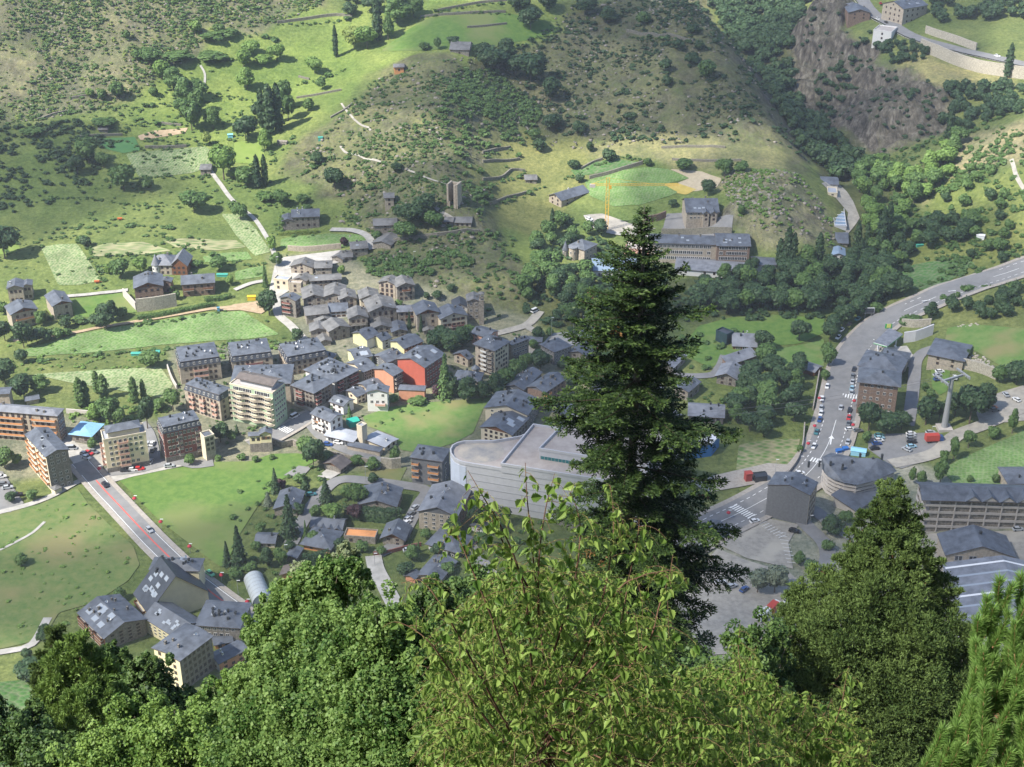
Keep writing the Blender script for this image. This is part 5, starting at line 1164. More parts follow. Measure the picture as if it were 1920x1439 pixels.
# bell tower, ruined tower
P = gp(903, 607); m = MB(); t = thing('bell_tower', 'slim stone belfry beside the church house', 'bell tower', P)
m.box((0, 0, 5), (2.4, 2.4, 16)); m.box((0, 0, 14.2), (2.4, 2.4, .5)); [m.box((a * .95, c * .95, 15.2), (.5, .5, 1.8)) for a in (-1, 1) for c in (-1, 1)]; m.build('wall', WM['stone'], t)
m = MB(); m.box((0, 0, 16.3), (2.8, 2.8, .3)); m.poly([(-1.4, -1.4, 16.45), (1.4, -1.4, 16.45), (0, 0, 17.4)]); m.poly([(1.4, -1.4, 16.45), (1.4, 1.4, 16.45), (0, 0, 17.4)]); m.poly([(1.4, 1.4, 16.45), (-1.4, 1.4, 16.45), (0, 0, 17.4)]); m.poly([(-1.4, 1.4, 16.45), (-1.4, -1.4, 16.45), (0, 0, 17.4)]); m.build('roof', RM['old'], t)
P = gp(852, 382); s = gscale(P); t = thing('ruined_tower', 'roofless square stone tower ruin on the rocky spur', 'ruined tower', P, -.35)
a = 27 / s / 2 * .8; h = 12.0
m = MB(); m.box((a - .5, 0, h / 2 - 3), (1, 2 * a, h + 6)); m.box((0, a - .5, h / 2 - 3.3), (2 * a - 2, 1, h + 5.4)); m.box((-a + .5, 0, h / 2 - 3.1), (1, 2 * a, h + 5.8)); m.box((a * .55, -a + .5, h / 2 - 3.2), (a * .9 - 1.1, 1, h + 5.6)); m.box((-a * .7, -a + .5, -1), (a * .5, 1, 6))
m.build('wall', WM['tan'], t)
# ------------------------------------------------------------------ special structures
def plane_xy(pxs, z):
 o = []
 for p in pxs:
  d = raydir(p[0], p[1]); t = (z - CAMZ) / d[2]; o.append((d[0] * t, d[1] * t))
 return o
def zat(px, pyb, pyt):
 """ground point under (px,pyb) and the height reached at row pyt"""
 P = gp(px, pyb); d = raydir(px, pyt); return P, CAMZ + d[2] * P.y / d[1] - P.z
def edge_boxes(m, xy, z, h, t, mm=0, closed=True):
 n = len(xy)
 for k in range(n if closed else n - 1):
  a, c = Vector(xy[k]), Vector(xy[(k + 1) % n]); d = c - a
  m.box(((a.x + c.x) / 2, (a.y + c.y) / 2, z + h / 2 + .0007 * k), (d.length + t * .9, t, h), mm, math.atan2(d.y, d.x))
def rel(xy, P): return [(x - P[0], y - P[1]) for x, y in xy]
WM['mall'] = wallmat('mall', (.52, .52, .54), .05, .5); WM['mallblue'] = wallmat('mallblue', (.52, .57, .66), .05, .5); WM['teal'] = flat_mat('teal_glass', (.02, .16, .17), .2, .5)
RM['terrace'] = noise_mat('terrace_roof', (.37, .32, .29), (.47, .42, .38), .2, .9, c3=(.50, .45, .40), s3=.06)
P0, H1 = zat(873, 950, 872)
mall = thing('shopping_centre', 'vast pale shopping centre with stepped roof terraces and a rounded end', 'shopping centre', P0)
z1 = P0.z + H1
p1 = plane_xy([(873, 872), (862, 869), (852, 863), (846, 855), (845, 847), (849, 840), (858, 835), (872, 832), (925, 831.5), (976, 823), (1000, 812), (1100, 828), (1270, 857), (1225, 930)], z1)
p2 = plane_xy([(940, 884), (1000, 810), (1080, 822), (1264, 853), (1219, 929)], z1)
p3 = plane_xy([(1011, 864), (1072, 800), (1170, 814), (1258, 831), (1212, 897)], z1 + 1.8)
m = MB(); m.prism(rel(p1, P0), -6, H1, 0)
m.build('wall', [WM['mall']], mall)
m = MB(); m.prism(rel(plane_xy([(1500, 885), (900, 850)], z1)[:0] or p1, P0), H1, H1 + .08, 0); m.build('roof_terrace', [RM['terrace']], mall)
m = MB(); edge_boxes(m, rel(p1, P0), H1, 1.3, .5); m.build('parapet', [WM['palewall']], mall)
for nm, pp, h0, h1 in (('upper_block', p2, H1, H1 + 2.6), ('top_block', p3, H1 + 2.6, H1 + 6.4)):
 u = link(nm, None, mall); m = MB(); m.prism(rel(pp, P0), h0 - .5, h1, 0); m.build('wall', [WM['mall']], u)
 m = MB(); m.prism(rel(pp, P0), h1, h1 + .08, 0); m.build('roof_terrace', [RM['terrace']], u)
 m = MB(); edge_boxes(m, rel(pp, P0), h1, 1.1, .5); m.build('parapet', [WM['palewall']], u)
# facade joints, teal window band, blue rounded end
a, c = Vector(p1[0]), Vector(p1[-1]); d = (c - a); n_ = Vector((d.y, -d.x)).normalized(); th = math.atan2(d.y, d.x)
for k in range(1, 6):
 m = MB(); mid = (a + c) / 2 + n_ * .05 - P0.xy; m.box((mid.x, mid.y, H1 * k / 6), (d.length - 2, .14, .16), 0, th); m.build('facade_joint', [metal], mall)
a, c = Vector(p3[0]), Vector(p3[-1]); d = (c - a); n_ = Vector((d.y, -d.x)).normalized(); th = math.atan2(d.y, d.x)
m = MB(); mid = (a + c) / 2 + n_ * .06 - P0.xy; m.box((mid.x, mid.y, H1 + 3.0), (d.length - 1, .16, 1.9), 0, th)
for k in range(30):
 q = a + d * (k + .5) / 30 + n_ * .16 - P0.xy; m.box((q.x, q.y, H1 + 3.0), (.14, .1, 1.9), 1, th)
m.build('window_band', [WM['teal'], metal], mall)
m = MB(); curve = rel(p1, P0)[0:8]
for k in range(7):
 a, c = Vector(curve[k]), Vector(curve[k + 1]); d = c - a; mid = (a + c) / 2
 nn = Vector((-d.y, d.x)).normalized() * -.08
 m.box((mid.x + nn.x * -1, mid.y + nn.y * -1, H1 / 2 - .4), (d.length + .2, .2, H1 - 1), 0, math.atan2(d.y, d.x))
m.build('rounded_cladding', [WM['mallblue']], mall)
cc = sum((Vector(q) for q in p1[1:9]), Vector((0, 0))) / 8
m = MB(); cx0, cy0 = cc.x - P0.x + 8, cc.y - P0.y
m.lathe([(9, H1 + .12), (.1, H1 + .13)], 28, 0, (cx0, cy0)); m.build('terrace_circle', [noise_mat('circle_roof', (.30, .29, .28), (.50, .44, .36), .15)], mall)
BLD.append(p1)
# blue and white pavilion right of the fir
P, h = zat(1312, 858, 835)
t = thing('hall', 'hall with bright blue walls and white roof glimpsed right of the fir', 'hall', P)
q = rel(plane_xy([(1285, 840), (1335, 833), (1350, 815), (1308, 818)], P.z + h), P)
m = MB(); m.prism(q, -3, h, 0); m.build('wall', [flat_mat('bright_blue', (.03, .17, .45), .5)], t)
m = MB(); c0 = sum((Vector(x) for x in q), Vector((0, 0))) / 4; m.prism([tuple(c0 + (Vector(x) - c0) * 1.06) for x in q], h, h + .5, 0); m.build('roof', [flat_mat('white_roof', (.8, .8, .8), .6)], t)
BLD.append([(x + P.x, y + P.y) for x, y in q])
# open concrete frames
def open_frame(label, cat, P, q, H, nf, colstep, inset, z_dn=3, roof=None, nvis=None):
 t = thing('unfinished_flats', label, cat, P)
 ar = sum(q[k][0] * q[(k + 1) % len(q)][1] - q[(k + 1) % len(q)][0] * q[k][1] for k in range(len(q)))
 if ar < 0: q = q[::-1]
 c0 = sum((Vector(x) for x in q), Vector((0, 0))) / len(q)
 def ins(dd):
  o = []
  for x in q:
   v_ = Vector(x) - c0; o.append(tuple(c0 + v_ * max(.2, 1 - dd / v_.length)))
  return o
 m = MB(); m.prism(ins(inset), -z_dn, H - .4, 0); m.build('inner_wall', [WM['stone']], t)
 for f in range(nf + 1):
  z = H * f / nf
  m = MB(); m.prism(q, z - .35, z, 0)
  if f < nf: edge_boxes(m, ins(.25), z, .75, .15, 0)
  m.build('floor_slab', [WM['concrete']], t)
 m = MB(); per = []
 for k in range(len(q)):
  a, c = Vector(ins(.5)[k]), Vector(ins(.5)[(k + 1) % len(q)]); n1 = max(1, int((c - a).length / colstep))
  for s in range(n1):
   p = a + (c - a) * s / n1; m.box((p.x, p.y, H / 2 - .6), (.45, .45, H - .2), 0, .001 * s)
 m.build('columns', [WM['concrete']], t)
 BLD.append([(x + P.x, y + P.y) for x, y in q])
 return t, q, c0
P, h = zat(1600, 940, 907)
q = rel(plane_xy([(1543, 868), (1545, 880), (1552, 890), (1565, 898), (1583, 904), (1606, 908), (1640, 900), (1678, 884), (1668, 872), (1560, 851), (1547, 858)], P.z + h), P)
t, q, c0 = open_frame('curved unfinished flats with bare concrete balconies and slate roof', 'apartment block', P, q, h, 5, 4.5, 2.6)
m = MB(); qq = [Vector(x) + (Vector(x) - c0).normalized() * .8 for x in q]
rg = [c0 + Vector((-10, 3)), c0 + Vector((12, 2))]
apex = lambda v_: rg[0] if (v_ - rg[0]).length < (v_ - rg[1]).length else rg[1]
for k in range(len(qq)):
 a, c = qq[k], qq[(k + 1) % len(qq)]; ra, rc_ = apex(a), apex(c)
 m.poly([(a.x, a.y, h + .05), (c.x, c.y, h + .05), (rc_.x, rc_.y, h + 4.5)] + ([(ra.x, ra.y, h + 4.5)] if ra != rc_ else []), 0)
m.build('roof', [RM['slate']], t)
for k in range(8): link('chimney', CHM['dark'], t, (c0.x - 16 + 4.3 * k, c0.y + rb.uniform(-4, 5), h + 3.2))
P, H, Lx, Ly, rz, sw, a = frame_of((1722, 935), 1000, (1722, 906), (1990, 937))
q = [(0, 0), (Lx, 0), (Lx, Ly), (0, Ly)]
ca, sa = math.cos(rz), math.sin(rz)
t, q, c0 = open_frame('long unfinished concrete flats with slate dormers at the right edge', 'apartment block', P, [(x * ca - y * sa, x * sa + y * ca) for x, y in q], H, 5, 5.5, 3.0)
rm_, hf = roof_mesh('gable', Lx, Ly, H, .42, 'slate', 1.0, 'AC'); o_ = link('roof', rm_, t); o_.rotation_euler = (0, 0, rz)
for k in range(6):
 x = Lx * (.34 + .12 * k); y = .6
 m = MB(); wd = Lx * .1; m.poly([(x - wd / 2, y - 1.6, H + .1), (x + wd / 2, y - 1.6, H + .1), (x, y - 1.6, H + wd * .4)], 1)
 for s_ in (-1, 1):
  z_ = H + wd * .4; b2 = (z_ - H) / .42
  pts = [(x + s_ * (wd / 2 + .5), y - 2, H - .1), (x, y - 2, z_ + .3), (x, b2 + .6, z_ + .3), (x + s_ * (wd / 2 + .5), .2, H + .12)]
  m.poly(pts if s_ < 0 else pts[::-1], 0)
 o_ = m.build('dormer', [RM['slate'], WM['concrete']], t); o_.rotation_euler = (0, 0, rz)
# fuel canopy
P = gp(1665, 655); zc = P.z + 6
q = rel(plane_xy([(1638, 643), (1663, 650), (1693, 627), (1667, 616)], zc), P)
t = thing('fuel_canopy', 'flat fuel station canopy with a white and green edge', 'canopy', P)
m = MB(); m.prism(q, 5.4, 6.2, 0, 1); m.build('roof', [flat_mat('canopy_edge', (.75, .78, .74)), RM['pale']], t)
m = MB(); edge_boxes(m, [tuple(Vector(x) * 1.006) for x in q], 5.55, .25, .12); m.build('edge_stripe', [flat_mat('stripe_green', (.03, .35, .10))], t)
c0 = sum((Vector(x) for x in q), Vector((0, 0))) / 4
for x in q: p = c0 + (Vector(x) - c0) * .6; m = MB(); m.tube((p.x, p.y, -2), (p.x, p.y, 5.5), .3, n=8); m.build('column', [dishm], t)
for k in (-1, 1): m = MB(); m.box((c0.x + k * 4, c0.y, .9), (.8, 1.6, 1.8)); m.build('fuel_pump', [dishm], t)
P, h = zat(1664, 628, 608); t = thing('sign', 'tall green and white sign behind the fuel canopy', 'sign', P)
m = MB(); m.box((0, 0, h * .42), (.5, .4, h * .84)); m.build('post', [metal], t); m = MB(); m.box((0, 0, h * .8), (3.2, .5, h * .4)); m.build('panel', [MATS['stripe_green']], t); m = MB(); m.box((0, -.3, h * .86), (2, .12, 2)); m.build('emblem', [flat_mat('emblem_yellow', (.7, .72, .2))], t)
P, h = zat(1627, 598, 578); t = thing('sign', 'dark gantry board with a white frame above the main road bend', 'sign', P)
m = MB(); m.box((0, 0, h - 1.3), (5.6, .3, 3)); m.build('frame', [dishm], t); m = MB(); m.box((0, -.2, h - 1.3), (5, .2, 2.4)); m.build('board', [glass], t); m = MB(); m.tube((1.5, .1, -1), (1.5, .1, h - 2.5), .14); m.tube((-1.5, .1, -1), (-1.5, .1, h - 2.5), .14); m.build('legs', [metal], t)
# lift pylon and cables
P, h = zat(1770, 804, 712); t = thing('lift_pylon', 'tall tapering steel pylon of the cable lift', 'pylon', P)
m = MB(); m.tube((0, 0, -2), (0, 0, h), 1.45, .8, 16); m.build('mast', [metal], t, smooth=False)
m = MB(); m.box((0, 0, .2), (6, 6, 1.6)); m.build('foundation', [WM['concrete']], t)
m = MB(); m.box((0, 0, h + .6), (12, .8, .9), 0, .5); m.build('crossbeam', [metal], t)
ca, sa = math.cos(.5), math.sin(.5)
for s_ in (-1, 1):
 m = MB(); m.box((6 * s_ * ca + 0, 6 * s_ * sa, h + 1.6), (.6, 9, .5), 0, .35)
 for k in range(8): m.box((6 * s_ * ca - sa * .7 * (k - 3.5) * 1.2, 6 * s_ * sa + 1.2 * (k - 3.5), h + 1.1), (.5, .7, .7))
 m.build('sheave_train', [metal], t)
top = P + Vector((0, 0, h + 2))
cabm = flat_mat('cable', (.12, .12, .13), .5)
for s_, e_ in ((-1, gp(1120, 846) + Vector((0, 0, 12))), (1, gp(1135, 834) + Vector((0, 0, 12)))):
 m = MB(); p0 = top + Vector((6 * s_ * ca, 6 * s_ * sa, 0)); pr = p0
 for k in range(1, 17):
  f = k / 16; q_ = p0.lerp(e_, f); q_.z -= 14 * f * (1 - f); m.tube(pr, q_, .055, n=4); pr = q_
 m.build('cable', [cabm], None, kind='thing', label='sagging lift cable, %s one of the pair leaving the pylon' % ('lower' if s_ < 0 else 'upper'), category='cable')
m = MB(); e_ = gp(1752, 700) + Vector((0, 0, 5)); 
for s_ in (-1, 1): m.tube(top + Vector((6 * s_ * ca, 6 * s_ * sa, 0)), e_ + Vector((2 * s_, 0, 0)), .06, n=4)
m.build('cable', [cabm], None, label='short lift cables between the pylon and the stone station', category='cable')
# cranes
def lattice(m, a, c, w, n, r=.085):
 a, c = Vector(a), Vector(c); d = c - a; q = d.to_track_quat('Z', 'Y')
 cor = [q @ Vector((x * w / 2, y * w / 2, 0)) for x, y in ((-1, -1), (1, -1), (1, 1), (-1, 1))]
 for o in cor: m.tube(a + o, c + o, r, n=4)
 for k in range(n):
  f0, f1 = k / n, (k + 1) / n
  for j in range(4):
   m.tube(a + d * f0 + cor[j], a + d * f1 + cor[(j + 1) % 4], r * .7, n=3); m.tube(a + d * f1 + cor[j], a + d * f1 + cor[(j + 1) % 4], r * .7, n=3)
def crane(px, pyb, pyt, x0, x1, yj, mat, label, jm=None):
 P, h = zat(px, pyb, pyt); t = thing('tower_crane', label, 'crane', P); s = gscale(P)
 m = MB(); lattice(m, (0, 0, -1), (0, 0, h), 1.7, 14); m.build('mast', [mat], t)
 zj = h - (yj - pyt) / s; m = MB(); lattice(m, ((x0 - px) / s, 0, zj), ((x1 - px) / s, 0, zj), 1.0, 26, .05); m.build('jib', [jm or mat], t)
 m = MB(); m.tube((0, 0, h), ((x1 - px) / s * .6, 0, zj + .6), .06, n=4); m.tube((0, 0, h), ((x0 - px) / s * .9, 0, zj + .6), .06, n=4); m.build('tie_rods', [mat], t)
 m = MB(); m.box(((x0 - px) / s * .92, 0, zj - .6), (3, 1.3, 1.8)); m.build('counterweight', [WM['concrete']], t)
 m = MB(); m.box((1.3, -.6, zj - 1.2), (1.3, 1.3, 1.8)); m.build('cab', [mat], t)
crane(1137, 432, 334, 1106, 1268, 347, flat_mat('crane_yellow', (.75, .42, .04)), 'yellow tower crane on the building site')
P, h = zat(1117, 655, 566); t = thing('mobile_crane', 'pink red lattice crane left of the fir', 'crane', P); pk = flat_mat('crane_pink', (.72, .22, .17)); s = gscale(P)
m = MB(); lattice(m, (0, 0, -1), (0, 0, h), 1.5, 12, .14); m.build('mast', [pk], t)
m = MB(); lattice(m, (0, 0, h), (-14 / s, 0, h + 16 / s), 1.2, 4, .14); m.box((-14 / s, 0, h + 17 / s), (2.2, 1.2, .8)); m.build('boom', [pk], t)
# walls
def wall(pts, h, th, mat, label, off=0, cat='wall', name='stone_wall'):
 L = line_w(pts, 3.0); N, T = normals2(L); m = MB()
 Z = hat(HH, L[:, 0], L[:, 1])
 for k in range(len(L) - 1):
  a0, a1 = L[k] - N[k] * th / 2, L[k] + N[k] * th / 2; b0, b1 = L[k + 1] - N[k + 1] * th / 2, L[k + 1] + N[k + 1] * th / 2
  za, zb = Z[k] + h, Z[k + 1] + h; d0 = 2.5
  m.poly([(*a0, za), (*b0, zb), (*b1, zb), (*a1, za)][::1]); m.poly([(*a0, za - h - d0), (*b0, zb - h - d0), (*b0, zb), (*a0, za)]); m.poly([(*b1, zb - h - d0), (*a1, za - h - d0), (*a1, za), (*b1, zb)])
 for k in (0, len(L) - 1):
  a0, a1 = L[k] - N[k] * th / 2, L[k] + N[k] * th / 2; z = Z[k]; m.poly([(*a0, z - 2), (*a0, z + h), (*a1, z + h), (*a1, z - 2)])
 return m.build(name, [WM[mat] if mat in WM else MATS[mat]], None, label=label, category=cat)
WM['drystone'] = noise_mat('wall_drystone', (.30, .27, .22), (.50, .46, .38), 1.5, .95, bump=.5); WM['darkstone'] = noise_mat('wall_darkstone', (.16, .15, .125), (.27, .25, .20), 1.2, .95)
wall([(232, 556), (256, 583)], 4.5, .6, 'concrete', 'white terrace side wall of the broad brown chalet')
wall([(257, 585), (292, 581), (332, 574)], 7, .8, 'drystone', 'high grey stone terrace wall below the broad brown chalet')
wall([(1240, 441), (1300, 441), (1372, 440)], 4, .8, 'darkstone', 'dark terrace wall under the brick hotel')
wall([(1206, 418), (1230, 415), (1248, 408)], 4, .8, 'brown', 'brick wall beside the hotel terrace')
wall([(1693, 643), (1715, 640), (1748, 628)], 5.5, .8, 'palewall', 'smooth pale retaining wall behind the fuel canopy')
wall([(1690, 612), (1712, 614), (1745, 612)], 4, 1.0, 'drystone', 'rough stone wall above the fuel station')
wall([(1800, 690), (1840, 700), (1868, 712)], 5, .9, 'drystone', 'pale block wall right of the lift station')
wall([(1725, 95), (1790, 122), (1870, 142), (1940, 150)], 8, 1.0, 'drystone', 'long pale retaining wall under the mountain road')
wall([(1735, 62), (1800, 84), (1830, 95)], 5, 1.0, 'drystone', 'stone wall above the mountain road')
wall([(1508, 800), (1504, 840), (1492, 872), (1470, 900)], 2.2, .5, 'paving', 'tan parapet along the left of the main road')
wall([(1524, 770), (1530, 735), (1536, 700)], 2.2, .5, 'paving', 'tan parapet by the first road crossing')
wall([(540, 470), (570, 472), (600, 470), (640, 466)], 3, .7, 'tan', 'tan wall below the ringed crop field')
wall([(715, 878), (735, 880), (752, 878)], 5, .8, 'drystone', 'rubble wall beside the white halls')
wall([(548, 835), (590, 850), (640, 862), (700, 874)], 3.0, .7, 'stone', 'stone river wall below the white halls')
wall([(510, 833), (530, 840), (548, 836)], 3.0, .8, 'stone', 'stone parapet of the small town bridge')
wall([(700, 1042), (722, 1040), (760, 1030), (790, 1024)], 1.6, .4, 'brick', 'red brown garden fence wall below the steep gabled chalet')
wall([(395, 664), (403, 690), (410, 700)], .1, .3, 'concrete', 'kerb') if 0 else None
wall([(314, 690), (322, 712), (332, 730)], 2, .5, 'concrete', 'pale wall left of the upper mansard blocks')
wall([(186, 778), (200, 782), (232, 780)], .1, .1, 'concrete', 'x') if 0 else None
wall([(125, 775), (150, 777), (178, 780)], 2.2, .6, 'concrete', 'white river wall below the poplars')
for k, (pts, hh) in enumerate((([(820, 22), (860, 14), (905, 6), (950, 2)], 1.6), ([(788, 34), (850, 28), (900, 25), (948, 24)], 1.6), ([(876, 53), (915, 50), (950, 46)], 1.4), ([(520, 44), (570, 38), (630, 30), (660, 34)], 1.8),
 ([(905, 288), (930, 282), (957, 278)], 1.5), ([(905, 305), (935, 303), (975, 300)], 1.5), ([(905, 338), (940, 334), (960, 320), (985, 322)], 1.4), ([(900, 380), (945, 374), (990, 362)], 1.5),
 ([(1105, 336), (1150, 325), (1205, 308)], 2.2), ([(1090, 318), (1112, 306), (1130, 300)], 1.5), ([(135, 185), (170, 180), (230, 178)], 1.2), ([(70, 226), (100, 216), (130, 210)], 1.3), ([(150, 258), (200, 255), (230, 254)], 1.3),
 ([(272, 278), (310, 278), (350, 276)], 1.6), ([(300, 232), (340, 236)], 1.2), ([(950, 190), (1000, 260)], .9), ([(1240, 278), (1300, 276), (1360, 278)], 1.2), ([(1260, 300), (1320, 303), (1390, 302)], 1.2), ([(620, 222), (645, 208), (660, 196)], 1.1),
 ([(560, 145), (580, 150)], 1.2), ([(556, 185), (600, 178), (640, 170)], 1.2), ([(1175, 60), (1230, 68), (1300, 78)], 1.8), ([(700, 455), (760, 450), (820, 444)], 1.4), ([(780, 448), (840, 440), (900, 436)], 1.8))):
 where = ['highest', 'second highest', 'short upper', 'left upper', 'yellow terrace', 'next lower', 'winding', 'lowest terrace', 'crop field', 'dark crop', 'pasture top', 'far left', 'hut side', 'tan oval', 'poplar side', 'slanting', 'pale slope', 'dry slope', 'hill foot', 'small meadow', 'trail side', 'ridge meadow', 'bank', 'chapel path'][k]
 wall(pts, hh, .9, 'darkstone', 'dry stone terrace wall, the %s one' % where, name='terrace_wall', cat='stone wall')['group'] = 'dry stone terrace walls'
# greenhouse, tarps, sheds and small colourful things
P = gp(484, 1108); s = gscale(P); t = thing('greenhouse', 'silver plastic tunnel greenhouse beside the straight road', 'greenhouse', P, 1.95)
plast = flat_mat('plastic_film', (.42, .46, .48), .35, .5); L_, r_ = 15, 3.6
m = MB(); n1 = 14
for k in range(n1):
 a0, a1 = math.pi * k / n1, math.pi * (k + 1) / n1
 m.poly([(-L_ / 2, r_ * math.cos(a0), r_ * math.sin(a0)), (-L_ / 2, r_ * math.cos(a1), r_ * math.sin(a1)), (L_ / 2, r_ * math.cos(a1), r_ * math.sin(a1)), (L_ / 2, r_ * math.cos(a0), r_ * math.sin(a0))])
for x in (-L_ / 2, L_ / 2): m.poly([(x, r_ * math.cos(math.pi * k / n1), r_ * math.sin(math.pi * k / n1)) for k in range(n1 + 1)])
m.build('cover', [plast], t)
m = MB()
for j in range(8):
 x = -L_ / 2 + L_ * j / 7
 for k in range(n1):
  a0, a1 = math.pi * k / n1, math.pi * (k + 1) / n1; m.tube((x, (r_ + .03) * math.cos(a0), (r_ + .03) * math.sin(a0)), (x, (r_ + .03) * math.cos(a1), (r_ + .03) * math.sin(a1)), .05, n=4)
m.build('hoops', [metal], t)
teal = flat_mat('teal_tarp', (.07, .36, .29), .6)
def shed(px, py, w, d, h, ang, mat, label, cat, rmat=None, name=None):
 P = gp(px, py); t = thing(name or cat.replace(' ', '_'), label, cat, P, ang)
 m = MB(); m.box((0, 0, h / 2 - .5), (w, d, h + 1)); m.build('body', [mat], t)
 m = MB(); hw = d / 2 + .2
 m.poly([(-w / 2 - .2, -hw, h), (w / 2 + .2, -hw, h), (w / 2 + .2, 0, h + d * .15), (-w / 2 - .2, 0, h + d * .15)]); m.poly([(-w / 2 - .2, 0, h + d * .15), (w / 2 + .2, 0, h + d * .15), (w / 2 + .2, hw, h), (-w / 2 - .2, hw, h)])
 m.poly([(-w / 2, -hw, h), (-w / 2, 0, h + d * .15), (-w / 2, hw, h)]); m.poly([(w / 2, -hw, h), (w / 2, hw, h), (w / 2, 0, h + d * .15)])
 m.build('top', [rmat or mat], t); return t
gsh = 'bright little sheds and covers'
shed(263, 666, 8, 2.2, 1.2, .05, teal, 'turquoise covered bed, longer of the two end to end', 'plant cover'); shed(289, 663, 5.5, 2.2, 1.2, .05, teal, 'turquoise covered bed nearest the mansard block', 'plant cover')
shed(417, 518, 5.5, 2, 1.2, .0, teal, 'turquoise covered bed below the green plot', 'plant cover'); shed(432, 258, 3, 2.5, 2, .2, flat_mat('sky_tent', (.25, .62, .70)), 'pale blue tent beside the lone round tree', 'tent')
shed(601, 262, 2.6, 2, 1.6, .1, teal, 'turquoise hut in the hillside allotment', 'hut'); shed(530, 270, 6, 3, 1.8, -.2, WM['stone'], 'low rubble shed below the poplar group', 'shed')
shed(472, 562, 4, 2.2, 2, .1, flat_mat('skip_yellow', (.75, .5, .03)), 'yellow builders skip by the village dirt track', 'skip'); shed(410, 584, 1.2, 1.2, 2.2, .1, flat_mat('booth_blue', (.1, .25, .35)), 'small blue cabin on the dirt track', 'cabin')
shed(1724, 462, 3.6, 1.6, 1.0, .1, teal, 'turquoise tarpaulin among the gardens on the right', 'tarpaulin'); shed(1838, 448, 4, 3, 2.2, -.4, dishm, 'white garden shed on the right hillside', 'shed')
shed(1572, 850, 2.2, 1.7, 1.8, .3, flat_mat('bin_blue', (.03, .15, .45)), 'left blue recycling container at the roadside', 'recycling container'); shed(1584, 846, 2.2, 1.7, 1.8, .3, MATS['bin_blue'], 'right blue recycling container at the roadside', 'recycling container')
shed(1609, 852, 6, 3.5, 2.2, -.3, flat_mat('awning_blue', (.30, .60, .78)), 'light blue awning beside the recycling containers', 'awning')
shed(662, 797, 4.5, 4, 2.5, .5, flat_mat('awning_green', (.03, .38, .28)), 'green awning beside the large white house', 'awning')
shed(1402, 902, 2.6, 2.6, 4, .2, flat_mat('kiosk_red', (.35, .06, .05)), 'red kiosk beside the road right of the fir', 'kiosk'); shed(1424, 902, 5, 3.5, 3.2, .2, glass, 'dark glass shelter next to the red kiosk', 'shelter')
shed(1840, 1052, 9, 3, 3.2, -.1, flat_mat('awning_bright', (.05, .30, .62)), 'bright blue container in front of the stone warehouse', 'container')
# street lamps
pot = flat_mat('flowers_red', (.45, .04, .06), .8)
def lamp(px, py, hpx, label, flower=False):
 P, h = zat(px, py, py - hpx); t = thing('street_lamp', label, 'street lamp', P, group='street lamps')
 m = MB(); m.tube((0, 0, -.5), (0, 0, h), .09, .06, 6); m.build('pole', [metal], t)
 m = MB(); m.box((.5, 0, h + .05), (1.2, .25, .14)); m.build('lamp_head', [dishm], t)
 if flower:
  m = MB()
  m.lathe([(.05, h * .62), (.7, h * .62 + .25), (.85, h * .62 + .6), (.5, h * .62 + 1.05), (.05, h * .62 + 1.2)], 8); m.build('flower_basket', [pot], t)
for i, (x, y) in enumerate(((188, 892), (254, 948), (303, 992), (357, 1038), (416, 1092), (465, 1142), (1535, 760), (1600, 765), (1526, 812), (1514, 845), (1598, 810), (1365, 975))):
 lamp(x, y, 18, 'street lamp with a red flower basket, %s' % ['at the sunny junction', 'first beside the vivid meadow', 'second beside the vivid meadow', 'third, above the skylight roof', 'by the tunnel greenhouse lawn', 'last before the foreground trees', 'left of the upper zebra crossing', 'right of the upper zebra crossing', 'left of the road above the car', 'left kerb near the white car', 'right kerb above the car park', 'at the crossing right of the fir'][i], True)
for i, (x, y, h) in enumerate(((1034, 636, 40), (1093, 632, 40), (1075, 628, 22), (686, 905, 30), (536, 1052, 30), (453, 1060, 32), (1745, 826, 26), (1518, 985, 18), (1452, 900, 38), (1500, 880, 24), (520, 512, 30), (447, 1115, 26), (776, 490, 18), (1810, 1030, 22), (1740, 985, 24), (703, 1062, 24))):
 lamp(x, y, h, 'tall grey street lamp %s' % ['left on the parking deck', 'right on the parking deck', 'small one behind the deck', 'on the yellowing verge', 'behind the big conifers', 'left of the big conifers', 'over the asphalt car park', 'beside the slate grey block', 'near the dark glass shelter', 'at the pale parapet', 'at the sunlit village square', 'by the greenhouse', 'on the bushy bank', 'by the stone warehouse', 'before the unfinished flats', 'at the top of the lower lane'][i])
# garden walls / hedge fence of the station, low tower block etc. on the site
# ------------------------------------------------------------------ vehicles
tyre = flat_mat('tyre', (.02, .02, .02), .8); cglass = flat_mat('car_glass', (.02, .025, .03), .1, .6)
CP = {k: flat_mat('paint_' + k, c, .3, .6) for k, c in dict(white=(.75, .75, .74), silver=(.42, .44, .46), grey=(.16, .17, .18), black=(.02, .02, .025), red=(.50, .03, .03), blue=(.03, .08, .25), teal=(.05, .18, .20), orange=(.6, .15, .04), green=(.15, .5, .25), lightblue=(.3, .5, .6)).items()}
def loft(m, secs, mm=0):
 i = len(m.v); n = len(secs[0])
 for s_ in secs: m.v += s_
 for j in range(len(secs) - 1):
  for k in range(n):
   m.f.append((i + j * n + k, i + j * n + (k + 1) % n, i + (j + 1) * n + (k + 1) % n, i + (j + 1) * n + k)); m.m.append(mm)
 m.f.append(tuple(i + k for k in range(n))[::-1]); m.m.append(mm); m.f.append(tuple(i + (len(secs) - 1) * n + k for k in range(n))); m.m.append(mm)
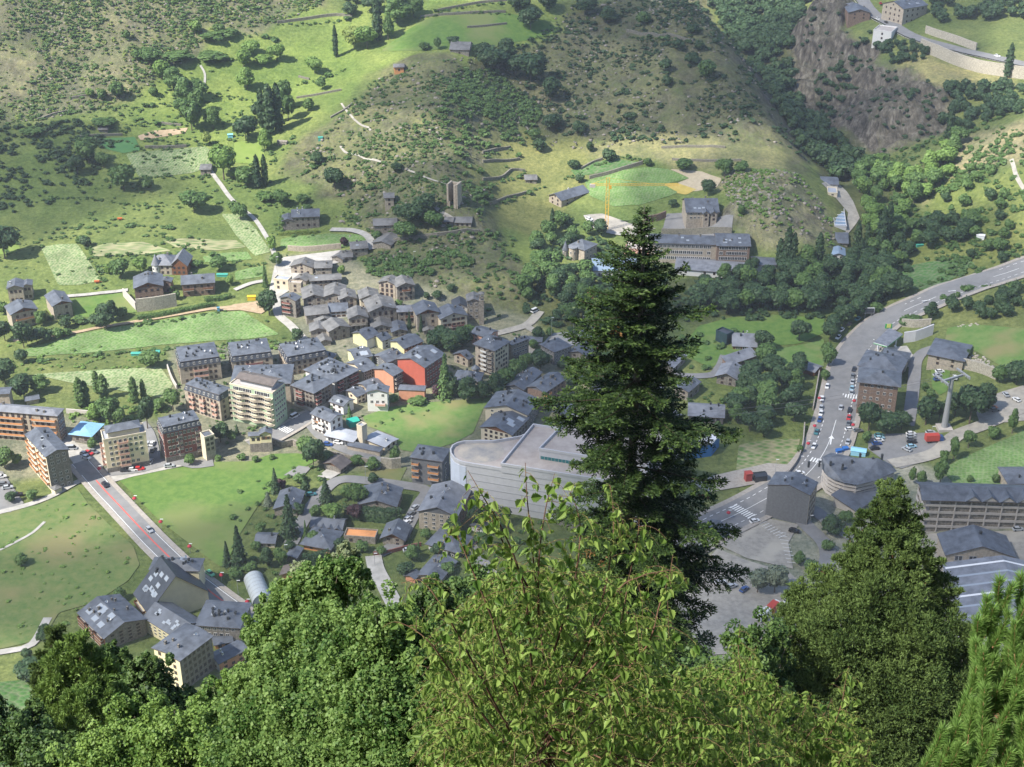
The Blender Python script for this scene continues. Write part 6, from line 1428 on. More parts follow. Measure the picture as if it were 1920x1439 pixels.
def car_meshes(col, van=False):
 L, W = (4.8, 1.9) if van else (4.3, 1.78)
 m = MB()
 def sec(x, w, z0, z1): return [(x, -w / 2, z0), (x, -w / 2, z1 * .8 + z0 * .2), (x, -w / 2 * .93, z1), (x, w / 2 * .93, z1), (x, w / 2, z1 * .8 + z0 * .2), (x, w / 2, z0)]
 loft(m, [sec(-L / 2, W * .86, .35, .80), sec(-L / 2 + .25, W, .25, .92), sec(-.5, W, .22, .96), sec(.9, W, .22, .92), sec(L / 2 - .4, W * .97, .25, .78), sec(L / 2, W * .84, .35, .62)])
 body = m.mesh('body', [CP[col]])
 m = MB(); h = 1.95 if van else 1.42
 def s2(x, w, z, zt): return [(x, -w / 2, z), (x, -w / 2 * .8, zt), (x, w / 2 * .8, zt), (x, w / 2, z)]
 x0, x1, x2, x3 = (-2.3, -2.1, 1.0, 1.9) if van else (-1.85, -1.35, .25, 1.05)
 loft(m, [s2(x0, W * .9, .90, .92), s2(x1, W * .9, .90, h - .04), s2(x2, W * .9, .90, h - .04), s2(x3, W * .9, .88, .9)])
 cab = m.mesh('windows', [cglass])
 m = MB(); m.box(((x1 + x2) / 2, 0, h), ((x2 - x1) + .1, W * .74, .07)); roof = m.mesh('car_roof', [CP[col]])
 m = MB(); m.tube((0, -.11, 0), (0, .11, 0), .32, n=10); wh = m.mesh('wheel', [tyre])
 return body, cab, roof, wh, L, W
CM = {}
def car(px, py, ang, col, label, van=False, tr=i_, rk=None):
 px, py = tr((px, py)); key = (col, van)
 if key not in CM: CM[key] = car_meshes(col, van)
 body, cab, roof, wh, L, W = CM[key]
 P = gp(px, py + 1)
 if rk:
  Lr, w_ = RD[rk]; k = int(np.argmin(((Lr - np.array([P.x, P.y])) ** 2).sum(1))); N, T_ = normals2(Lr); ang = math.atan2(T_[k][1], T_[k][0]) + (ang or 0)
  z = max(float(hat(HH, Lr[k][0], Lr[k][1])), gz(P.x, P.y)) + .56
 else: z = P.z + .45
 t = thing('parked_car' if not van else 'van', label, 'van' if van else 'car', (P.x, P.y, z), ang, 'cars parked along the streets')
 link('body', body, t); link('windows', cab, t); link('car_roof', roof, t)
 for x in (-L * .3, L * .31):
  for y in (-W / 2 + .1, W / 2 - .1): link('wheel', wh, t, (x, y, .32))
for a in [(605, 160, 'white', 'upper of two white cars by the trees in the bend'), (585, 205, 'white', 'lower of two white cars by the trees in the bend'), (655, 125, 'black', 'dark car under the roadside trees in the bend'), (710, 88, 'teal', 'teal car nearest the gantry board'),
          (515, 510, 'white', 'white car just above the upper zebra crossing, left side'), (482, 590, 'white', 'white car just below the upper zebra, left kerb'), (476, 648, 'silver', 'silver car in the left kerb row, middle of the main road'), (475, 682, 'white', 'white car behind the silver one at the left kerb'), (468, 722, 'blue', 'blue car ending the left kerb row'),
          (447, 802, 'teal', 'dark green car alone at the left kerb'), (430, 893, 'white', 'white car lowest at the left kerb'), (603, 645, 'silver', 'silver car driving up the middle of the main road'),
          (688, 397, 'black', 'black car first in the right kerb row'), (679, 440, 'grey', 'dark grey car second in the right kerb row'), (677, 478, 'silver', 'silver car third in the right kerb row'), (674, 520, 'lightblue', 'pale blue car just above the crossing, right kerb'), (672, 548, 'silver', 'silver car touching the crossing, right kerb'),
          (660, 660, 'black', 'black car above the red car, right kerb'), (655, 708, 'red', 'red car at the right kerb of the main road'), (652, 745, 'grey', 'grey car below the red car'), (648, 865, 'silver', 'silver car next to the blue containers')]:
 car(a[0], a[1], 0, a[2], a[3], tr=rs, rk='main')
for a in [(850, 818, 'teal', 'left row of the car park, top car'), (853, 835, 'lightblue', 'left row of the car park, second car'), (848, 852, 'white', 'left row of the car park, white third car'), (835, 872, 'blue', 'left row of the car park, blue fourth car'), (822, 903, 'black', 'left row of the car park, black bottom car'),
          (1055, 808, 'white', 'right row of the car park, white top car'), (1055, 824, 'silver', 'right row of the car park, second car'), (1055, 842, 'grey', 'right row of the car park, third car'), (1060, 862, 'black', 'right row of the car park, black fourth car'), (1058, 890, 'lightblue', 'right row of the car park, pale turquoise car'),
          (662, 780, 'white', 'white car parked slanted at the right kerb'), (715, 788, 'grey', 'grey car beside the row of trees by the brown flats'), (1240, 408, 'white', 'white car nearest the lift station'), (1225, 432, 'silver', 'silver car under the lift beams'), (1228, 458, 'blue', 'blue car under the lift beams'),
          (1180, 800, 'silver', 'silver car behind the red lorry'), (1590, 655, 'grey', 'grey car on the gravel yard at the right'), (1580, 640, 'orange', 'orange vehicle on the gravel yard at the right'), (340, 1062, 'white', 'white car above the slate grey block')]:
 car(a[0], a[1], .15, a[2], a[3], tr=rs)
for a in [(1176, 818, .1, 'red', 'red car in front of the yellow flats'), (1122, 824, .1, 'white', 'white car left of the red one'), (1062, 830, .1, 'black', 'dark car at the corner of the yellow flats'), (1430, 792, .15, 'silver', 'silver car by the slim grey block'), (1272, 755, 1.5, 'silver', 'silver car in the side street mouth'),
          (1290, 655, 1.5, 'grey', 'grey car in the side street'), (1286, 605, 1.5, 'white', 'white car in the side street beside the brick flats'), (1250, 605, 1.5, 'silver', 'silver car in the side street beside the yellow flats'), (750, 684, -.5, 'red', 'small red car left of the yellow flats'),
          (715, 692, -.5, 'silver', 'silver car next to the small red one'), (732, 722, -.5, 'white', 'white car below the small red one'), (795, 672, -.5, 'grey', 'grey car behind the small red one'), (40, 945, .3, 'grey', 'grey car in the left edge car park'), (68, 975, .3, 'silver', 'silver car in the left edge car park'),
          (12, 885, .3, 'white', 'white car in the left edge car park'), (150, 1035, .3, 'black', 'black car under the left edge trees')]:
 car(a[0], a[1], a[2], a[3], a[4], tr=r4)
car(605, 645, 0.1, 'silver', 'silver van by the blue roofed hall', True, tr=r4); car(890, 955, 0, 'black', 'black car coming down from the sunny junction', tr=r4, rk='left'); car(1262, 1335, 0, 'silver', 'silver car on the straight road', tr=r4, rk='left')
car(1332, 335, 0, 'green', 'light green car passing the skylight roof', tr=rk_, rk='left')
for a in [(1305, 498, .95, 'silver', 'top car of the row beside the tan flats'), (1270, 552, .95, 'grey', 'second car of the row beside the tan flats'), (1246, 590, .95, 'white', 'third car of the row beside the tan flats'), (1238, 622, .95, 'white', 'fourth car of the row beside the tan flats'), (1250, 848, .2, 'silver', 'silver car by the red brown garden wall'), (452, 392, .2, 'teal', 'dark car in the tan forecourt below the tennis court')]:
 car(a[0], a[1], a[2], a[3], a[4], tr=rc)
car(1300, 838, .9, 'white', 'white van in front of the street corner flats', True, tr=r5); car(1617, 1108, -.3, 'blue', 'bright blue car below the large white house', tr=r5); car(1722, 1092, -.3, 'white', 'white car at the long white hall', tr=r5)
car(1003, 585, .8, 'white', 'white van on the gravel road under the rocks', True); car(1013, 132, 1.2, 'white', 'white van at the beige hamlet house', True, tr=rt); car(902, 28, 1.5, 'red', 'red car in the upper hamlet', tr=rt); car(880, 142, 0, 'white', 'white car on the mountain road bend', tr=rt, rk='upper')
car(940, 165, 0, 'black', 'black car on the mountain road bend', tr=rt, rk='upper'); car(1690, 385, 0, 'white', 'white car on the mountain road near the poplar', tr=rt, rk='upper'); car(1105, 413, -.7, 'white', 'upper white car at the building site'); car(1107, 419, -.7, 'silver', 'lower white car at the building site')
car(1489, 998, -.3, 'black', 'black car leaving the empty grey car park'); car(1908, 995, .1, 'silver', 'silver car in the yard of the unfinished flats'); car(1415, 980, .4, 'white', 'white car at the edge of the empty grey car park')
for k in range(4): car(1792, 1101 + 9 * k, .1, ['silver', 'white', 'silver', 'white'][k], '%s car of the row along the striped warehouse' % ['first silver', 'second, white', 'third, silver', 'last, white'][k])
for k, (x, y, c_, lb) in enumerate(((1350, 1095, 'white', 'first white car in the lorry yard behind the fir boughs'), (1372, 1102, 'silver', 'silver car in the lorry yard'), (1395, 1108, 'blue', 'blue car in the lorry yard'), (1475, 1128, 'white', 'white car next to the lorries by the dark pine'), (1790, 710, 'white', 'white car among the trees right of the lift beams'), (1885, 742, 'silver', 'silver car on the right hand gravel yard'), (1905, 752, 'white', 'white car on the right hand gravel yard'), (1700, 845, 'silver', 'silver car in the middle of the asphalt car park'))): car(x, y, .2 + .3 * k, c_, lb)
def lorry(px, py, ang, cabc, boxc, label, L=8.0):
 P = gp(px, py); t = thing('lorry', label, 'lorry', (P.x, P.y, P.z + .45), ang)
 m = MB(); loft(m, [[(L / 2 - .4, -1.15, .6), (L / 2 - .4, -1.1, 2.9), (L / 2 - .4, 1.1, 2.9), (L / 2 - .4, 1.15, .6)], [(L / 2 + 1.3, -1.15, .5), (L / 2 + 1.1, -1.0, 2.7), (L / 2 + 1.1, 1.0, 2.7), (L / 2 + 1.3, 1.15, .5)]]); m.build('cab', [cabc], t)
 m = MB(); m.box((L / 2 + 1.22, 0, 2.0), (.2, 1.9, .9)); m.build('windscreen', [cglass], t)
 m = MB(); m.box((-.4, 0, 2.15), (L - .3, 2.5, 2.7)); m.build('cargo_box', [boxc], t)
 m = MB(); m.box((0, 0, .65), (L, 1.6, .3)); m.build('chassis', [tyre], t)
 for x in (-L * .35, -L * .2, L * .5):
  for y in (-1.05, 1.05): m = MB(); m.tube((x, y - .15, .5), (x, y + .15, .5), .5, n=10); m.build('wheel', [tyre], t)
lorry(1799, 1080, -.75, flat_mat('lorry_blue', (.05, .25, .6), .4), dishm, 'white box lorry with a blue cab beside the warehouses')
lorry(1748, 830, .08, MATS['paint_blue'], flat_mat('lorry_red', (.5, .07, .05), .5), 'red lorry with a blue cab parked above the crossing lane', 6)
lorry(1447, 1150, .9, flat_mat('lorry_white', (.78, .78, .78), .4), MATS['lorry_red'], 'red and white lorry between the fir and the dark pine', 6)
lorry(1432, 1162, .7, flat_mat('lorry_orange', (.6, .22, .04), .5), MATS['lorry_white'], 'white lorry with an orange cab beside the red one', 6)
for (x, y, lb) in ((182, 531, 'small red farm trailer at the foot of the square speckled field'), (225, 413, 'small red trailer on the upper left meadow')):
 P = gp(x, y); t = thing('trailer', lb, 'trailer', P, .2)
 m = MB(); m.box((0, 0, 1.0), (2.6, 1.4, .7)); m.box((1.8, 0, .7), (1.4, .15, .12)); m.build('body', [MATS['paint_orange']], t)
 for yy in (-.75, .75): m = MB(); m.tube((0, yy - .1, .4), (0, yy + .1, .4), .4, n=10); m.build('wheel', [tyre], t)
# ------------------------------------------------------------------ vegetation
def quads(C, Nn, size, rng, asp=1.0, roll=None):
 """leaf faces: centres C, normals Nn, sizes"""
 n = len(C)
 a = rng.normal(size=(n, 3)); t = np.cross(Nn, a); t /= np.linalg.norm(t, axis=1)[:, None] + 1e-9
 b_ = np.cross(Nn, t)
 s = size[:, None] if np.ndim(size) else size
 V = np.stack([C - t * s - b_ * s * asp * .5, C + t * s * .2 - b_ * s * asp, C + t * s + b_ * s * asp * .4, C - t * s * .1 + b_ * s * asp], 1).reshape(-1, 3)
 return V, np.arange(4 * n).reshape(n, 4)
def lobes_of(rng, n, shape):
 L = []
 for k in range(n):
  while 1:
   p = rng.uniform(-1, 1, 3)
   if np.linalg.norm(p) < 1: break
  L.append(p)
 return np.array(L)
def sph(c, r, nu=7, nv=5):
 V = []; F = []
 for j in range(nv + 1):
  ph = math.pi * j / nv
  for k in range(nu):
   a = 2 * math.pi * k / nu; V.append((c[0] + r[0] * math.sin(ph) * math.cos(a), c[1] + r[1] * math.sin(ph) * math.sin(a), c[2] + r[2] * math.cos(ph)))
 for j in range(nv):
  for k in range(nu): F.append((j * nu + k, (j + 1) * nu + k, (j + 1) * nu + (k + 1) % nu, j * nu + (k + 1) % nu))
 return np.array(V), np.array(F)
def crown_mesh(name, kind, seed, nleaf=900, lsz=.045, core=True):
 rng = np.random.RandomState(seed); Vs = []; Fs = []; off = 0
 def add(V, F):
  nonlocal off
  Vs.append(V); Fs.append(F + off); off += len(V)
 if kind in ('broad', 'bush'):
  nl = 13 if kind == 'broad' else 7
  P = lobes_of(rng, nl, 0); z0, hz, rr = (.60, .30, .34) if kind == 'broad' else (.42, .28, .36)
  c = P * np.array([rr * .75, rr * .75, hz * .8]) + np.array([0, 0, z0]); r = rng.uniform(.13, .22, nl) * (1.0 if kind == 'broad' else 1.15)
  if kind == 'broad': c = np.vstack([c, [0, 0, .6]]); r = np.append(r, .27)
  k = rng.choice(len(c), nleaf, p=r ** 2 / (r ** 2).sum())
  d = rng.normal(size=(nleaf, 3)); d /= np.linalg.norm(d, axis=1)[:, None]
  rad = r[k] * rng.uniform(.82, 1.12, nleaf)
  C = c[k] + d * rad[:, None]
  N = d * 1.0 + rng.normal(size=(nleaf, 3)) * .45 + np.array([0, 0, .25]); N /= np.linalg.norm(N, axis=1)[:, None]
  V, F = quads(C, N, rng.uniform(.6, 1.3, nleaf) * lsz, rng); add(V, F)
  if core:
   for q, rr_ in zip(c, r): V, F = sph(q, (rr_ * .86,) * 3); V = V + rng.normal(size=V.shape) * .012; add(V, F)
 elif kind == 'poplar':
  z = rng.uniform(.06, 1, nleaf); prof = np.sin(np.clip(z, 0, 1) ** .75 * math.pi) ** .55 * .12 + .004
  a = rng.uniform(0, 6.283, nleaf); wob = 1 + .22 * np.sin(a * 3 + z * 23) + .18 * np.sin(a * 2 - z * 41)
  rad = prof * wob * rng.uniform(.75, 1.08, nleaf)
  C = np.stack([rad * np.cos(a), rad * np.sin(a), z], 1); N = np.stack([np.cos(a), np.sin(a), .35 + 0 * a], 1) + rng.normal(size=(nleaf, 3)) * .4; N /= np.linalg.norm(N, axis=1)[:, None]
  V, F = quads(C, N, rng.uniform(.6, 1.2, nleaf) * lsz * .75, rng, 1.6); add(V, F)
  V, F = sph((0, 0, .5), (.075, .075, .42), 8, 8); add(V, F)
 elif kind == 'conifer':
  z = 1 - rng.uniform(0, .96, nleaf) ** .72; tier = np.mod(z * 15, 1.0)
  a = rng.uniform(0, 6.283, nleaf)
  R0 = (1 - z) * .27 * (1.15 - .5 * tier) * (1 + .2 * np.sin(a * 5 + np.floor(z * 15) * 2.4)) + .006
  rad = R0 * rng.uniform(.5, 1.05, nleaf)
  C = np.stack([rad * np.cos(a), rad * np.sin(a), z - rad * .25], 1); N = np.stack([np.cos(a) * .8, np.sin(a) * .8, .75 + 0 * a], 1) + rng.normal(size=(nleaf, 3)) * .35; N /= np.linalg.norm(N, axis=1)[:, None]
  V, F = quads(C, N, rng.uniform(.6, 1.3, nleaf) * lsz * .7, rng, 1.3); add(V, F)
  V, F = sph((0, 0, .36), (.14, .14, .42), 8, 8); V[:, :2] *= (1.15 - V[:, 2:3]); add(V, F)
 return np.vstack(Vs), np.vstack(Fs)
LM = {'l': leaf_mat('leaf_light', (.13, .23, .05), (.21, .32, .08), .25), 'm': leaf_mat('leaf_mid', (.065, .135, .035), (.13, .21, .06), .2), 'd': leaf_mat('leaf_dark', (.028, .065, .026), (.065, .115, .042), .15),
      'y': leaf_mat('leaf_yellow', (.17, .24, .05), (.27, .33, .09), .25), 'g': leaf_mat('leaf_silver', (.15, .19, .13), (.24, .28, .19), .2), 'o': leaf_mat('leaf_olive', (.09, .105, .045), (.17, .175, .085), .1), 'r': leaf_mat('leaf_purple', (.04, .02, .025), (.09, .045, .05), .1)}
bark = noise_mat('bark', (.09, .07, .055), (.19, .155, .12), 6, .95)
PRO = {}
def proto(kind, k, full):
 key = (kind, k)
 if key not in PRO:
  V, F = crown_mesh(kind, kind, 100 + k * 7 + len(kind), {'broad': 1500, 'bush': 600, 'poplar': 900, 'conifer': 1300}[kind], {'broad': .042, 'bush': .07, 'poplar': .034, 'conifer': .042}[kind])
  me = mesh_np('crown', V, F, [LM['m']])
  m = MB(); th = {'broad': .45, 'bush': .3, 'poplar': .2, 'conifer': .9}[kind]
  m.tube((0, 0, -.12), (0.01, 0, th), .022, .012, 6)
  if kind == 'broad':
   for a in range(4): m.tube((0, 0, .25 + .04 * a), (.2 * math.cos(a * 1.7), .2 * math.sin(a * 1.7), .55 + .05 * a), .011, .004, 5)
  PRO[key] = (me, m.mesh('trunk', [bark]))
 return PRO[key]
KN = {'B': 'broad', 'P': 'poplar', 'C': 'conifer', 'S': 'bush'}
NM = {'B': ('broadleaf_tree', 'tree'), 'P': ('poplar_tree', 'poplar'), 'C': ('conifer_tree', 'conifer'), 'S': ('bush', 'bush')}
TW = {'l': 'light green', 'm': 'green', 'd': 'dark green', 'y': 'yellowish green', 'g': 'silvery', 'r': 'purple leaved'}
rt_ = random.Random(21); NT = 0
DEF = []; OTH = []
def tree(px, py, h, w, kind, tone, label, group=None, P=None, H=None, W=None):
 if P is None:
  P = gp(px, py); s = gscale(P)
  H = h / s / .93; W = w / s
 if kind == 'B': DEF.append((H * W * gscale(P) ** 2, kind, tone, label, group, P, H, W))
 else: OTH.append((0, kind, tone, label, group, P, H, W))
def make_tree(kind, tone, label, group, P, H, W):
 global NT
 k = rt_.randrange({'B': 5, 'P': 2, 'C': 3, 'S': 3}[kind]); cm, tm_ = proto(KN[kind], k, 1)
 nat = {'B': .78, 'P': .25, 'C': .55, 'S': .85}[kind]
 t = thing(NM[kind][0], label, NM[kind][1], (P.x, P.y, P.z), rt_.uniform(0, 6.28), group)
 sx_ = W / nat
 for nm, me in (('crown', cm), ('trunk', tm_)):
  if nm == 'trunk' and kind == 'S': continue
  o = link(nm, me, t); o.scale = (sx_ * rt_.uniform(.94, 1.06), sx_, H) if nm == 'crown' else (H, H, H)
  if nm == 'crown': o.material_slots[0].link = 'OBJECT'; o.material_slots[0].material = LM[tone]
 NT += 1
 return t
WL = {'B': 'tree', 'P': 'poplar', 'C': 'conifer', 'S': 'bush'}
TREES = {
 'on the upper left terraces': [(367, 62, 28, 26, 'B', 'l'), (239, 75, 22, 14, 'B', 'm'), (219, 187, 34, 30, 'B', 'm'), (192, 187, 24, 20, 'B', 'm'), (170, 182, 20, 18, 'B', 'l'), (289, 181, 20, 20, 'B', 'm'), (410, 60, 20, 26, 'S', 'm'), (400, 75, 18, 50, 'S', 'm'), (430, 68, 16, 40, 'S', 'm'), (198, 235, 16, 50, 'S', 'm'), (145, 232, 12, 20, 'S', 'd'), (60, 250, 14, 50, 'S', 'm')],
 'on the sunny upper meadow': [(457, 128, 34, 34, 'B', 'l'), (472, 106, 30, 36, 'B', 'l'), (464, 168, 38, 38, 'B', 'l'), (520, 115, 32, 32, 'B', 'l'), (495, 120, 22, 36, 'S', 'l'), (590, 138, 30, 36, 'B', 'l'), (604, 168, 26, 22, 'B', 'm'), (580, 208, 28, 24, 'B', 'm'), (664, 92, 44, 46, 'B', 'y'), (689, 92, 42, 44, 'B', 'l'), (728, 75, 42, 26, 'B', 'm'), (745, 45, 48, 60, 'B', 'm'), (775, 32, 36, 42, 'B', 'm'), (656, 30, 28, 30, 'B', 'd'), (700, 22, 26, 40, 'B', 'd'), (630, 108, 56, 9, 'P', 'd'), (709, 78, 74, 17, 'P', 'd')],
 'in the leafy gully': [(282, 125, 34, 40, 'B', 'm'), (262, 112, 22, 30, 'B', 'm'), (303, 150, 36, 36, 'B', 'l'), (325, 168, 38, 40, 'B', 'm'), (350, 195, 46, 40, 'B', 'm'), (372, 190, 40, 36, 'B', 'm'), (360, 245, 60, 42, 'B', 'm'), (345, 218, 36, 34, 'B', 'm'), (372, 215, 46, 32, 'B', 'm'), (335, 112, 18, 60, 'S', 'm'), (400, 112, 18, 60, 'S', 'm'), (400, 243, 38, 34, 'B', 'm'), (388, 272, 28, 20, 'B', 'y')],
 'among the left fields': [(461, 264, 46, 46, 'B', 'd'), (167, 306, 50, 46, 'B', 'm'), (146, 327, 36, 34, 'B', 'd'), (194, 316, 30, 30, 'B', 'm'), (233, 358, 48, 54, 'B', 'm'), (275, 355, 26, 30, 'B', 'm'), (364, 398, 40, 56, 'B', 'm'), (420, 338, 70, 54, 'B', 'l'), (462, 350, 38, 38, 'B', 'm'), (497, 283, 38, 32, 'B', 'l'), (484, 353, 60, 14, 'P', 'd'), (498, 350, 58, 11, 'P', 'd'), (162, 463, 24, 22, 'B', 'd'), (227, 523, 38, 40, 'B', 'm'), (264, 513, 34, 28, 'B', 'l'), (203, 515, 24, 13, 'B', 'l'), (10, 486, 64, 64, 'B', 'd'), (452, 412, 30, 30, 'B', 'm'), (440, 395, 24, 26, 'S', 'm'), (528, 388, 32, 34, 'B', 'm'), (570, 382, 22, 26, 'B', 'm'), (500, 375, 20, 40, 'S', 'm'), (445, 330, 20, 40, 'S', 'l')],
 'above the allotment': [(493, 242, 72, 16, 'P', 'd'), (508, 252, 88, 22, 'P', 'd'), (523, 246, 84, 20, 'P', 'd'), (536, 206, 58, 28, 'B', 'm'), (541, 226, 50, 28, 'B', 'm'), (484, 224, 36, 24, 'B', 'd')],
 'beside the left chalets': [(200, 618, 48, 42, 'B', 'd'), (213, 602, 38, 28, 'B', 'd'), (228, 595, 24, 24, 'B', 'm'), (178, 612, 26, 28, 'B', 'd'), (125, 615, 26, 26, 'B', 'd'), (150, 606, 16, 30, 'S', 'm'), (78, 610, 34, 24, 'B', 'm'), (45, 652, 50, 40, 'B', 'd'), (70, 645, 30, 36, 'B', 'd'), (90, 640, 28, 30, 'B', 'd'), (108, 636, 24, 28, 'B', 'm'), (126, 630, 18, 22, 'B', 'm'), (40, 682, 32, 28, 'B', 'd'), (10, 640, 40, 34, 'B', 'd'), (8, 590, 30, 24, 'B', 'm'), (10, 720, 50, 50, 'B', 'd'), (45, 745, 44, 46, 'B', 'd'), (75, 735, 32, 40, 'B', 'm'), (283, 690, 34, 42, 'B', 'm'), (411, 507, 28, 34, 'B', 'm'), (433, 535, 22, 18, 'B', 'l'), (370, 500, 16, 24, 'S', 'm'), (330, 562, 22, 16, 'B', 'm'), (388, 545, 14, 20, 'S', 'm'), (498, 538, 46, 14, 'C', 'm'), (505, 592, 52, 38, 'B', 'd'), (558, 640, 30, 24, 'B', 'd'), (322, 548, 16, 12, 'S', 'm'), (257, 572, 10, 9, 'S', 'r'), (520, 500, 30, 26, 'B', 'm'), (510, 470, 34, 20, 'B', 'l'), (530, 430, 24, 18, 'B', 'm')],
 'around the left flats': [(153, 764, 58, 18, 'P', 'm'), (163, 760, 48, 15, 'P', 'm'), (183, 738, 44, 13, 'P', 'm'), (196, 748, 48, 18, 'P', 'm'), (253, 755, 50, 16, 'P', 'm'), (270, 750, 40, 10, 'P', 'm'), (277, 805, 66, 32, 'B', 'd'), (205, 795, 58, 46, 'B', 'm'), (225, 800, 40, 28, 'B', 'm'), (180, 790, 34, 30, 'B', 'l'), (325, 772, 48, 36, 'B', 'm'), (300, 770, 26, 30, 'B', 'm'), (173, 842, 26, 20, 'B', 'm'), (10, 880, 44, 40, 'B', 'm'), (32, 870, 24, 22, 'B', 'l'), (62, 938, 26, 24, 'B', 'm'), (22, 942, 26, 24, 'B', 'd'), (414, 830, 42, 34, 'B', 'd'), (358, 872, 26, 22, 'B', 'm'), (434, 828, 26, 20, 'B', 'm'), (445, 815, 20, 12, 'C', 'd'), (409, 864, 14, 14, 'S', 'm'), (453, 862, 14, 18, 'S', 'm'), (480, 866, 14, 16, 'S', 'm'), (510, 862, 14, 12, 'S', 'm'), (575, 852, 36, 34, 'B', 'm'), (588, 876, 56, 44, 'B', 'd'), (610, 868, 26, 34, 'B', 'm'), (635, 872, 20, 36, 'S', 'm'), (700, 880, 26, 30, 'B', 'm'), (740, 868, 40, 22, 'B', 'm'), (670, 870, 20, 30, 'S', 'm')],
 'in the old village': [(822, 562, 20, 22, 'B', 'd'), (801, 562, 18, 12, 'B', 'd'), (846, 547, 18, 18, 'B', 'd'), (768, 616, 34, 11, 'C', 'd'), (790, 622, 34, 11, 'C', 'd'), (748, 576, 16, 16, 'B', 'm'), (625, 770, 22, 14, 'C', 'd'), (656, 788, 28, 16, 'C', 'm'), (640, 515, 22, 14, 'B', 'l'), (645, 462, 20, 18, 'B', 'r'), (770, 425, 46, 56, 'B', 'd'), (800, 405, 40, 50, 'B', 'd'), (760, 452, 38, 46, 'B', 'm'), (812, 430, 34, 40, 'B', 'm'), (708, 450, 22, 22, 'B', 'm'), (628, 358, 46, 42, 'B', 'd'), (596, 308, 26, 28, 'B', 'd'), (745, 320, 18, 26, 'B', 'd'), (575, 395, 14, 20, 'S', 'm'), (795, 415, 16, 20, 'S', 'm')],
 'behind the red walled flats': [(818, 655, 38, 42, 'B', 'd'), (845, 662, 44, 46, 'B', 'd'), (868, 652, 38, 42, 'B', 'd'), (830, 640, 30, 40, 'B', 'd'), (880, 625, 20, 24, 'B', 'm')],
 'by the central meadow': [(835, 745, 84, 40, 'C', 'm'), (822, 745, 30, 26, 'B', 'r'), (850, 745, 40, 30, 'B', 'd'), (876, 753, 46, 44, 'B', 'd'), (905, 752, 36, 34, 'B', 'd'), (928, 745, 44, 38, 'B', 'd'), (950, 732, 44, 38, 'B', 'm'), (970, 712, 44, 36, 'B', 'm'), (988, 692, 32, 28, 'B', 'm'), (782, 757, 18, 36, 'S', 'm'), (740, 757, 20, 26, 'B', 'm'), (937, 752, 14, 24, 'S', 'y'), (1014, 698, 44, 46, 'B', 'd'), (1008, 638, 30, 28, 'B', 'd'), (1053, 692, 18, 18, 'B', 'd'), (1075, 730, 24, 26, 'B', 'd'), (1000, 655, 22, 20, 'B', 'm'), (1028, 812, 30, 20, 'B', 'm'), (1030, 630, 18, 16, 'B', 'm')],
 'among the lower houses': [(517, 924, 50, 24, 'C', 'd'), (544, 1006, 86, 44, 'C', 'd'), (450, 1062, 84, 40, 'C', 'd'), (427, 1060, 50, 22, 'C', 'd'), (612, 940, 48, 32, 'C', 'd'), (595, 978, 34, 28, 'B', 'm'), (622, 977, 38, 40, 'B', 'l'), (672, 955, 52, 36, 'B', 'm'), (665, 975, 34, 32, 'B', 'r'), (503, 948, 28, 20, 'C', 'g'), (528, 918, 24, 20, 'B', 'r'), (503, 1062, 38, 30, 'B', 'd'), (527, 1062, 38, 28, 'B', 'm'), (574, 1014, 42, 14, 'C', 'm'), (899, 986, 50, 44, 'B', 'd'), (785, 1036, 24, 10, 'C', 'm'), (851, 1002, 34, 32, 'B', 'd'), (441, 1088, 28, 30, 'B', 'm'), (226, 1124, 28, 24, 'B', 'm'), (92, 1206, 40, 40, 'B', 'd'), (60, 1272, 40, 58, 'B', 'd'), (52, 1236, 26, 22, 'B', 'd'), (40, 1060, 26, 28, 'B', 'm'), (573, 925, 30, 20, 'B', 'd'), (560, 905, 20, 26, 'B', 'm'), (490, 1000, 26, 24, 'B', 'm'), (640, 1015, 14, 16, 'B', 'm'), (970, 950, 54, 40, 'B', 'd'), (1040, 960, 46, 50, 'B', 'd'), (1005, 958, 50, 44, 'B', 'd'), (1060, 985, 40, 36, 'B', 'm'), (930, 1000, 30, 30, 'B', 'm'), (715, 1040, 20, 20, 'B', 'm'), (840, 1075, 26, 30, 'B', 'm'), (760, 1080, 28, 34, 'B', 'd'), (870, 1040, 26, 24, 'B', 'm'), (480, 1085, 18, 24, 'S', 'm'), (800, 1010, 24, 22, 'B', 'm'), (590, 1018, 28, 26, 'B', 'm'), (650, 935, 30, 28, 'B', 'm'), (470, 1075, 30, 26, 'B', 'm'), (560, 965, 26, 26, 'B', 'd'), (640, 1040, 34, 30, 'B', 'd'), (680, 1035, 26, 26, 'B', 'm'), (775, 1050, 30, 30, 'B', 'm'), (820, 1040, 30, 28, 'B', 'd'), (905, 1030, 34, 34, 'B', 'm'), (480, 1035, 24, 22, 'B', 'm'), (545, 1035, 26, 24, 'B', 'd'), (940, 985, 36, 34, 'B', 'd'), (700, 905, 22, 22, 'B', 'd')],
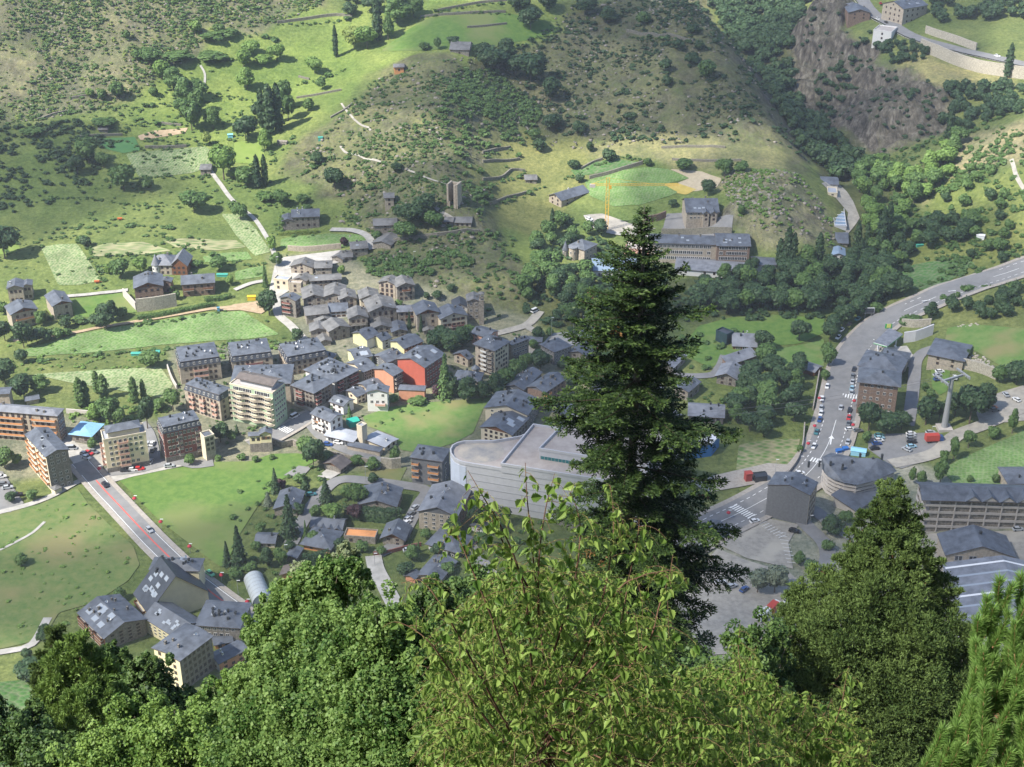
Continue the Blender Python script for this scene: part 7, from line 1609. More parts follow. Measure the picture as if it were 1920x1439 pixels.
 'on the middle hill': [(850, 84, 18, 26, 'B', 'd'), (820, 94, 26, 16, 'B', 'm'), (797, 94, 18, 24, 'B', 'm'), (925, 132, 46, 56, 'B', 'd'), (905, 116, 34, 36, 'B', 'd'), (950, 118, 42, 40, 'B', 'd'), (995, 154, 56, 66, 'B', 'd'), (965, 145, 40, 44, 'B', 'd'), (1032, 192, 46, 40, 'B', 'd'), (995, 56, 42, 46, 'B', 'd'), (972, 22, 32, 50, 'B', 'd'), (1030, 20, 30, 46, 'B', 'd'), (1100, 28, 34, 44, 'B', 'd'), (1140, 45, 28, 40, 'B', 'd'), (1206, 46, 28, 30, 'B', 'm'), (1270, 92, 20, 28, 'B', 'd'), (1312, 96, 24, 20, 'B', 'd'), (1322, 152, 38, 44, 'B', 'm'), (1298, 122, 26, 32, 'B', 'd'), (1250, 134, 26, 28, 'B', 'd'), (1250, 162, 24, 22, 'B', 'd'), (1086, 252, 28, 28, 'B', 'd'), (1035, 246, 34, 40, 'B', 'd'), (1010, 284, 28, 30, 'B', 'd'), (1106, 286, 24, 15, 'B', 'd'), (1143, 303, 28, 28, 'B', 'd'), (1075, 318, 20, 26, 'B', 'd'), (1087, 342, 17, 20, 'B', 'd'), (1215, 311, 18, 18, 'B', 'm'), (1280, 322, 24, 38, 'B', 'm'), (1358, 332, 36, 34, 'B', 'm'), (1388, 324, 26, 28, 'B', 'm'), (1327, 367, 32, 30, 'B', 'd'), (1262, 388, 16, 20, 'B', 'd'), (1000, 262, 22, 28, 'B', 'm'), (1180, 222, 14, 30, 'S', 'd'), (1390, 405, 26, 16, 'B', 'm'), (1300, 62, 20, 30, 'S', 'd')],
 'beside the main road': [(1430, 656, 40, 36, 'B', 'd'), (1498, 640, 44, 38, 'B', 'd'), (1555, 642, 42, 34, 'B', 'd'), (1553, 690, 40, 30, 'B', 'm'), (1582, 612, 42, 42, 'B', 'd'), (1563, 626, 36, 36, 'B', 'd'), (1610, 596, 40, 40, 'B', 'd'), (1548, 665, 28, 24, 'B', 'm'), (1545, 715, 26, 20, 'B', 'm'), (1640, 590, 26, 30, 'B', 'm'), (1628, 810, 60, 46, 'B', 'd'), (1663, 814, 44, 50, 'B', 'd'), (1690, 806, 38, 36, 'B', 'd'), (1625, 832, 28, 20, 'B', 'm'), (1735, 797, 56, 50, 'B', 'd'), (1760, 790, 40, 30, 'B', 'd'), (1817, 795, 80, 60, 'B', 'd'), (1790, 780, 50, 44, 'B', 'd'), (1845, 775, 56, 46, 'B', 'd'), (1745, 748, 24, 18, 'B', 'm'), (1733, 735, 22, 16, 'B', 'm'), (1873, 717, 34, 32, 'B', 'm'), (1905, 722, 48, 50, 'B', 'd'), (1897, 813, 48, 20, 'B', 'm'), (1862, 822, 28, 26, 'B', 'm'), (1815, 840, 38, 24, 'B', 'm'), (1787, 862, 46, 22, 'B', 'm'), (1768, 870, 34, 18, 'B', 'm'), (1762, 908, 48, 28, 'B', 'm'), (1727, 910, 38, 20, 'B', 'm'), (1710, 908, 40, 15, 'B', 'm'), (1865, 906, 24, 16, 'B', 'm'), (1818, 904, 16, 14, 'B', 'm'), (1745, 665, 20, 8, 'C', 'm'), (1815, 672, 22, 10, 'B', 'd'), (1700, 607, 18, 34, 'S', 'm'), (1718, 604, 16, 30, 'S', 'm'), (1795, 560, 16, 10, 'B', 'm'), (1738, 622, 14, 18, 'S', 'd'), (1500, 850, 20, 14, 'B', 'm'), (1556, 1002, 36, 46, 'B', 'd'), (1552, 1032, 24, 28, 'B', 'm'), (1452, 1112, 62, 46, 'B', 'g'), (1420, 1112, 50, 50, 'B', 'g'), (1497, 1058, 30, 24, 'B', 'm'), (1585, 985, 30, 30, 'B', 'm'), (1520, 1070, 26, 30, 'B', 'm')],
}
for area, lst in TREES.items():
 for (px, py, h, w_, kd, tn_) in lst:
  sz = 'big' if max(h, w_) >= 46 else ('small' if max(h, w_) <= 20 else 'middling')
  tree(px, py, h, w_, kd, tn_, '%s %s %s %s' % (sz, TW[tn_], WL[kd], area), 'trees ' + area)
POP = [(1604, 482, 66, 14), (1622, 478, 58, 11), (1650, 472, 80, 20), (1662, 452, 72, 15), (1474, 500, 72, 20), (1485, 502, 64, 14), (1533, 500, 62, 16), (1460, 498, 50, 14), (1035, 442, 50, 9), (1888, 146, 60, 14), (1778, 262, 60, 12), (1612, 492, 44, 12)]
for p in POP: tree(*p, 'P', 'd', 'tall dark poplar spire at the river or road on the right', 'dark poplar spires')
def wpoly(pts): q = cast(HH, [p[0] for p in pts], [p[1] for p in pts]); return [tuple(x[:2]) for x in q]
def scatter(pts, n, rng, mind=0, avoid=True):
 W_ = wpoly(pts); A = np.array(W_); x0, y0 = A.min(0); x1, y1 = A.max(0); out = []
 for _ in range(200):
  X = rng.uniform(x0, x1, n * 3); Y = rng.uniform(y0, y1, n * 3); k = inpoly(X, Y, W_)
  if avoid:
   for L, w__ in ROADS:
    if k.sum() == 0: break
    ii = np.where(k)[0]; d = np.sqrt(((X[ii][:, None] - L[::2, 0]) ** 2 + (Y[ii][:, None] - L[::2, 1]) ** 2).min(1)); k[ii[d < w__ / 2 + 2.5]] = False
   for b_ in BLD: k &= ~inpoly(X, Y, b_)
  for x, y in zip(X[k], Y[k]):
   if mind and out:
    d = np.min(np.sum((np.array(out) - (x, y)) ** 2, 1))
    if d < mind * mind: continue
   out.append((x, y))
   if len(out) >= n: return out
 return out
rng = np.random.RandomState(5)
WOODS = [('in the dark wood along the river', [(1300, 560), (1330, 520), (1440, 505), (1560, 505), (1650, 500), (1680, 545), (1700, 560), (1590, 592), (1540, 588), (1300, 592)], 62, 'ddm', (9, 13), 5.5),
 ('in the river wood left of the fir', [(965, 575), (1000, 505), (1110, 500), (1110, 560), (1160, 600), (1100, 620), (1020, 610), (1000, 590)], 24, 'ddm', (9, 13), 5.5),
 ('round the turreted mansion', [(985, 490), (1000, 440), (1050, 425), (1110, 400), (1130, 440), (1110, 465), (1060, 470), (1040, 500)], 14, 'dmm', (7, 11), 4.5),
 ('in the bright wood at the gorge mouth', [(1600, 345), (1640, 310), (1700, 330), (1760, 290), (1800, 265), (1800, 300), (1740, 370), (1700, 430), (1650, 460), (1625, 440), (1610, 380)], 46, 'llmm', (9, 13), 5.5),
 ('in the belt behind the poplars', [(1590, 500), (1640, 470), (1690, 440), (1800, 400), (1830, 420), (1800, 460), (1720, 470), (1690, 520), (1640, 530)], 26, 'ddm', (8, 11), 5.5),
 ('on the right hillside', [(1760, 370), (1800, 320), (1900, 330), (1925, 420), (1925, 510), (1860, 520), (1800, 470), (1840, 420)], 20, 'mmd', (6, 9), 6),
 ('in the grove right of the fir', [(1385, 690), (1440, 680), (1500, 700), (1512, 760), (1490, 815), (1390, 825), (1370, 760)], 24, 'dmd', (9, 12), 5),
 ('in the dark copse above the lawn', [(1735, 590), (1800, 565), (1925, 545), (1925, 605), (1800, 608), (1740, 620)], 16, 'dd', (6, 9), 4.5)]
for where, pts, n, tones, hr, md in WOODS:
 for (x, y) in scatter(pts, n, rng, md):
  H = rng.uniform(*hr); z = gz(x, y); tn_ = tones[rng.randint(len(tones))]
  tree(0, 0, 0, 0, 'B', tn_, '%s round crowned tree %s' % (TW[tn_], where), 'trees ' + where, P=Vector((x, y, z)), H=H, W=H * rng.uniform(.75, 1.0))
DEF.sort(key=lambda a: -a[0])
REST = {}
TOP_ = DEF[:296]; SAME = {}
for a in TOP_ + OTH: SAME.setdefault(a[3], []).append(a)
def nth(k): return 'leftmost' if k == 0 else '%d%s from left' % (k + 1, 'th' if 10 <= (k + 1) % 100 <= 20 else {1: 'st', 2: 'nd', 3: 'rd'}.get((k + 1) % 10, 'th'))
for lb, L_ in SAME.items():
 L_.sort(key=lambda a: float(topx(a[5])[0]))
 for k, a in enumerate(L_): make_tree(a[1], a[2], lb if len(L_) == 1 else '%s, %s' % (lb, nth(k)), *a[4:])
for i, a in enumerate(DEF):
 if i < 296: pass
 else: REST.setdefault(a[2], []).append((a[5].x, a[5].y, a[6], a[7]))
# gorge forest and cliff trees: one mass
def mass(name, label, spots, tone, kind, ks=(0, 1, 2), lsz=None, nleaf=None, cat='woodland'):
 Vs, Fs, off = [], [], 0
 cache = [crown_mesh('x', kind, 300 + k, nleaf or 260, lsz or .085) for k in ks]
 for (x, y, H, W) in spots:
  V, F = cache[rng.randint(len(ks))]; a = rng.uniform(0, 6.28); ca, sa = math.cos(a), math.sin(a)
  s = W / (.78 if kind == 'broad' else .85); z = gz(x, y)
  Q = np.stack([(V[:, 0] * ca - V[:, 1] * sa) * s + x, (V[:, 0] * sa + V[:, 1] * ca) * s + y, V[:, 2] * H + z - .12 * H], 1)
  Vs.append(Q); Fs.append(F + off); off += len(V)
 me = mesh_np(name, np.vstack(Vs), np.vstack(Fs), [LM[tone]])
 return link(name, me, kind='stuff', label=label, category=cat)
for tn_, lst in REST.items():
 mass('small_trees', 'smaller %s trees and saplings spread over the slopes and woods' % TW[tn_], lst, tn_, 'broad', nleaf=700, lsz=.055, cat='trees')
def spots(pts, n, hr, wr, md=0, avoid=True, cl=0.0):
 o = []; S_ = scatter(pts, int(n * (2.2 if cl else 1)), rng, md, avoid)
 if cl:
  A_ = np.array(S_); k_ = vnoise(A_[:, 0], A_[:, 1], 26, 41) + .7 * vnoise(A_[:, 0], A_[:, 1], 9, 42) + .25 * rng.normal(size=len(A_)); S_ = [S_[i] for i in np.argsort(-k_)[:n]]
 for (x, y) in S_:
  H = rng.uniform(*hr) * rng.uniform(.8, 1.1); o.append((x, y, H, H * rng.uniform(*wr)))
 return o
G1_ = [(1300, -60), (1560, -60), (1500, 30), (1475, 120), (1500, 215), (1560, 255), (1610, 300), (1590, 340), (1550, 330), (1470, 225), (1400, 110)]
mass('woodland', 'dark forest filling the gorge behind the ridge', spots(G1_, 330, (9, 13), (.8, 1.05), 4.5), 'd', 'broad', nleaf=420, lsz=.07)
mass('woodland', 'dark trees along the top edge of the picture', spots([(1730, -30), (1960, -60), (1960, 40), (1850, 45), (1750, 45)], 60, (8, 12), (.8, 1.0), 4.5) + spots([(600, -60), (800, -60), (790, 12), (640, 14)], 40, (7, 11), (.8, 1.1), 5), 'd', 'broad', nleaf=420, lsz=.07)
mass('woodland', 'trees in the rock clefts of the cliffs', spots([(1530, 150), (1600, 80), (1640, 90), (1580, 200), (1540, 240)], 34, (4, 7), (.8, 1.1), 3) + spots([(1640, 95), (1720, 85), (1740, 110), (1680, 130)], 22, (5, 8), (.8, 1.0), 4) + spots([(1780, 170), (1925, 160), (1925, 210), (1800, 260), (1760, 240)], 46, (7, 10), (.8, 1.0), 5) + spots([(1480, 60), (1640, 60), (1790, 200), (1780, 280), (1560, 240)], 170, (1.5, 4), (.9, 1.4), 1.5), 'd', 'broad', nleaf=300, lsz=.085)
# scrub
SCR = [((-150, -60), (640, -60), (600, 10), (480, 50), (400, 60), (330, 130), (240, 185), (130, 215), (0, 235), (-150, 260))]
mass('scrub', 'low yellow green scrub dotting the stony slope at the upper left', spots(SCR[0], 3600, (.9, 2.3), (1.0, 1.7), 0, cl=1), 'm', 'bush', nleaf=26, lsz=.22, cat='scrub')
mass('scrub', 'pale broom bushes on the stony slope at the upper left', spots(SCR[0], 1300, (.7, 1.7), (1.0, 1.7), 0, cl=1) + spots(SCR[0], 1100, (.6, 1.8), (1.0, 1.7), 0), 'y', 'bush', nleaf=26, lsz=.22, cat='scrub')
mass('scrub', 'dark bushes on the shaded flank of the middle hill', spots([(860, 130), (930, 130), (1010, 200), (1020, 260), (930, 330), (900, 420), (870, 330), (820, 200)], 900, (1.4, 3.8), (.9, 1.5), 0, cl=1), 'm', 'bush', nleaf=60, lsz=.15, cat='scrub')
mass('scrub', 'scattered low bushes on the front of the middle hill', spots([(620, 240), (700, 150), (850, 110), (880, 250), (870, 350), (900, 480), (960, 560), (860, 570), (700, 500), (640, 400), (560, 300)], 1500, (.7, 2.3), (1.0, 1.7), 0, cl=1), 'm', 'bush', nleaf=30, lsz=.2, cat='scrub')
mass('scrub', 'bushes across the upper right of the hill', spots([(900, 110), (1060, 30), (1300, -20), (1400, 120), (1500, 300), (1250, 270), (1050, 255), (950, 220)], 1900, (.9, 3.2), (1.0, 1.7), 0, cl=1), 'd', 'bush', nleaf=36, lsz=.19, cat='scrub')
mass('scrub', 'green bushes over the pale rocky knoll', spots([(1350, 335), (1500, 330), (1565, 420), (1560, 490), (1480, 480), (1380, 410)], 520, (.7, 2.2), (1.0, 1.6), 0, cl=1), 'l', 'bush', nleaf=30, lsz=.2, cat='scrub')
mass('scrub', 'thick bushes on the bank above the old village', spots([(670, 490), (760, 480), (860, 470), (880, 500), (790, 520), (700, 520)], 170, (2.0, 3.6), (1.0, 1.5), 0) + spots([(880, 430), (960, 440), (990, 560), (900, 570), (860, 500)], 120, (1.2, 3.2), (.9, 1.4), 0), 'm', 'bush', nleaf=70, lsz=.13, cat='scrub')
mass('scrub', 'shaded bushes on the dark pasture at the left', spots([(-60, 245), (130, 225), (220, 270), (180, 330), (140, 400), (-60, 410)], 500, (1.2, 3.6), (1.0, 1.7), 0, cl=1), 'd', 'bush', nleaf=50, lsz=.16, cat='scrub')
mass('scrub', 'hedges and bushes between the fields and terraces', spots([(140, 180), (400, 130), (560, 250), (620, 400), (520, 520), (300, 500), (60, 620), (-30, 440), (200, 330)], 700, (.6, 2.0), (1.2, 2.0), 0, cl=1), 'm', 'bush', nleaf=40, lsz=.18, cat='scrub')
mass('scrub', 'bushes on the right hand slopes', spots([(1640, 290), (1800, 250), (1960, 200), (1960, 540), (1800, 540), (1690, 440)], 900, (.9, 3.6), (1.0, 1.6), 0, cl=1), 'm', 'bush', nleaf=50, lsz=.16, cat='scrub')
mass('scrub', 'undergrowth below the river trees', spots([(980, 590), (1000, 480), (1110, 440), (1240, 510), (1560, 505), (1720, 440), (1690, 560), (1560, 600), (1300, 600), (1100, 640)], 500, (2, 4.5), (1.0, 1.5), 0), 'd', 'bush', nleaf=50, lsz=.16, cat='undergrowth')
mass('scrub', 'garden shrubs among the town houses', spots([(430, 900), (600, 870), (860, 930), (1100, 960), (1300, 1000), (1300, 1200), (900, 1250), (500, 1230), (500, 1130), (420, 1060)], 260, (1.0, 3.0), (.9, 1.4), 0) + spots([(520, 590), (960, 580), (1000, 700), (880, 760), (560, 840), (330, 830), (330, 700)], 200, (.8, 2.2), (.9, 1.3), 0) + spots([(1100, 640), (1380, 620), (1380, 830), (1280, 830), (1110, 760)], 120, (1.5, 4), (.9, 1.3), 0), 'm', 'bush', nleaf=60, lsz=.14, cat='shrubs')
mass('scrub', 'rank weeds along the dry meadow and field banks', spots([(-30, 980), (150, 930), (260, 1060), (100, 1200), (-30, 1210)], 110, (.5, 1.6), (1.0, 2.0), 0) + spots([(0, 640), (320, 660), (560, 640), (560, 655), (320, 690), (0, 700)], 140, (.6, 1.8), (1.2, 2.0), 0) + spots([(130, 770), (300, 740), (320, 770), (200, 800), (130, 795)], 70, (1.2, 2.8), (1, 1.5), 0), 'l', 'bush', nleaf=40, lsz=.18, cat='weeds')
def hedge(pts, h, wd, tone, label):
 L = line_w(pts, 1.2); r_ = np.random.RandomState(len(pts) + int(pts[0][0])); C = []; N = []
 n = len(L) * 60
 k = r_.randint(0, len(L), n); NN, TT = normals2(L); z = hat(HH, L[:, 0], L[:, 1])
 a = r_.uniform(-1, 1, n); u = r_.uniform(0, 1, n); side = r_.rand(n) < .55
 offs = np.where(side, np.sign(a) * wd / 2, a * wd / 2); zz = np.where(side, u * h, h + .12 * np.sin(k * .8))
 C = np.column_stack([L[k] + NN[k] * offs[:, None] + TT[k] * r_.uniform(-.7, .7, n)[:, None], z[k] + zz + r_.uniform(-.12, .12, n)])
 Nn = np.column_stack([NN[k] * np.where(side, np.sign(a), 0)[:, None], np.where(side, .2, 1)]) + r_.normal(size=(n, 3)) * .4; Nn /= np.linalg.norm(Nn, axis=1)[:, None]
 V, F = quads(C, Nn, r_.uniform(.2, .42, n), r_)
 m = []; off = len(V); Vc, Fc = [], []
 for j in range(len(L) - 1):
  for q in ((L[j] - NN[j] * wd * .42), (L[j] + NN[j] * wd * .42)):
   Vc += [(*q, z[j] - 1), (*q, z[j] + h * .92)]
 Vc = np.array(Vc); nn = len(L) - 1; ix = np.arange(4 * nn).reshape(nn, 4)
 Fc = np.vstack([np.stack([ix[:-1, a_], ix[1:, a_], ix[1:, b_], ix[:-1, b_]], 1) for a_, b_ in ((0, 1), (1, 3), (3, 2))])
 me = mesh_np('hedge', np.vstack([V, Vc]), np.vstack([F, Fc + off]), [LM[tone]]); link('hedge', me, None, label=label, category='hedge')
hedge([(648, 972), (690, 975), (718, 978), (750, 978)], 5.5, 3.2, 'd', 'high clipped dark hedge in front of the broad stone house')
hedge([(572, 1058), (590, 1056), (615, 1050)], 4, 2.5, 'd', 'dark clipped hedge below the low chalet')
hedge([(386, 565), (410, 563), (432, 558)], 1.8, 2.5, 'm', 'bright hedge on the bank beside the white drive')
hedge([(260, 600), (310, 592), (360, 582), (400, 574)], 2.0, 2.6, 'm', 'long green hedge above the tan dirt track')
hedge([(92, 600), (112, 598), (128, 596)], 1.8, 1.5, 'd', 'short hedge below the terrace chalet')
hedge([(525, 442), (560, 440), (595, 437)], 1.6, 1.5, 'y', 'yellow green hedge under the big stone villa')
mass('scrub', 'olive bushes merging over the hill front', spots([(620, 240), (700, 150), (850, 110), (1000, 80), (1300, 0), (1480, 290), (1250, 270), (930, 250), (900, 480), (860, 570), (700, 500), (560, 300)], 1500, (.6, 1.8), (1.1, 1.9), 0, cl=1), 'o', 'bush', nleaf=26, lsz=.22, cat='scrub')
mass('woodland', 'trees clinging to the cliff foot and gorge sides', spots([(1440, 130), (1480, 160), (1560, 250), (1620, 310), (1700, 290), (1640, 330), (1560, 330), (1480, 220)], 90, (5, 9), (.8, 1.0), 3.5) + spots([(1290, -20), (1345, 0), (1440, 150), (1560, 330), (1500, 300), (1400, 170)], 170, (1.5, 5), (.9, 1.3), 1.5), 'd', 'broad', nleaf=300, lsz=.085)
# loose stones
def rocks(label, sp, mat):
 Vs, Fs, off = [], [], 0
 for (x, y, H, W) in sp:
  V, F = sph((0, 0, 0), (W * .5, W * .4, H * .4), 6, 4); V = V * (1 + rng.normal(size=V.shape) * .16); a = rng.uniform(0, 6.28); ca, sa = math.cos(a), math.sin(a)
  Vs.append(np.stack([V[:, 0] * ca - V[:, 1] * sa + x, V[:, 0] * sa + V[:, 1] * ca + y, V[:, 2] + gz(x, y)], 1)); Fs.append(F + off); off += len(V)
 link('rocks', mesh_np('rocks', np.vstack(Vs), np.vstack(Fs), [mat]), None, kind='stuff', label=label, category='rocks')
rm1 = noise_mat('loose_rock', (.16, .14, .12), (.34, .31, .27), 1.5, .95)
rocks('loose stones and outcrops over the scrub slopes', spots(SCR[0], 900, (.5, 1.8), (1.0, 1.8), cl=1) + spots([(620, 240), (700, 150), (850, 110), (1000, 80), (1300, 0), (1480, 290), (1250, 270), (930, 250), (900, 480), (860, 570), (700, 500), (560, 300)], 1300, (.5, 2.2), (1.0, 1.8), cl=1) + spots([(1350, 335), (1500, 330), (1565, 420), (1560, 490), (1480, 480), (1380, 410)], 350, (.6, 2.4), (1, 1.6), cl=1), rm1)
rocks('pale boulders beside the lift station lawn', spots([(1808, 655), (1850, 672), (1868, 690), (1850, 695), (1815, 678)], 60, (.8, 1.9), (1, 1.4)) + spots([(1780, 612), (1830, 606), (1840, 610), (1785, 618)], 14, (.8, 1.5), (1, 1.4)), WM['drystone'])
def rows(lines, hr):
 o = []
 for pts in lines:
  L = line_w(pts, 1.6)
  for q in L:
   if rng.rand() < .75: H = rng.uniform(*hr) * (1 + 1.2 * (rng.rand() < .12)); o.append((q[0] + rng.normal() * .9, q[1] + rng.normal() * .9, H, H * rng.uniform(1.1, 1.7)))
 return o
mass('hedge_rows', 'irregular hedge rows along the terraces and field edges', rows([[(130, 183), (200, 178), (270, 182)], [(100, 215), (200, 205), (330, 198)], [(230, 262), (250, 238), (350, 232)], [(395, 175), (470, 190), (560, 200)], [(240, 285), (330, 275), (395, 270)], [(200, 340), (280, 335), (400, 330)], [(60, 380), (160, 372), (260, 385), (350, 392)],
 [(120, 430), (260, 425), (330, 430)], [(60, 455), (150, 450), (195, 530)], [(165, 485), (320, 480), (380, 495)], [(300, 440), (360, 470), (410, 480)], [(400, 480), (470, 500), (500, 495)], [(260, 610), (380, 592), (420, 585)], [(50, 680), (180, 668), (320, 655), (480, 645)], [(510, 440), (530, 420), (600, 425)], [(430, 60), (500, 70), (520, 85)], [(380, 105), (440, 115), (480, 112)],
 [(905, 290), (960, 280)], [(900, 345), (990, 322)], [(1060, 335), (1150, 300), (1200, 300)], [(910, 382), (990, 364), (1020, 350)], [(640, 365), (720, 350), (790, 345)], [(560, 330), (620, 300), (700, 290)], [(690, 430), (800, 445), (900, 440)], [(1180, 70), (1300, 80)], [(1000, 75), (1060, 60), (1130, 20)], [(820, 24), (950, 5)], [(780, 36), (950, 27)], [(520, 46), (660, 36)], [(560, 160), (600, 150), (650, 130)],
 [(500, 640), (560, 650), (620, 640)], [(150, 770), (250, 765), (310, 775)], [(1680, 545), (1760, 530), (1800, 500)], [(1770, 560), (1840, 540), (1930, 520)], [(1640, 300), (1700, 290), (1790, 230)], [(1700, 400), (1760, 330), (1850, 260)]], (.8, 2.0)), 'm', 'bush', nleaf=60, lsz=.15, cat='hedge')
# ------------------------------------------------------------------ foreground trees on the near slope
fr = np.random.RandomState(77)
def norm(a): return a / (np.linalg.norm(a, axis=-1, keepdims=True) + 1e-9)
def tubes(paths, radii, n=5):
 """paths: list of (k,3); radii: list of (k,)"""
 Vs, Fs, off = [], [], 0
 for P, r in zip(paths, radii):
  P = np.asarray(P, float); k = len(P)
  if k < 2: continue
  T_ = norm(np.gradient(P, axis=0)); ref = np.where(np.abs(T_[:, 2:3]) > .9, np.array([[1., 0, 0]]), np.array([[0, 0, 1.]]))
  A = norm(np.cross(T_, ref)); B = np.cross(T_, A)
  ang = np.arange(n) * 2 * math.pi / n
  R_ = (A[:, None, :] * np.cos(ang)[None, :, None] + B[:, None, :] * np.sin(ang)[None, :, None]) * np.asarray(r)[:, None, None]
  V = (P[:, None, :] + R_).reshape(-1, 3); ix = np.arange(k * n).reshape(k, n)
  Fs.append(np.stack([ix[:-1], np.roll(ix[:-1], -1, 1), np.roll(ix[1:], -1, 1), ix[1:]], -1).reshape(-1, 4) + off); Vs.append(V); off += len(V)
 return np.vstack(Vs), np.vstack(Fs)
def curve(pts, n):
 P = np.array(pts, float); P = np.vstack([2 * P[0] - P[1], P, 2 * P[-1] - P[-2]]); out = []
 m = max(2, n // (len(pts) - 1))
 for k in range(1, len(P) - 2):
  for s in range(m):
   t = s / m; p0, p1, p2, p3 = P[k - 1:k + 3]
   out.append(.5 * ((2 * p1) + (-p0 + p2) * t + (2 * p0 - 5 * p1 + 4 * p2 - p3) * t * t + (-p0 + 3 * p1 - 3 * p2 + p3) * t ** 3))
 out.append(P[-2]); return np.array(out)
def slopez(x, y): return gz(x, y)
# ---- the fir
fd = leaf_mat('fir_needles', (.010, .024, .007), (.028, .052, .013), .1, rough=.6, spec=.15, obj=0)
fl_ = leaf_mat('fir_tips', (.035, .064, .016), (.08, .125, .032), .2, rough=.5, spec=.2, obj=0); fb = leaf_mat('fir_dead', (.09, .05, .018), (.16, .09, .03), .1, obj=0)
fbark = noise_mat('fir_bark', (.09, .08, .07), (.17, .15, .13), 8, .95, bump=.4); flimb = flat_mat('fir_limb', (.045, .035, .025), .95)
TD = 42.0
tip = np.array(at_depth(1208, 386, TD)); sF = FPX / TD
base_z = slopez(tip[0], tip[1])
root = thing('fir_tree', 'tall dark green fir standing in front of the town', 'fir', (tip[0], tip[1], base_z))
O = np.array([tip[0], tip[1], base_z]); Ht = tip[2] - base_z
prof = np.array([(0, .03), (.5, .32), (1.1, .62), (1.7, .9), (2.4, 1.45), (3.2, 1.95), (4.0, 2.2), (5, 2.65), (6.5, 2.75), (7.5, 3.1), (8.5, 3.5), (9.5, 3.3), (11, 3.7), (12.5, 4.0), (14, 4.1), (17, 4.4), (24, 4.5)])
pl_ = np.array([(0, .03), (.5, .3), (1.1, .65), (1.7, .9), (2.4, 1.6), (3.2, 1.75), (4.0, 2.2), (5, 2.5), (6.5, 2.4), (7.4, 2.2), (8.4, 2.5), (9.5, 2.1), (10.5, 2.0), (12, 2.1), (14, 2.2), (24, 2.4)]); pr_ = np.array([(0, .03), (.5, .3), (1.1, .6), (1.7, .8), (2.4, .9), (3.2, 1.5), (3.8, 2.0), (4.8, 2.35), (5.6, 1.8), (6.6, 1.9), (7.4, 2.4), (8.2, 3.4), (9.4, 3.1), (11, 2.9), (12, 3.5), (14, 3.8), (24, 3.9)])
limbs, lr = [], []; SP, SD, SL, SM_ = [], [], [], []
d = .3; wh = 0
while d < 19.5:
 z = Ht - d; L0 = np.interp(d, prof[:, 0], prof[:, 1]); nb = 5 if d < 1 else (6 if d < 9 else 7); a0 = fr.uniform(0, 6.28); wl = fr.uniform(.72, 1.2)
 for b_ in range(nb):
  a = a0 + b_ * 6.283 / nb + fr.uniform(-.25, .25); f_ = .5 + .5 * math.cos(a); L = (np.interp(d, pl_[:, 0], pl_[:, 1]) * (1 - f_) + np.interp(d, pr_[:, 0], pr_[:, 1]) * f_) * wl * fr.choice([fr.uniform(.55, .9), fr.uniform(1.0, 1.28), fr.uniform(1.0, 1.2)])
  if L < .12: L = .12
  up = np.interp(d, [0, 2, 5, 10, 20], [1.1, .55, .22, .05, -.12]) + fr.uniform(-.2, .16)
  u = np.linspace(0, 1, max(4, int(L / .18) + 3)); hd = np.array([math.cos(a), math.sin(a), 0]); sd = np.array([-hd[1], hd[0], 0])
  bend = fr.uniform(-.12, .12)
  C = np.array([0, 0, z]) + hd * (L * u)[:, None] + sd * (L * bend * u * u)[:, None]; C[:, 2] += L * (up * u - .42 * u ** 2 + .30 * u ** 3)
  limbs.append(C); lr.append(np.linspace(.010 + .009 * L, .003, len(u)))
  du = .08 / L; uu = np.arange(.10 if d > 3 else .03, 1.0, du)
  for side in (-1, 1):
   if d > 6: uk = uu[(uu > .18)]
   else: uk = uu[::2] if d < 2 else uu
   base = np.stack([np.interp(uk, u, C[:, i]) for i in range(3)], 1)
   l2 = (.34 * L * (1 - uk) ** .7 + .15) * fr.uniform(.65, 1.2, len(uk)); l2 = np.minimum(l2, 1.0)
   T_ = norm(hd + np.array([0, 0, 1]) * (up - .84 * uk + .9 * uk ** 2)[:, None])
   ang = fr.uniform(.75, 1.1, len(uk))[:, None]
   D2 = norm(T_ * np.cos(ang) + sd * side * np.sin(ang) + np.array([0, 0, 1]) * fr.uniform(-.5, .15, (len(uk), 1)))
   for k in range(len(uk)):
    ns = max(2, int(l2[k] / .055)); s = (np.arange(ns) + fr.uniform(0, 1)) * l2[k] / ns
    pc = base[k] + D2[k] * s[:, None]; pc[:, 2] -= .10 * s ** 2
    sd2 = np.cross(D2[k], [0, 0, 1]); sd2 /= np.linalg.norm(sd2) + 1e-9
    for s3 in (-1, 1):
     dd = norm(D2[k] * .75 + sd2 * s3 * .75 + fr.normal(size=(ns, 3)) * .22)
     SP.append(pc); SD.append(dd); SL.append(fr.uniform(.09, .17, ns)); SM_.append(np.where(fr.rand(ns) < (.12 + .55 * (s / l2[k] > .72) * (uk[k] > .35)), 1, 0))
  ns = int(L / .018); s = fr.uniform(.12, 1.02, ns); pc = np.stack([np.interp(s, u, C[:, i]) for i in range(3)], 1)
  SP.append(pc); SD.append(norm(hd * .8 + fr.normal(size=(ns, 3)) * .5)); SL.append(fr.uniform(.08, .15, ns)); SM_.append((s > .85).astype(int))
 d += np.interp(d, [0, 3, 8, 20], [.32, .54, .66, .62]) * fr.uniform(.75, 1.3); wh += 1
SP, SD, SL, SM_ = np.vstack(SP), np.vstack(SD), np.concatenate(SL), np.concatenate(SM_)
SM_ = SM_.copy()
dead = np.zeros(len(SP), bool)
for _ in range(16):
 c = SP[fr.randint(len(SP))]; 
 if c[2] < Ht - 3: dead |= np.linalg.norm(SP - c, axis=1) < fr.uniform(.12, .3)
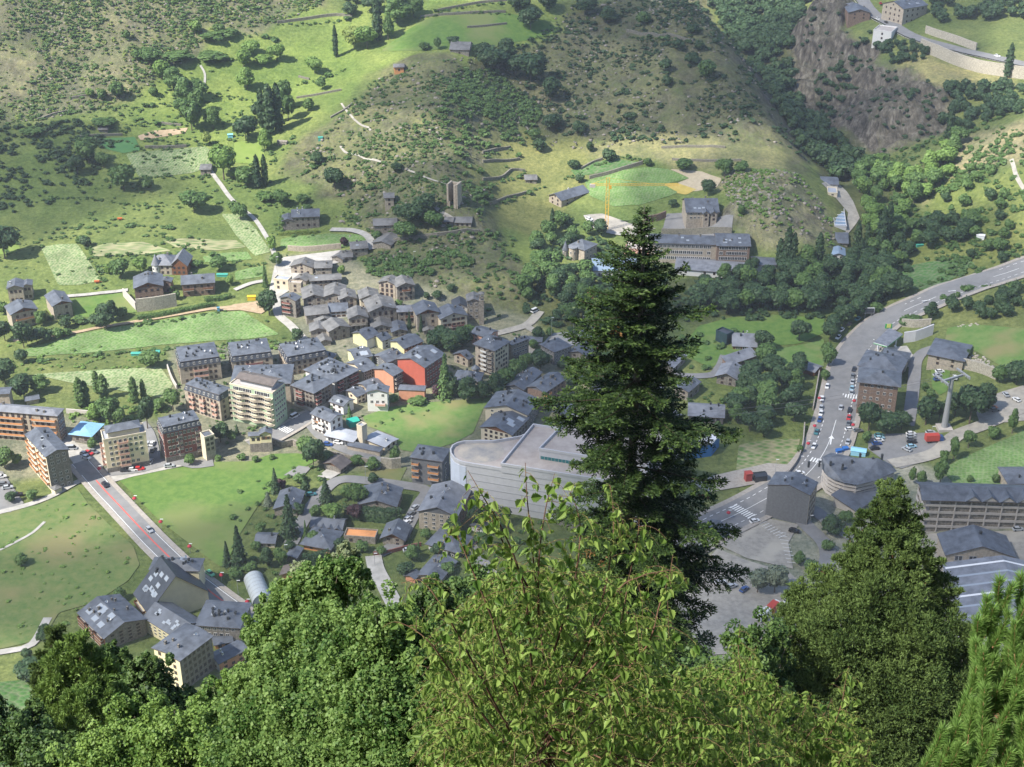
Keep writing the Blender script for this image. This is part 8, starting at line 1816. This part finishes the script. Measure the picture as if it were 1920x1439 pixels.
SM_[dead & (fr.rand(len(SP)) < .5)] = 2
def cards(P, D, L, w, rg, upb=.7):
 N = norm(np.array([0, 0, upb]) + rg.normal(size=P.shape) * .45); S_ = norm(np.cross(D, N))
 e = P + D * L[:, None]; wv = S_ * (w if np.ndim(w) == 0 else w[:, None])
 m_ = P + D * (L * .45)[:, None]
 V = np.stack([P - wv * .4, m_ - wv, e, m_ + wv], 1).reshape(-1, 3)
 return V, np.arange(len(V)).reshape(-1, 4)
V, F = cards(SP, SD, SL, .030, fr, 1.0)
me = mesh_np('crown', V, F, [fd, fl_, fb], mi=SM_); link('crown', me, root)
V, F = tubes(limbs, lr, 5); link('limbs', mesh_np('limbs', V, F, [flimb], smooth=True), root)
zz = np.linspace(-1, Ht, 40); tp = np.column_stack([np.sin(zz * .3) * .04, np.cos(zz * .4) * .04, zz]); tp[-1, :2] = 0
V, F = tubes([tp], [np.interp(zz, [0, Ht - .5, Ht], [.42, .03, .008])], 12); link('trunk', mesh_np('trunk', V, F, [fbark], smooth=True), root)
print('fir sprigs', len(SP))
# ---- birch leaves in the very front
def birch_leaves(P, D, N, S, mat, name, parent):
 """P base, D direction of the leaf axis, N rough normal, S length"""
 n = len(P); A = norm(np.cross(D, N)); N2 = np.cross(A, D)
 mid = [(0, 0, 0), (.3, 0, .02), (.62, 0, .0), (1.0, 0, -.10)]
 ed = [(.04, .16, .05), (.16, .36, .10), (.26, .30, .09), (.33, .40, .11), (.44, .30, .08), (.52, .31, .07), (.62, .20, .04), (.70, .19, .03), (.80, .09, -.01)]
 pts = mid + ed + [(a, -b_, c) for a, b_, c in ed]
 V = np.stack([P + D * (S * a)[:, None] + A * (S * b_)[:, None] + N2 * (S * c)[:, None] for a, b_, c in pts], 1)
 m = 9; q = []
 for s in (0, 1):
  o = 4 + m * s
  q += [(0, o, o + 1), (0, o + 1, 1), (1, o + 1, o + 2), (1, o + 2, o + 3), (1, o + 3, o + 4), (1, o + 4, 2), (2, o + 4, o + 5), (2, o + 5, o + 6), (2, o + 6, o + 7), (2, o + 7, o + 8), (2, o + 8, 3)]
 q = np.array(q); nv = len(pts)
 F = (q[None] + (np.arange(n) * nv)[:, None, None]).reshape(-1, 3)
 return link(name, mesh_np(name, V.reshape(-1, 3), F, [mat]), parent)
bl_ = leaf_mat('birch_leaf', (.075, .15, .024), (.27, .37, .09), .4, rough=.5, spec=.3, obj=0)
btw = noise_mat('birch_twig', (.07, .045, .03), (.15, .08, .05), 20, .8); bst = flat_mat('petiole', (.30, .33, .08), .6); btk = noise_mat('birch_bark', (.22, .09, .05), (.42, .20, .12), 9, .85)
def make_birch(name, label, base_px, stems, region, nfill, lsize, seed, tr_=(4.3, 6.2), mat=bl_, trunk_r=.035, side_len=(.07, .22)):
 rg = np.random.RandomState(seed)
 b0 = np.array(at_depth(*base_px)); gzb = slopez(b0[0], b0[1])
 root = thing(name, label, 'birch', (b0[0], b0[1], gzb)); O = np.array([b0[0], b0[1], gzb])
 paths, rad = [], []; LP, LD, LS = [], [], []; pet = []
 def leafy(C, sp, dens=1.0):
  seg = np.linalg.norm(np.diff(C, axis=0), axis=1); cum = np.concatenate([[0], np.cumsum(seg)]); Lt = cum[-1]
  n = max(1, int(Lt / sp * dens)); s = (np.arange(n) + rg.uniform(.1, .9, n)) * Lt / n
  p = np.stack([np.interp(s, cum, C[:, i]) for i in range(3)], 1)
  a = rg.uniform(0, 6.283, n); out = np.stack([np.cos(a), np.sin(a), rg.uniform(-.1, .5, n)], 1)
  pl = rg.uniform(.018, .034, n) * lsize / .05
  q = p + norm(out) * pl[:, None] * .7; e = q + np.array([0, 0, -1]) * (pl * .5)[:, None]
  dd = norm(np.stack([np.cos(a) * .55, np.sin(a) * .55, -rg.uniform(.35, 1.5, n)], 1) + rg.normal(size=(n, 3)) * .3)
  LP.append(e); LD.append(dd); LS.append(lsize * rg.uniform(.5, 1.2, n))
  for k in range(n): pet.append(np.array([p[k], q[k], e[k]]))
 W3 = lambda l: np.array([np.array(at_depth(*p)) for p in l])
 hub = W3([base_px])[0]
 trunkC = curve(np.vstack([[O + [0, 0, -.3]], (O + hub) / 2 + rg.normal(size=3) * .05, hub]), 14)
 for st in stems:
  C = curve(W3(st), 24); paths.append(C); rad.append(np.linspace(.006, .0013, len(C)) * lsize / .05)
  leafy(C[len(C) // 4:], .034 * lsize / .05)
  for k in range(3, len(C) - 1):
   if rg.rand() < .5:
    a = rg.uniform(0, 6.283); l = rg.uniform(*side_len) * (1 - .5 * k / len(C)); dd = np.array([math.cos(a), math.sin(a), rg.uniform(.1, .8)])
    s = np.linspace(0, 1, 6)[:, None]; c2 = C[k] + dd * s * l + np.array([0, 0, -1]) * s ** 2 * l * .8
    paths.append(c2); rad.append(np.linspace(.0015, .0007, 6) * lsize / .05); leafy(c2, .03 * lsize / .05)
 A = np.array(region); x0, y0 = A.min(0); x1, y1 = A.max(0); cnt = 0
 while cnt < nfill:
  px, py = rg.uniform(x0, x1), rg.uniform(y0, y1)
  if not inpoly(np.array([px]), np.array([py]), region)[0]: continue
  t = rg.uniform(*tr_); c = np.array(at_depth(px, py, t)); a = rg.uniform(0, 6.283); l = rg.uniform(.18, .42) * lsize / .05
  dd = np.array([math.cos(a), math.sin(a), rg.uniform(.2, 1.1)]); s = np.linspace(0, 1, 7)[:, None]
  c2 = c + dd * (s - .5) * l + np.array([0, 0, -1]) * (s - .3) ** 2 * l * 1.0
  paths.append(c2); rad.append(np.linspace(.0016, .0007, 7) * lsize / .05); leafy(c2, .026 * lsize / .05, 1.1); cnt += 1
  if rg.rand() < .04:
   f = np.linspace(0, 1, 8)[:, None]; lo = hub + np.array([0, 0, rg.uniform(0, .3)]); lim = lo * (1 - f) + c2[0] * f + np.array([0, 0, 1]) * (f * (1 - f)) * -.15
   paths.append(lim); rad.append(np.linspace(.006, .002, 8) * lsize / .05)
 sh = lambda X: X - O
 V, F = tubes([sh(p) for p in paths], rad, 4); link('twigs', mesh_np('twigs', V, F, [btw], smooth=True), root)
 V, F = tubes([sh(p) for p in pet], [np.array([.0009, .0008, .0007]) * lsize / .05] * len(pet), 3); link('leaf_stalks', mesh_np('leaf_stalks', V, F, [bst]), root)
 V, F = tubes([sh(trunkC)], [np.linspace(trunk_r * 1.3, trunk_r, len(trunkC))], 10); link('trunk', mesh_np('trunk', V, F, [btk], smooth=True), root)
 P, D, Sz = np.vstack(LP) - O, np.vstack(LD), np.concatenate(LS)
 N = norm(rg.normal(size=P.shape) * .8 + np.array([0, -.5, .5]))
 birch_leaves(P, D, N, Sz, mat, 'crown', root); print(name, len(P))
 return root
make_birch('birch_tree', 'young birch with large serrated leaves in the near foreground, centre', (1030, 1480, 5.0), [
  [(1030, 1460, 5.0), (1020, 1250, 4.9), (1000, 1050, 4.7), (988, 930, 4.6), (985, 868, 4.6)],
  [(1000, 1300, 4.9), (985, 1120, 4.6), (950, 1010, 4.5), (905, 930, 4.4), (877, 882, 4.4)],
  [(1010, 1200, 4.8), (1010, 1060, 4.6), (1022, 960, 4.6), (1040, 888, 4.6)],
  [(1030, 1250, 4.9), (1075, 1100, 4.7), (1088, 1000, 4.7), (1080, 950, 4.7), (1064, 915, 4.7)],
  [(1040, 1300, 4.9), (1120, 1150, 4.8), (1147, 1030, 4.8), (1150, 960, 4.8), (1144, 910, 4.8)],
  [(1040, 1330, 4.9), (1150, 1200, 4.8), (1180, 1080, 4.8), (1195, 1010, 4.8), (1199, 970, 4.8)],
  [(1060, 1300, 4.9), (1150, 1120, 4.7), (1200, 1082, 4.7), (1240, 1072, 4.7), (1266, 1068, 4.7)],
  [(1060, 1350, 4.9), (1200, 1230, 4.7), (1238, 1130, 4.7), (1255, 1080, 4.7), (1262, 1040, 4.7)],
  [(980, 1330, 4.9), (930, 1180, 4.6), (890, 1080, 4.5), (860, 1010, 4.5), (850, 985, 4.5)],
  [(960, 1380, 4.9), (880, 1230, 4.6), (830, 1140, 4.5), (790, 1090, 4.5), (752, 1094, 4.5)],
  [(950, 1400, 4.9), (860, 1280, 4.7), (810, 1210, 4.6), (775, 1180, 4.6), (750, 1168, 4.6)],
  [(1020, 1150, 4.8), (960, 1050, 4.6), (925, 980, 4.5), (900, 940, 4.5)]],
  [(845, 1160), (900, 1090), (960, 1050), (1030, 1035), (1100, 1060), (1150, 1100), (1190, 1120), (1235, 1150), (1235, 1230), (1260, 1260), (1400, 1300), (1450, 1400), (1450, 1500), (820, 1500), (800, 1350), (830, 1220)], 820, .037, 3, (4.5, 6.4))
make_birch('birch_tree', 'second birch with smaller leaves at the bottom right of the centre', (1420, 1500, 8.0), [
  [(1420, 1480, 8.0), (1400, 1330, 7.8), (1385, 1230, 7.7), (1388, 1170, 7.7)],
  [(1410, 1480, 8.0), (1395, 1300, 7.8), (1405, 1240, 7.7), (1422, 1205, 7.7)],
  [(1430, 1480, 8.0), (1440, 1360, 7.8), (1452, 1310, 7.7), (1458, 1280, 7.7)],
  [(1440, 1490, 8.0), (1540, 1400, 7.9), (1575, 1330, 7.8), (1585, 1280, 7.8), (1592, 1250, 7.8)],
  [(1400, 1480, 8.0), (1320, 1370, 7.9), (1260, 1290, 7.8), (1235, 1240, 7.8)],
  [(1440, 1490, 8.0), (1500, 1400, 7.9), (1545, 1340, 7.9), (1560, 1310, 7.9)]],
  [(1230, 1270), (1330, 1240), (1400, 1230), (1455, 1290), (1560, 1320), (1625, 1370), (1640, 1500), (1220, 1500)], 560, .043, 4, (7.4, 9.5), trunk_r=.05)
# ---- leafy crowns and pines further down the slope
def clouds(name, label, cat, lobes, n, mat, seed, leaf=.05, asp=1.0, trunk=None, needles=False, fill=.25, spread=.16, bkm=None, tw=.14):
 rg = np.random.RandomState(seed); P_, N_, S_ = [], [], []
 c0 = np.array(at_depth(*trunk)) if trunk else np.array(at_depth(lobes[0][0], lobes[0][1] + 60, lobes[0][4]))
 g = slopez(c0[0], c0[1]); root = thing(name, label, cat, (c0[0], c0[1], g)); O = np.array([c0[0], c0[1], g])
 area = np.array([l[2] * l[3] for l in lobes], float); k = area / area.sum(); limbs, rads = [], []
 topz = max(at_depth(l[0], l[1], c0[1] / raydir(l[0], l[1])[1]).z for l in lobes) - g
 for (x, y, rx, ry, t), w_ in zip(lobes, k):
  t = c0[1] / raydir(x, y)[1] + (t - (trunk[2] if trunk else t))
  s = FPX / t; c = np.array(at_depth(x, y, t)); r = np.array([rx / s, (rx + ry) / 2 / s * .9, ry / s])
  nc = max(8, int(w_ * n / (75 if needles else 110))); d_ = norm(rg.normal(size=(nc, 3))); q = rg.uniform(.3, 1.16, nc) ** .7
  cc = c + d_ * r * q[:, None] * rg.uniform(.85, 1.2, (nc, 1))
  cr = r.mean() * spread * 1.5 * rg.uniform(.5, 1.5, nc)
  m_ = int(w_ * n); kk = rg.randint(0, nc, m_)
  e = norm(rg.normal(size=(m_, 3))); rr = cr[kk] * rg.uniform(.35, 1.0, m_) ** .5
  p = cc[kk] + e * rr[:, None] * (np.array([1, 1, .8]) if needles else np.array([.85, .85, 1.3])); P_.append(p)
  N_.append(norm(e * .6 + d_[kk] * .35 + np.array([0, 0, .3]) + rg.normal(size=(m_, 3)) * .75)); S_.append(rg.uniform(.6, 1.25, m_) * leaf)
  for j in rg.choice(nc, min(nc, 5), replace=False):
   a = O + np.array([0, 0, max(.3, min(topz * .9, (cc[j][2] - g) * rg.uniform(.5, .85)))]); f = np.linspace(0, 1, 7)[:, None]
   limbs.append(a * (1 - f) + cc[j] * f + np.array([0, 0, .08]) * f * (1 - f) * np.linalg.norm(cc[j] - a)); rads.append(np.linspace(tw * .2, tw * .03, 7))
 P, N, Sz = np.vstack(P_) - O, np.vstack(N_), np.concatenate(S_)
 if needles:
  V, F = cards(P, norm(N + np.array([0, 0, .6])), Sz, Sz * .13, rg, .3)
  V2, F2 = cards(P, norm(N + rg.normal(size=N.shape) * .6 + np.array([0, 0, .5])), Sz, Sz * .13, rg, .3); F = np.vstack([F, F2 + len(V)]); V = np.vstack([V, V2])
 else: V, F = quads(P, N, Sz * .5, rg, asp)
 link('crown', mesh_np('crown', V, F, [mat]), root)
 zz = np.linspace(-1, topz * .93, 12); limbs = [l - O for l in limbs]
 V, F = tubes(limbs + [np.column_stack([np.sin(zz * .35) * tw * .8, np.cos(zz * .3) * tw * .8, zz])], rads + [np.linspace(tw, tw * .12, 12)], 6); link('trunk', mesh_np('trunk', V, F, [bkm or bark], smooth=True), root)
 return root
g1 = leaf_mat('leaf_fore', (.05, .115, .024), (.20, .30, .085), .4, obj=0, rough=.5, spec=.25, nz=.9); g2 = leaf_mat('leaf_fore_dark', (.03, .07, .018), (.10, .165, .042), .25, obj=0, nz=.5); g3 = leaf_mat('leaf_fore_yellow', (.06, .13, .022), (.19, .29, .065), .3, obj=0, nz=.6)
pn = leaf_mat('pine_needles', (.032, .062, .018), (.12, .175, .05), .18, obj=0, rough=.6, spec=.15, nz=.45); pn2 = leaf_mat('pine_needles_bright', (.065, .13, .025), (.18, .27, .065), .2, obj=0, nz=.5); pbark = noise_mat('pine_bark', (.20, .10, .06), (.36, .19, .11), 6, .9)
silv = leaf_mat('leaf_silver_fore', (.17, .21, .10), (.27, .31, .18), .3, obj=0)
clouds('birch_tree', 'leafy birch crown rising beside the lower lane', 'birch', [(640, 1085, 55, 38, 18), (600, 1120, 75, 50, 18), (550, 1170, 70, 60, 18), (500, 1200, 40, 50, 18), (590, 1220, 90, 70, 17), (520, 1280, 70, 70, 17), (600, 1320, 100, 80, 16), (480, 1340, 60, 90, 17), (540, 1410, 130, 70, 16)], 140000, g1, 11, .038, trunk=(600, 1420, 18))
clouds('birch_tree', 'rounder birch crown just left of the nearest birch', 'birch', [(715, 1165, 60, 50, 14), (750, 1220, 75, 65, 14), (680, 1240, 70, 70, 14), (730, 1310, 110, 80, 13.5), (810, 1300, 60, 80, 14), (670, 1360, 80, 70, 13.5), (780, 1400, 120, 80, 13), (660, 1440, 110, 60, 13)], 125000, g1, 12, .033, trunk=(730, 1430, 14))
clouds('bushy_tree', 'thin grey green bush at the top left of the birch crowns', 'tree', [(575, 1085, 40, 26, 22), (640, 1050, 42, 22, 22), (655, 1035, 22, 16, 22)], 6000, silv, 13, .055, trunk=(610, 1180, 22), tw=.07)
clouds('broadleaf_tree', 'dark leafy tree behind the birch twigs', 'tree', [(820, 1130, 50, 50, 26), (790, 1180, 50, 60, 26), (860, 1180, 60, 80, 26), (900, 1120, 60, 60, 28), (950, 1160, 60, 90, 28), (1000, 1250, 120, 120, 26), (870, 1300, 100, 120, 24)], 60000, g2, 14, .065, trunk=(900, 1380, 26))
clouds('pine_tree', 'big dark pine right of the fir', 'pine', [(1672, 935, 26, 42, 46), (1645, 975, 34, 36, 46), (1702, 985, 32, 40, 46), (1620, 1005, 30, 26, 46), (1670, 1040, 60, 44, 45), (1610, 1060, 42, 36, 45), (1732, 1058, 34, 36, 45), (1560, 1105, 66, 36, 45), (1650, 1110, 80, 50, 44), (1745, 1115, 50, 46, 45), (1500, 1130, 34, 28, 45), (1500, 1180, 56, 46, 44), (1580, 1190, 90, 60, 43), (1690, 1200, 90, 60, 43), (1780, 1190, 56, 50, 44), (1480, 1260, 50, 60, 43), (1560, 1290, 90, 70, 42), (1680, 1290, 110, 70, 42), (1780, 1280, 70, 70, 43), (1480, 1340, 60, 50, 43), (1620, 1380, 140, 70, 41), (1760, 1390, 90, 80, 42), (1660, 1440, 160, 50, 41)], 290000, pn, 15, .11, trunk=(1655, 1400, 46), needles=True, bkm=pbark, tw=.28, spread=.13)
clouds('broadleaf_tree', 'dark mixed foliage between the fir and the big pine', 'tree', [(1410, 1230, 60, 70, 40), (1440, 1300, 60, 70, 40), (1380, 1330, 90, 80, 38), (1460, 1190, 26, 40, 42), (1300, 1330, 90, 90, 36), (1480, 1400, 90, 60, 38)], 50000, g2, 16, .09, trunk=(1400, 1420, 40), tw=.2)
clouds('pine_tree', 'slender pine with a bare reddish trunk at the lower left', 'pine', [(150, 1215, 22, 26, 34), (120, 1250, 40, 30, 34), (180, 1260, 36, 28, 34), (110, 1300, 44, 34, 34), (165, 1320, 44, 40, 33), (205, 1310, 30, 30, 34), (120, 1370, 60, 40, 33), (190, 1390, 60, 44, 33)], 50000, pn2, 17, .12, trunk=(153, 1400, 34), needles=True, bkm=pbark, tw=.14)
clouds('broadleaf_tree', 'olive green tree in front of the grey flats, lower left', 'tree', [(205, 1235, 34, 26, 40), (225, 1270, 40, 40, 40), (200, 1300, 36, 50, 40), (285, 1250, 36, 26, 38), (270, 1290, 50, 40, 38), (310, 1330, 50, 50, 38)], 40000, g2, 18, .085, trunk=(240, 1390, 40), tw=.2)
clouds('broadleaf_tree', 'fresh green trees at the bottom edge, left of the birches', 'tree', [(260, 1370, 70, 60, 26), (340, 1400, 80, 60, 25), (420, 1370, 70, 60, 26), (450, 1300, 40, 50, 27), (400, 1320, 44, 40, 28), (200, 1430, 90, 50, 25), (480, 1440, 80, 60, 24)], 80000, g3, 19, .055, trunk=(330, 1430, 26), tw=.15)
clouds('broadleaf_tree', 'dark bushy tree in the bottom left corner', 'tree', [(30, 1400, 70, 50, 30), (90, 1420, 60, 60, 30), (60, 1350, 40, 36, 32), (-20, 1370, 50, 60, 31), (110, 1440, 80, 50, 29)], 45000, g2, 20, .07, trunk=(50, 1430, 30), tw=.16)
clouds('conifer_tree', 'dark little spruce left of the slender pine', 'conifer', [(105, 1190, 14, 26, 42), (100, 1235, 26, 30, 42), (95, 1280, 34, 34, 42)], 9000, pn, 22, .14, trunk=(100, 1320, 42), needles=True, tw=.14)
# ---- the near pine at the right edge: brushes of long needles
rg = np.random.RandomState(31); b0 = np.array(at_depth(1900, 1500, 7.5)); g = slopez(b0[0], b0[1]); root = thing('pine_tree', 'bright young pine with long needles at the right edge', 'pine', (b0[0], b0[1], g)); O = np.array([b0[0], b0[1], g])
tips = [(1875, 1088), (1898, 1100), (1914, 1082), (1851, 1122), (1834, 1165), (1862, 1140), (1890, 1150), (1930, 1120), (1830, 1205), (1832, 1248), (1813, 1310), (1796, 1362), (1768, 1368), (1766, 1424), (1780, 1400)]
reg = [(1850, 1170), (1870, 1130), (1940, 1120), (1960, 1500), (1770, 1500), (1785, 1420), (1812, 1370), (1835, 1260)]
A = np.array(reg)
while len(tips) < 150:
 x, y = rg.uniform(1760, 1960), rg.uniform(1120, 1490)
 if inpoly(np.array([x]), np.array([y]), reg)[0]: tips.append((x, y))
pa, ra = [], []; NP, ND, NL = [], [], []
for i, (x, y) in enumerate(tips):
 t = rg.uniform(6.6, 7.6) if i > 14 else 6.8; T1 = np.array(at_depth(x, y, t)); L = rg.uniform(.18, .34); a = rg.uniform(0, 6.28)
 T0 = T1 - np.array([math.cos(a) * .25, math.sin(a) * .25, 1]) * L; C = curve([T0, (T0 + T1) / 2 + np.array([math.cos(a), math.sin(a), 0]) * .01, T1], 10)
 pa.append(C); ra.append(np.linspace(.0035, .002, len(C)))
 hb = np.array([b0[0], b0[1], T0[2] - rg.uniform(.1, .5)]); f = np.linspace(0, 1, 6)[:, None]; (rg.rand() < .12) and (pa.append(hb * (1 - f) + T0 * f), ra.append(np.linspace(.008, .004, 6)))
 n = int(L * 3000); u = rg.uniform(0, 1, n); p = np.stack([np.interp(u, np.linspace(0, 1, len(C)), C[:, j]) for j in range(3)], 1)
 ax = norm(T1 - T0); e = norm(np.cross(rg.normal(size=(n, 3)), ax)); th = rg.uniform(.35, .95, n)[:, None]
 NP.append(p); ND.append(norm(ax * np.cos(th) + e * np.sin(th))); NL.append(rg.uniform(.04, .065, n))
P, D, L_ = np.vstack(NP) - O, np.vstack(ND), np.concatenate(NL)
V, F = cards(P, D, L_, .0017, rg, 0.1); nm = leaf_mat('pine_long_needles', (.11, .22, .045), (.24, .36, .10), .35, obj=0, rough=.5)
link('crown', mesh_np('crown', V, F, [nm]), root)
tz = np.linspace(-.3, at_depth(1885, 1130, 7.2).z - g, 12)
V, F = tubes([p - O for p in pa] + [np.column_stack([tz * 0, tz * 0, tz])], ra + [np.linspace(.06, .012, 12)], 5); link('trunk', mesh_np('trunk', V, F, [pbark], smooth=True), root)
# ------------------------------------------------------------------ clouds above the frame and the air
cm_ = bpy.data.materials.new('cloud'); cm_.use_nodes = True; n = cm_.node_tree.nodes; l = cm_.node_tree.links; n.clear()
o_ = n.new('ShaderNodeOutputMaterial'); mx = n.new('ShaderNodeMixShader'); tr = n.new('ShaderNodeBsdfTransparent'); df = n.new('ShaderNodeBsdfDiffuse'); df.inputs[0].default_value = (.9, .9, .92, 1)
mx.inputs[0].default_value = .31; l.new(tr.outputs[0], mx.inputs[1]); l.new(df.outputs[0], mx.inputs[2]); l.new(mx.outputs[0], o_.inputs[0])
cr_ = np.random.RandomState(9)
for (px, py, rx, ry, zc, lb) in ((30, 320, 95, 66, 590, 'small cloud shading the dark pasture on the left'), (1150, 140, 150, 95, 640, 'cloud shading the right part of the middle hill'), (1560, 150, 135, 160, 660, 'cloud shading the gorge'),
 (1620, 700, 150, 215, 620, 'broad cloud shading the main road and river wood'), (1010, 640, 70, 55, 600, 'cloud shading the upper middle of the town'), (620, 1090, 150, 50, 580, 'cloud shading the lower houses'), (1065, 885, 80, 52, 600, 'cloud shading the shopping centre'), (1800, 1100, 120, 60, 585, 'cloud shading the warehouses'), (780, 400, 70, 60, 600, 'cloudlet shading the ruined tower')):
 P = gp(px, py); c = P + SUN * ((zc - P.z) / SUN.z)
 V, F = sph((0, 0, 0), (1, 1, 1), 48, 24)
 a = np.arctan2(V[:, 1], V[:, 0]); ph = cr_.uniform(0, 6.28, 6)
 f = 1 + .16 * np.sin(3 * a + ph[0]) + .10 * np.sin(5 * a + ph[1]) + .06 * np.sin(9 * a + ph[2]) + .05 * np.sin(14 * a + ph[3])
 V = V * np.stack([rx * f, ry * f, 22 * (1 + .3 * np.sin(V[:, 0] * 7 + ph[4]) * np.cos(V[:, 1] * 6 + ph[5]))], 1)
 link('cloud', mesh_np('cloud', V, F, [cm_], smooth=True), None, tuple(c), kind='structure', label=lb, category='cloud')
hm = bpy.data.materials.new('haze'); hm.use_nodes = True; n = hm.node_tree.nodes; l = hm.node_tree.links; n.clear()
o_ = n.new('ShaderNodeOutputMaterial'); pv = n.new('ShaderNodeVolumePrincipled'); pv.inputs['Color'].default_value = (.82, .89, 1, 1); pv.inputs['Density'].default_value = .0001; pv.inputs['Anisotropy'].default_value = .1
l.new(pv.outputs[0], o_.inputs['Volume'])
zb = float(HH.min()) - 8; zt = max(float(HH.max()), CAMZ + 5) + 4
m = MB(); m.box((0, (GY[0] + GY[-1]) / 2, (zb + zt) / 2), (GX[-1] - GX[0] + 20, GY[-1] - GY[0] + 20, zt - zb)); m.build('haze', [hm], None, kind='stuff', label='thin summer haze in the valley air', category='haze')
print('haze', zb, zt)
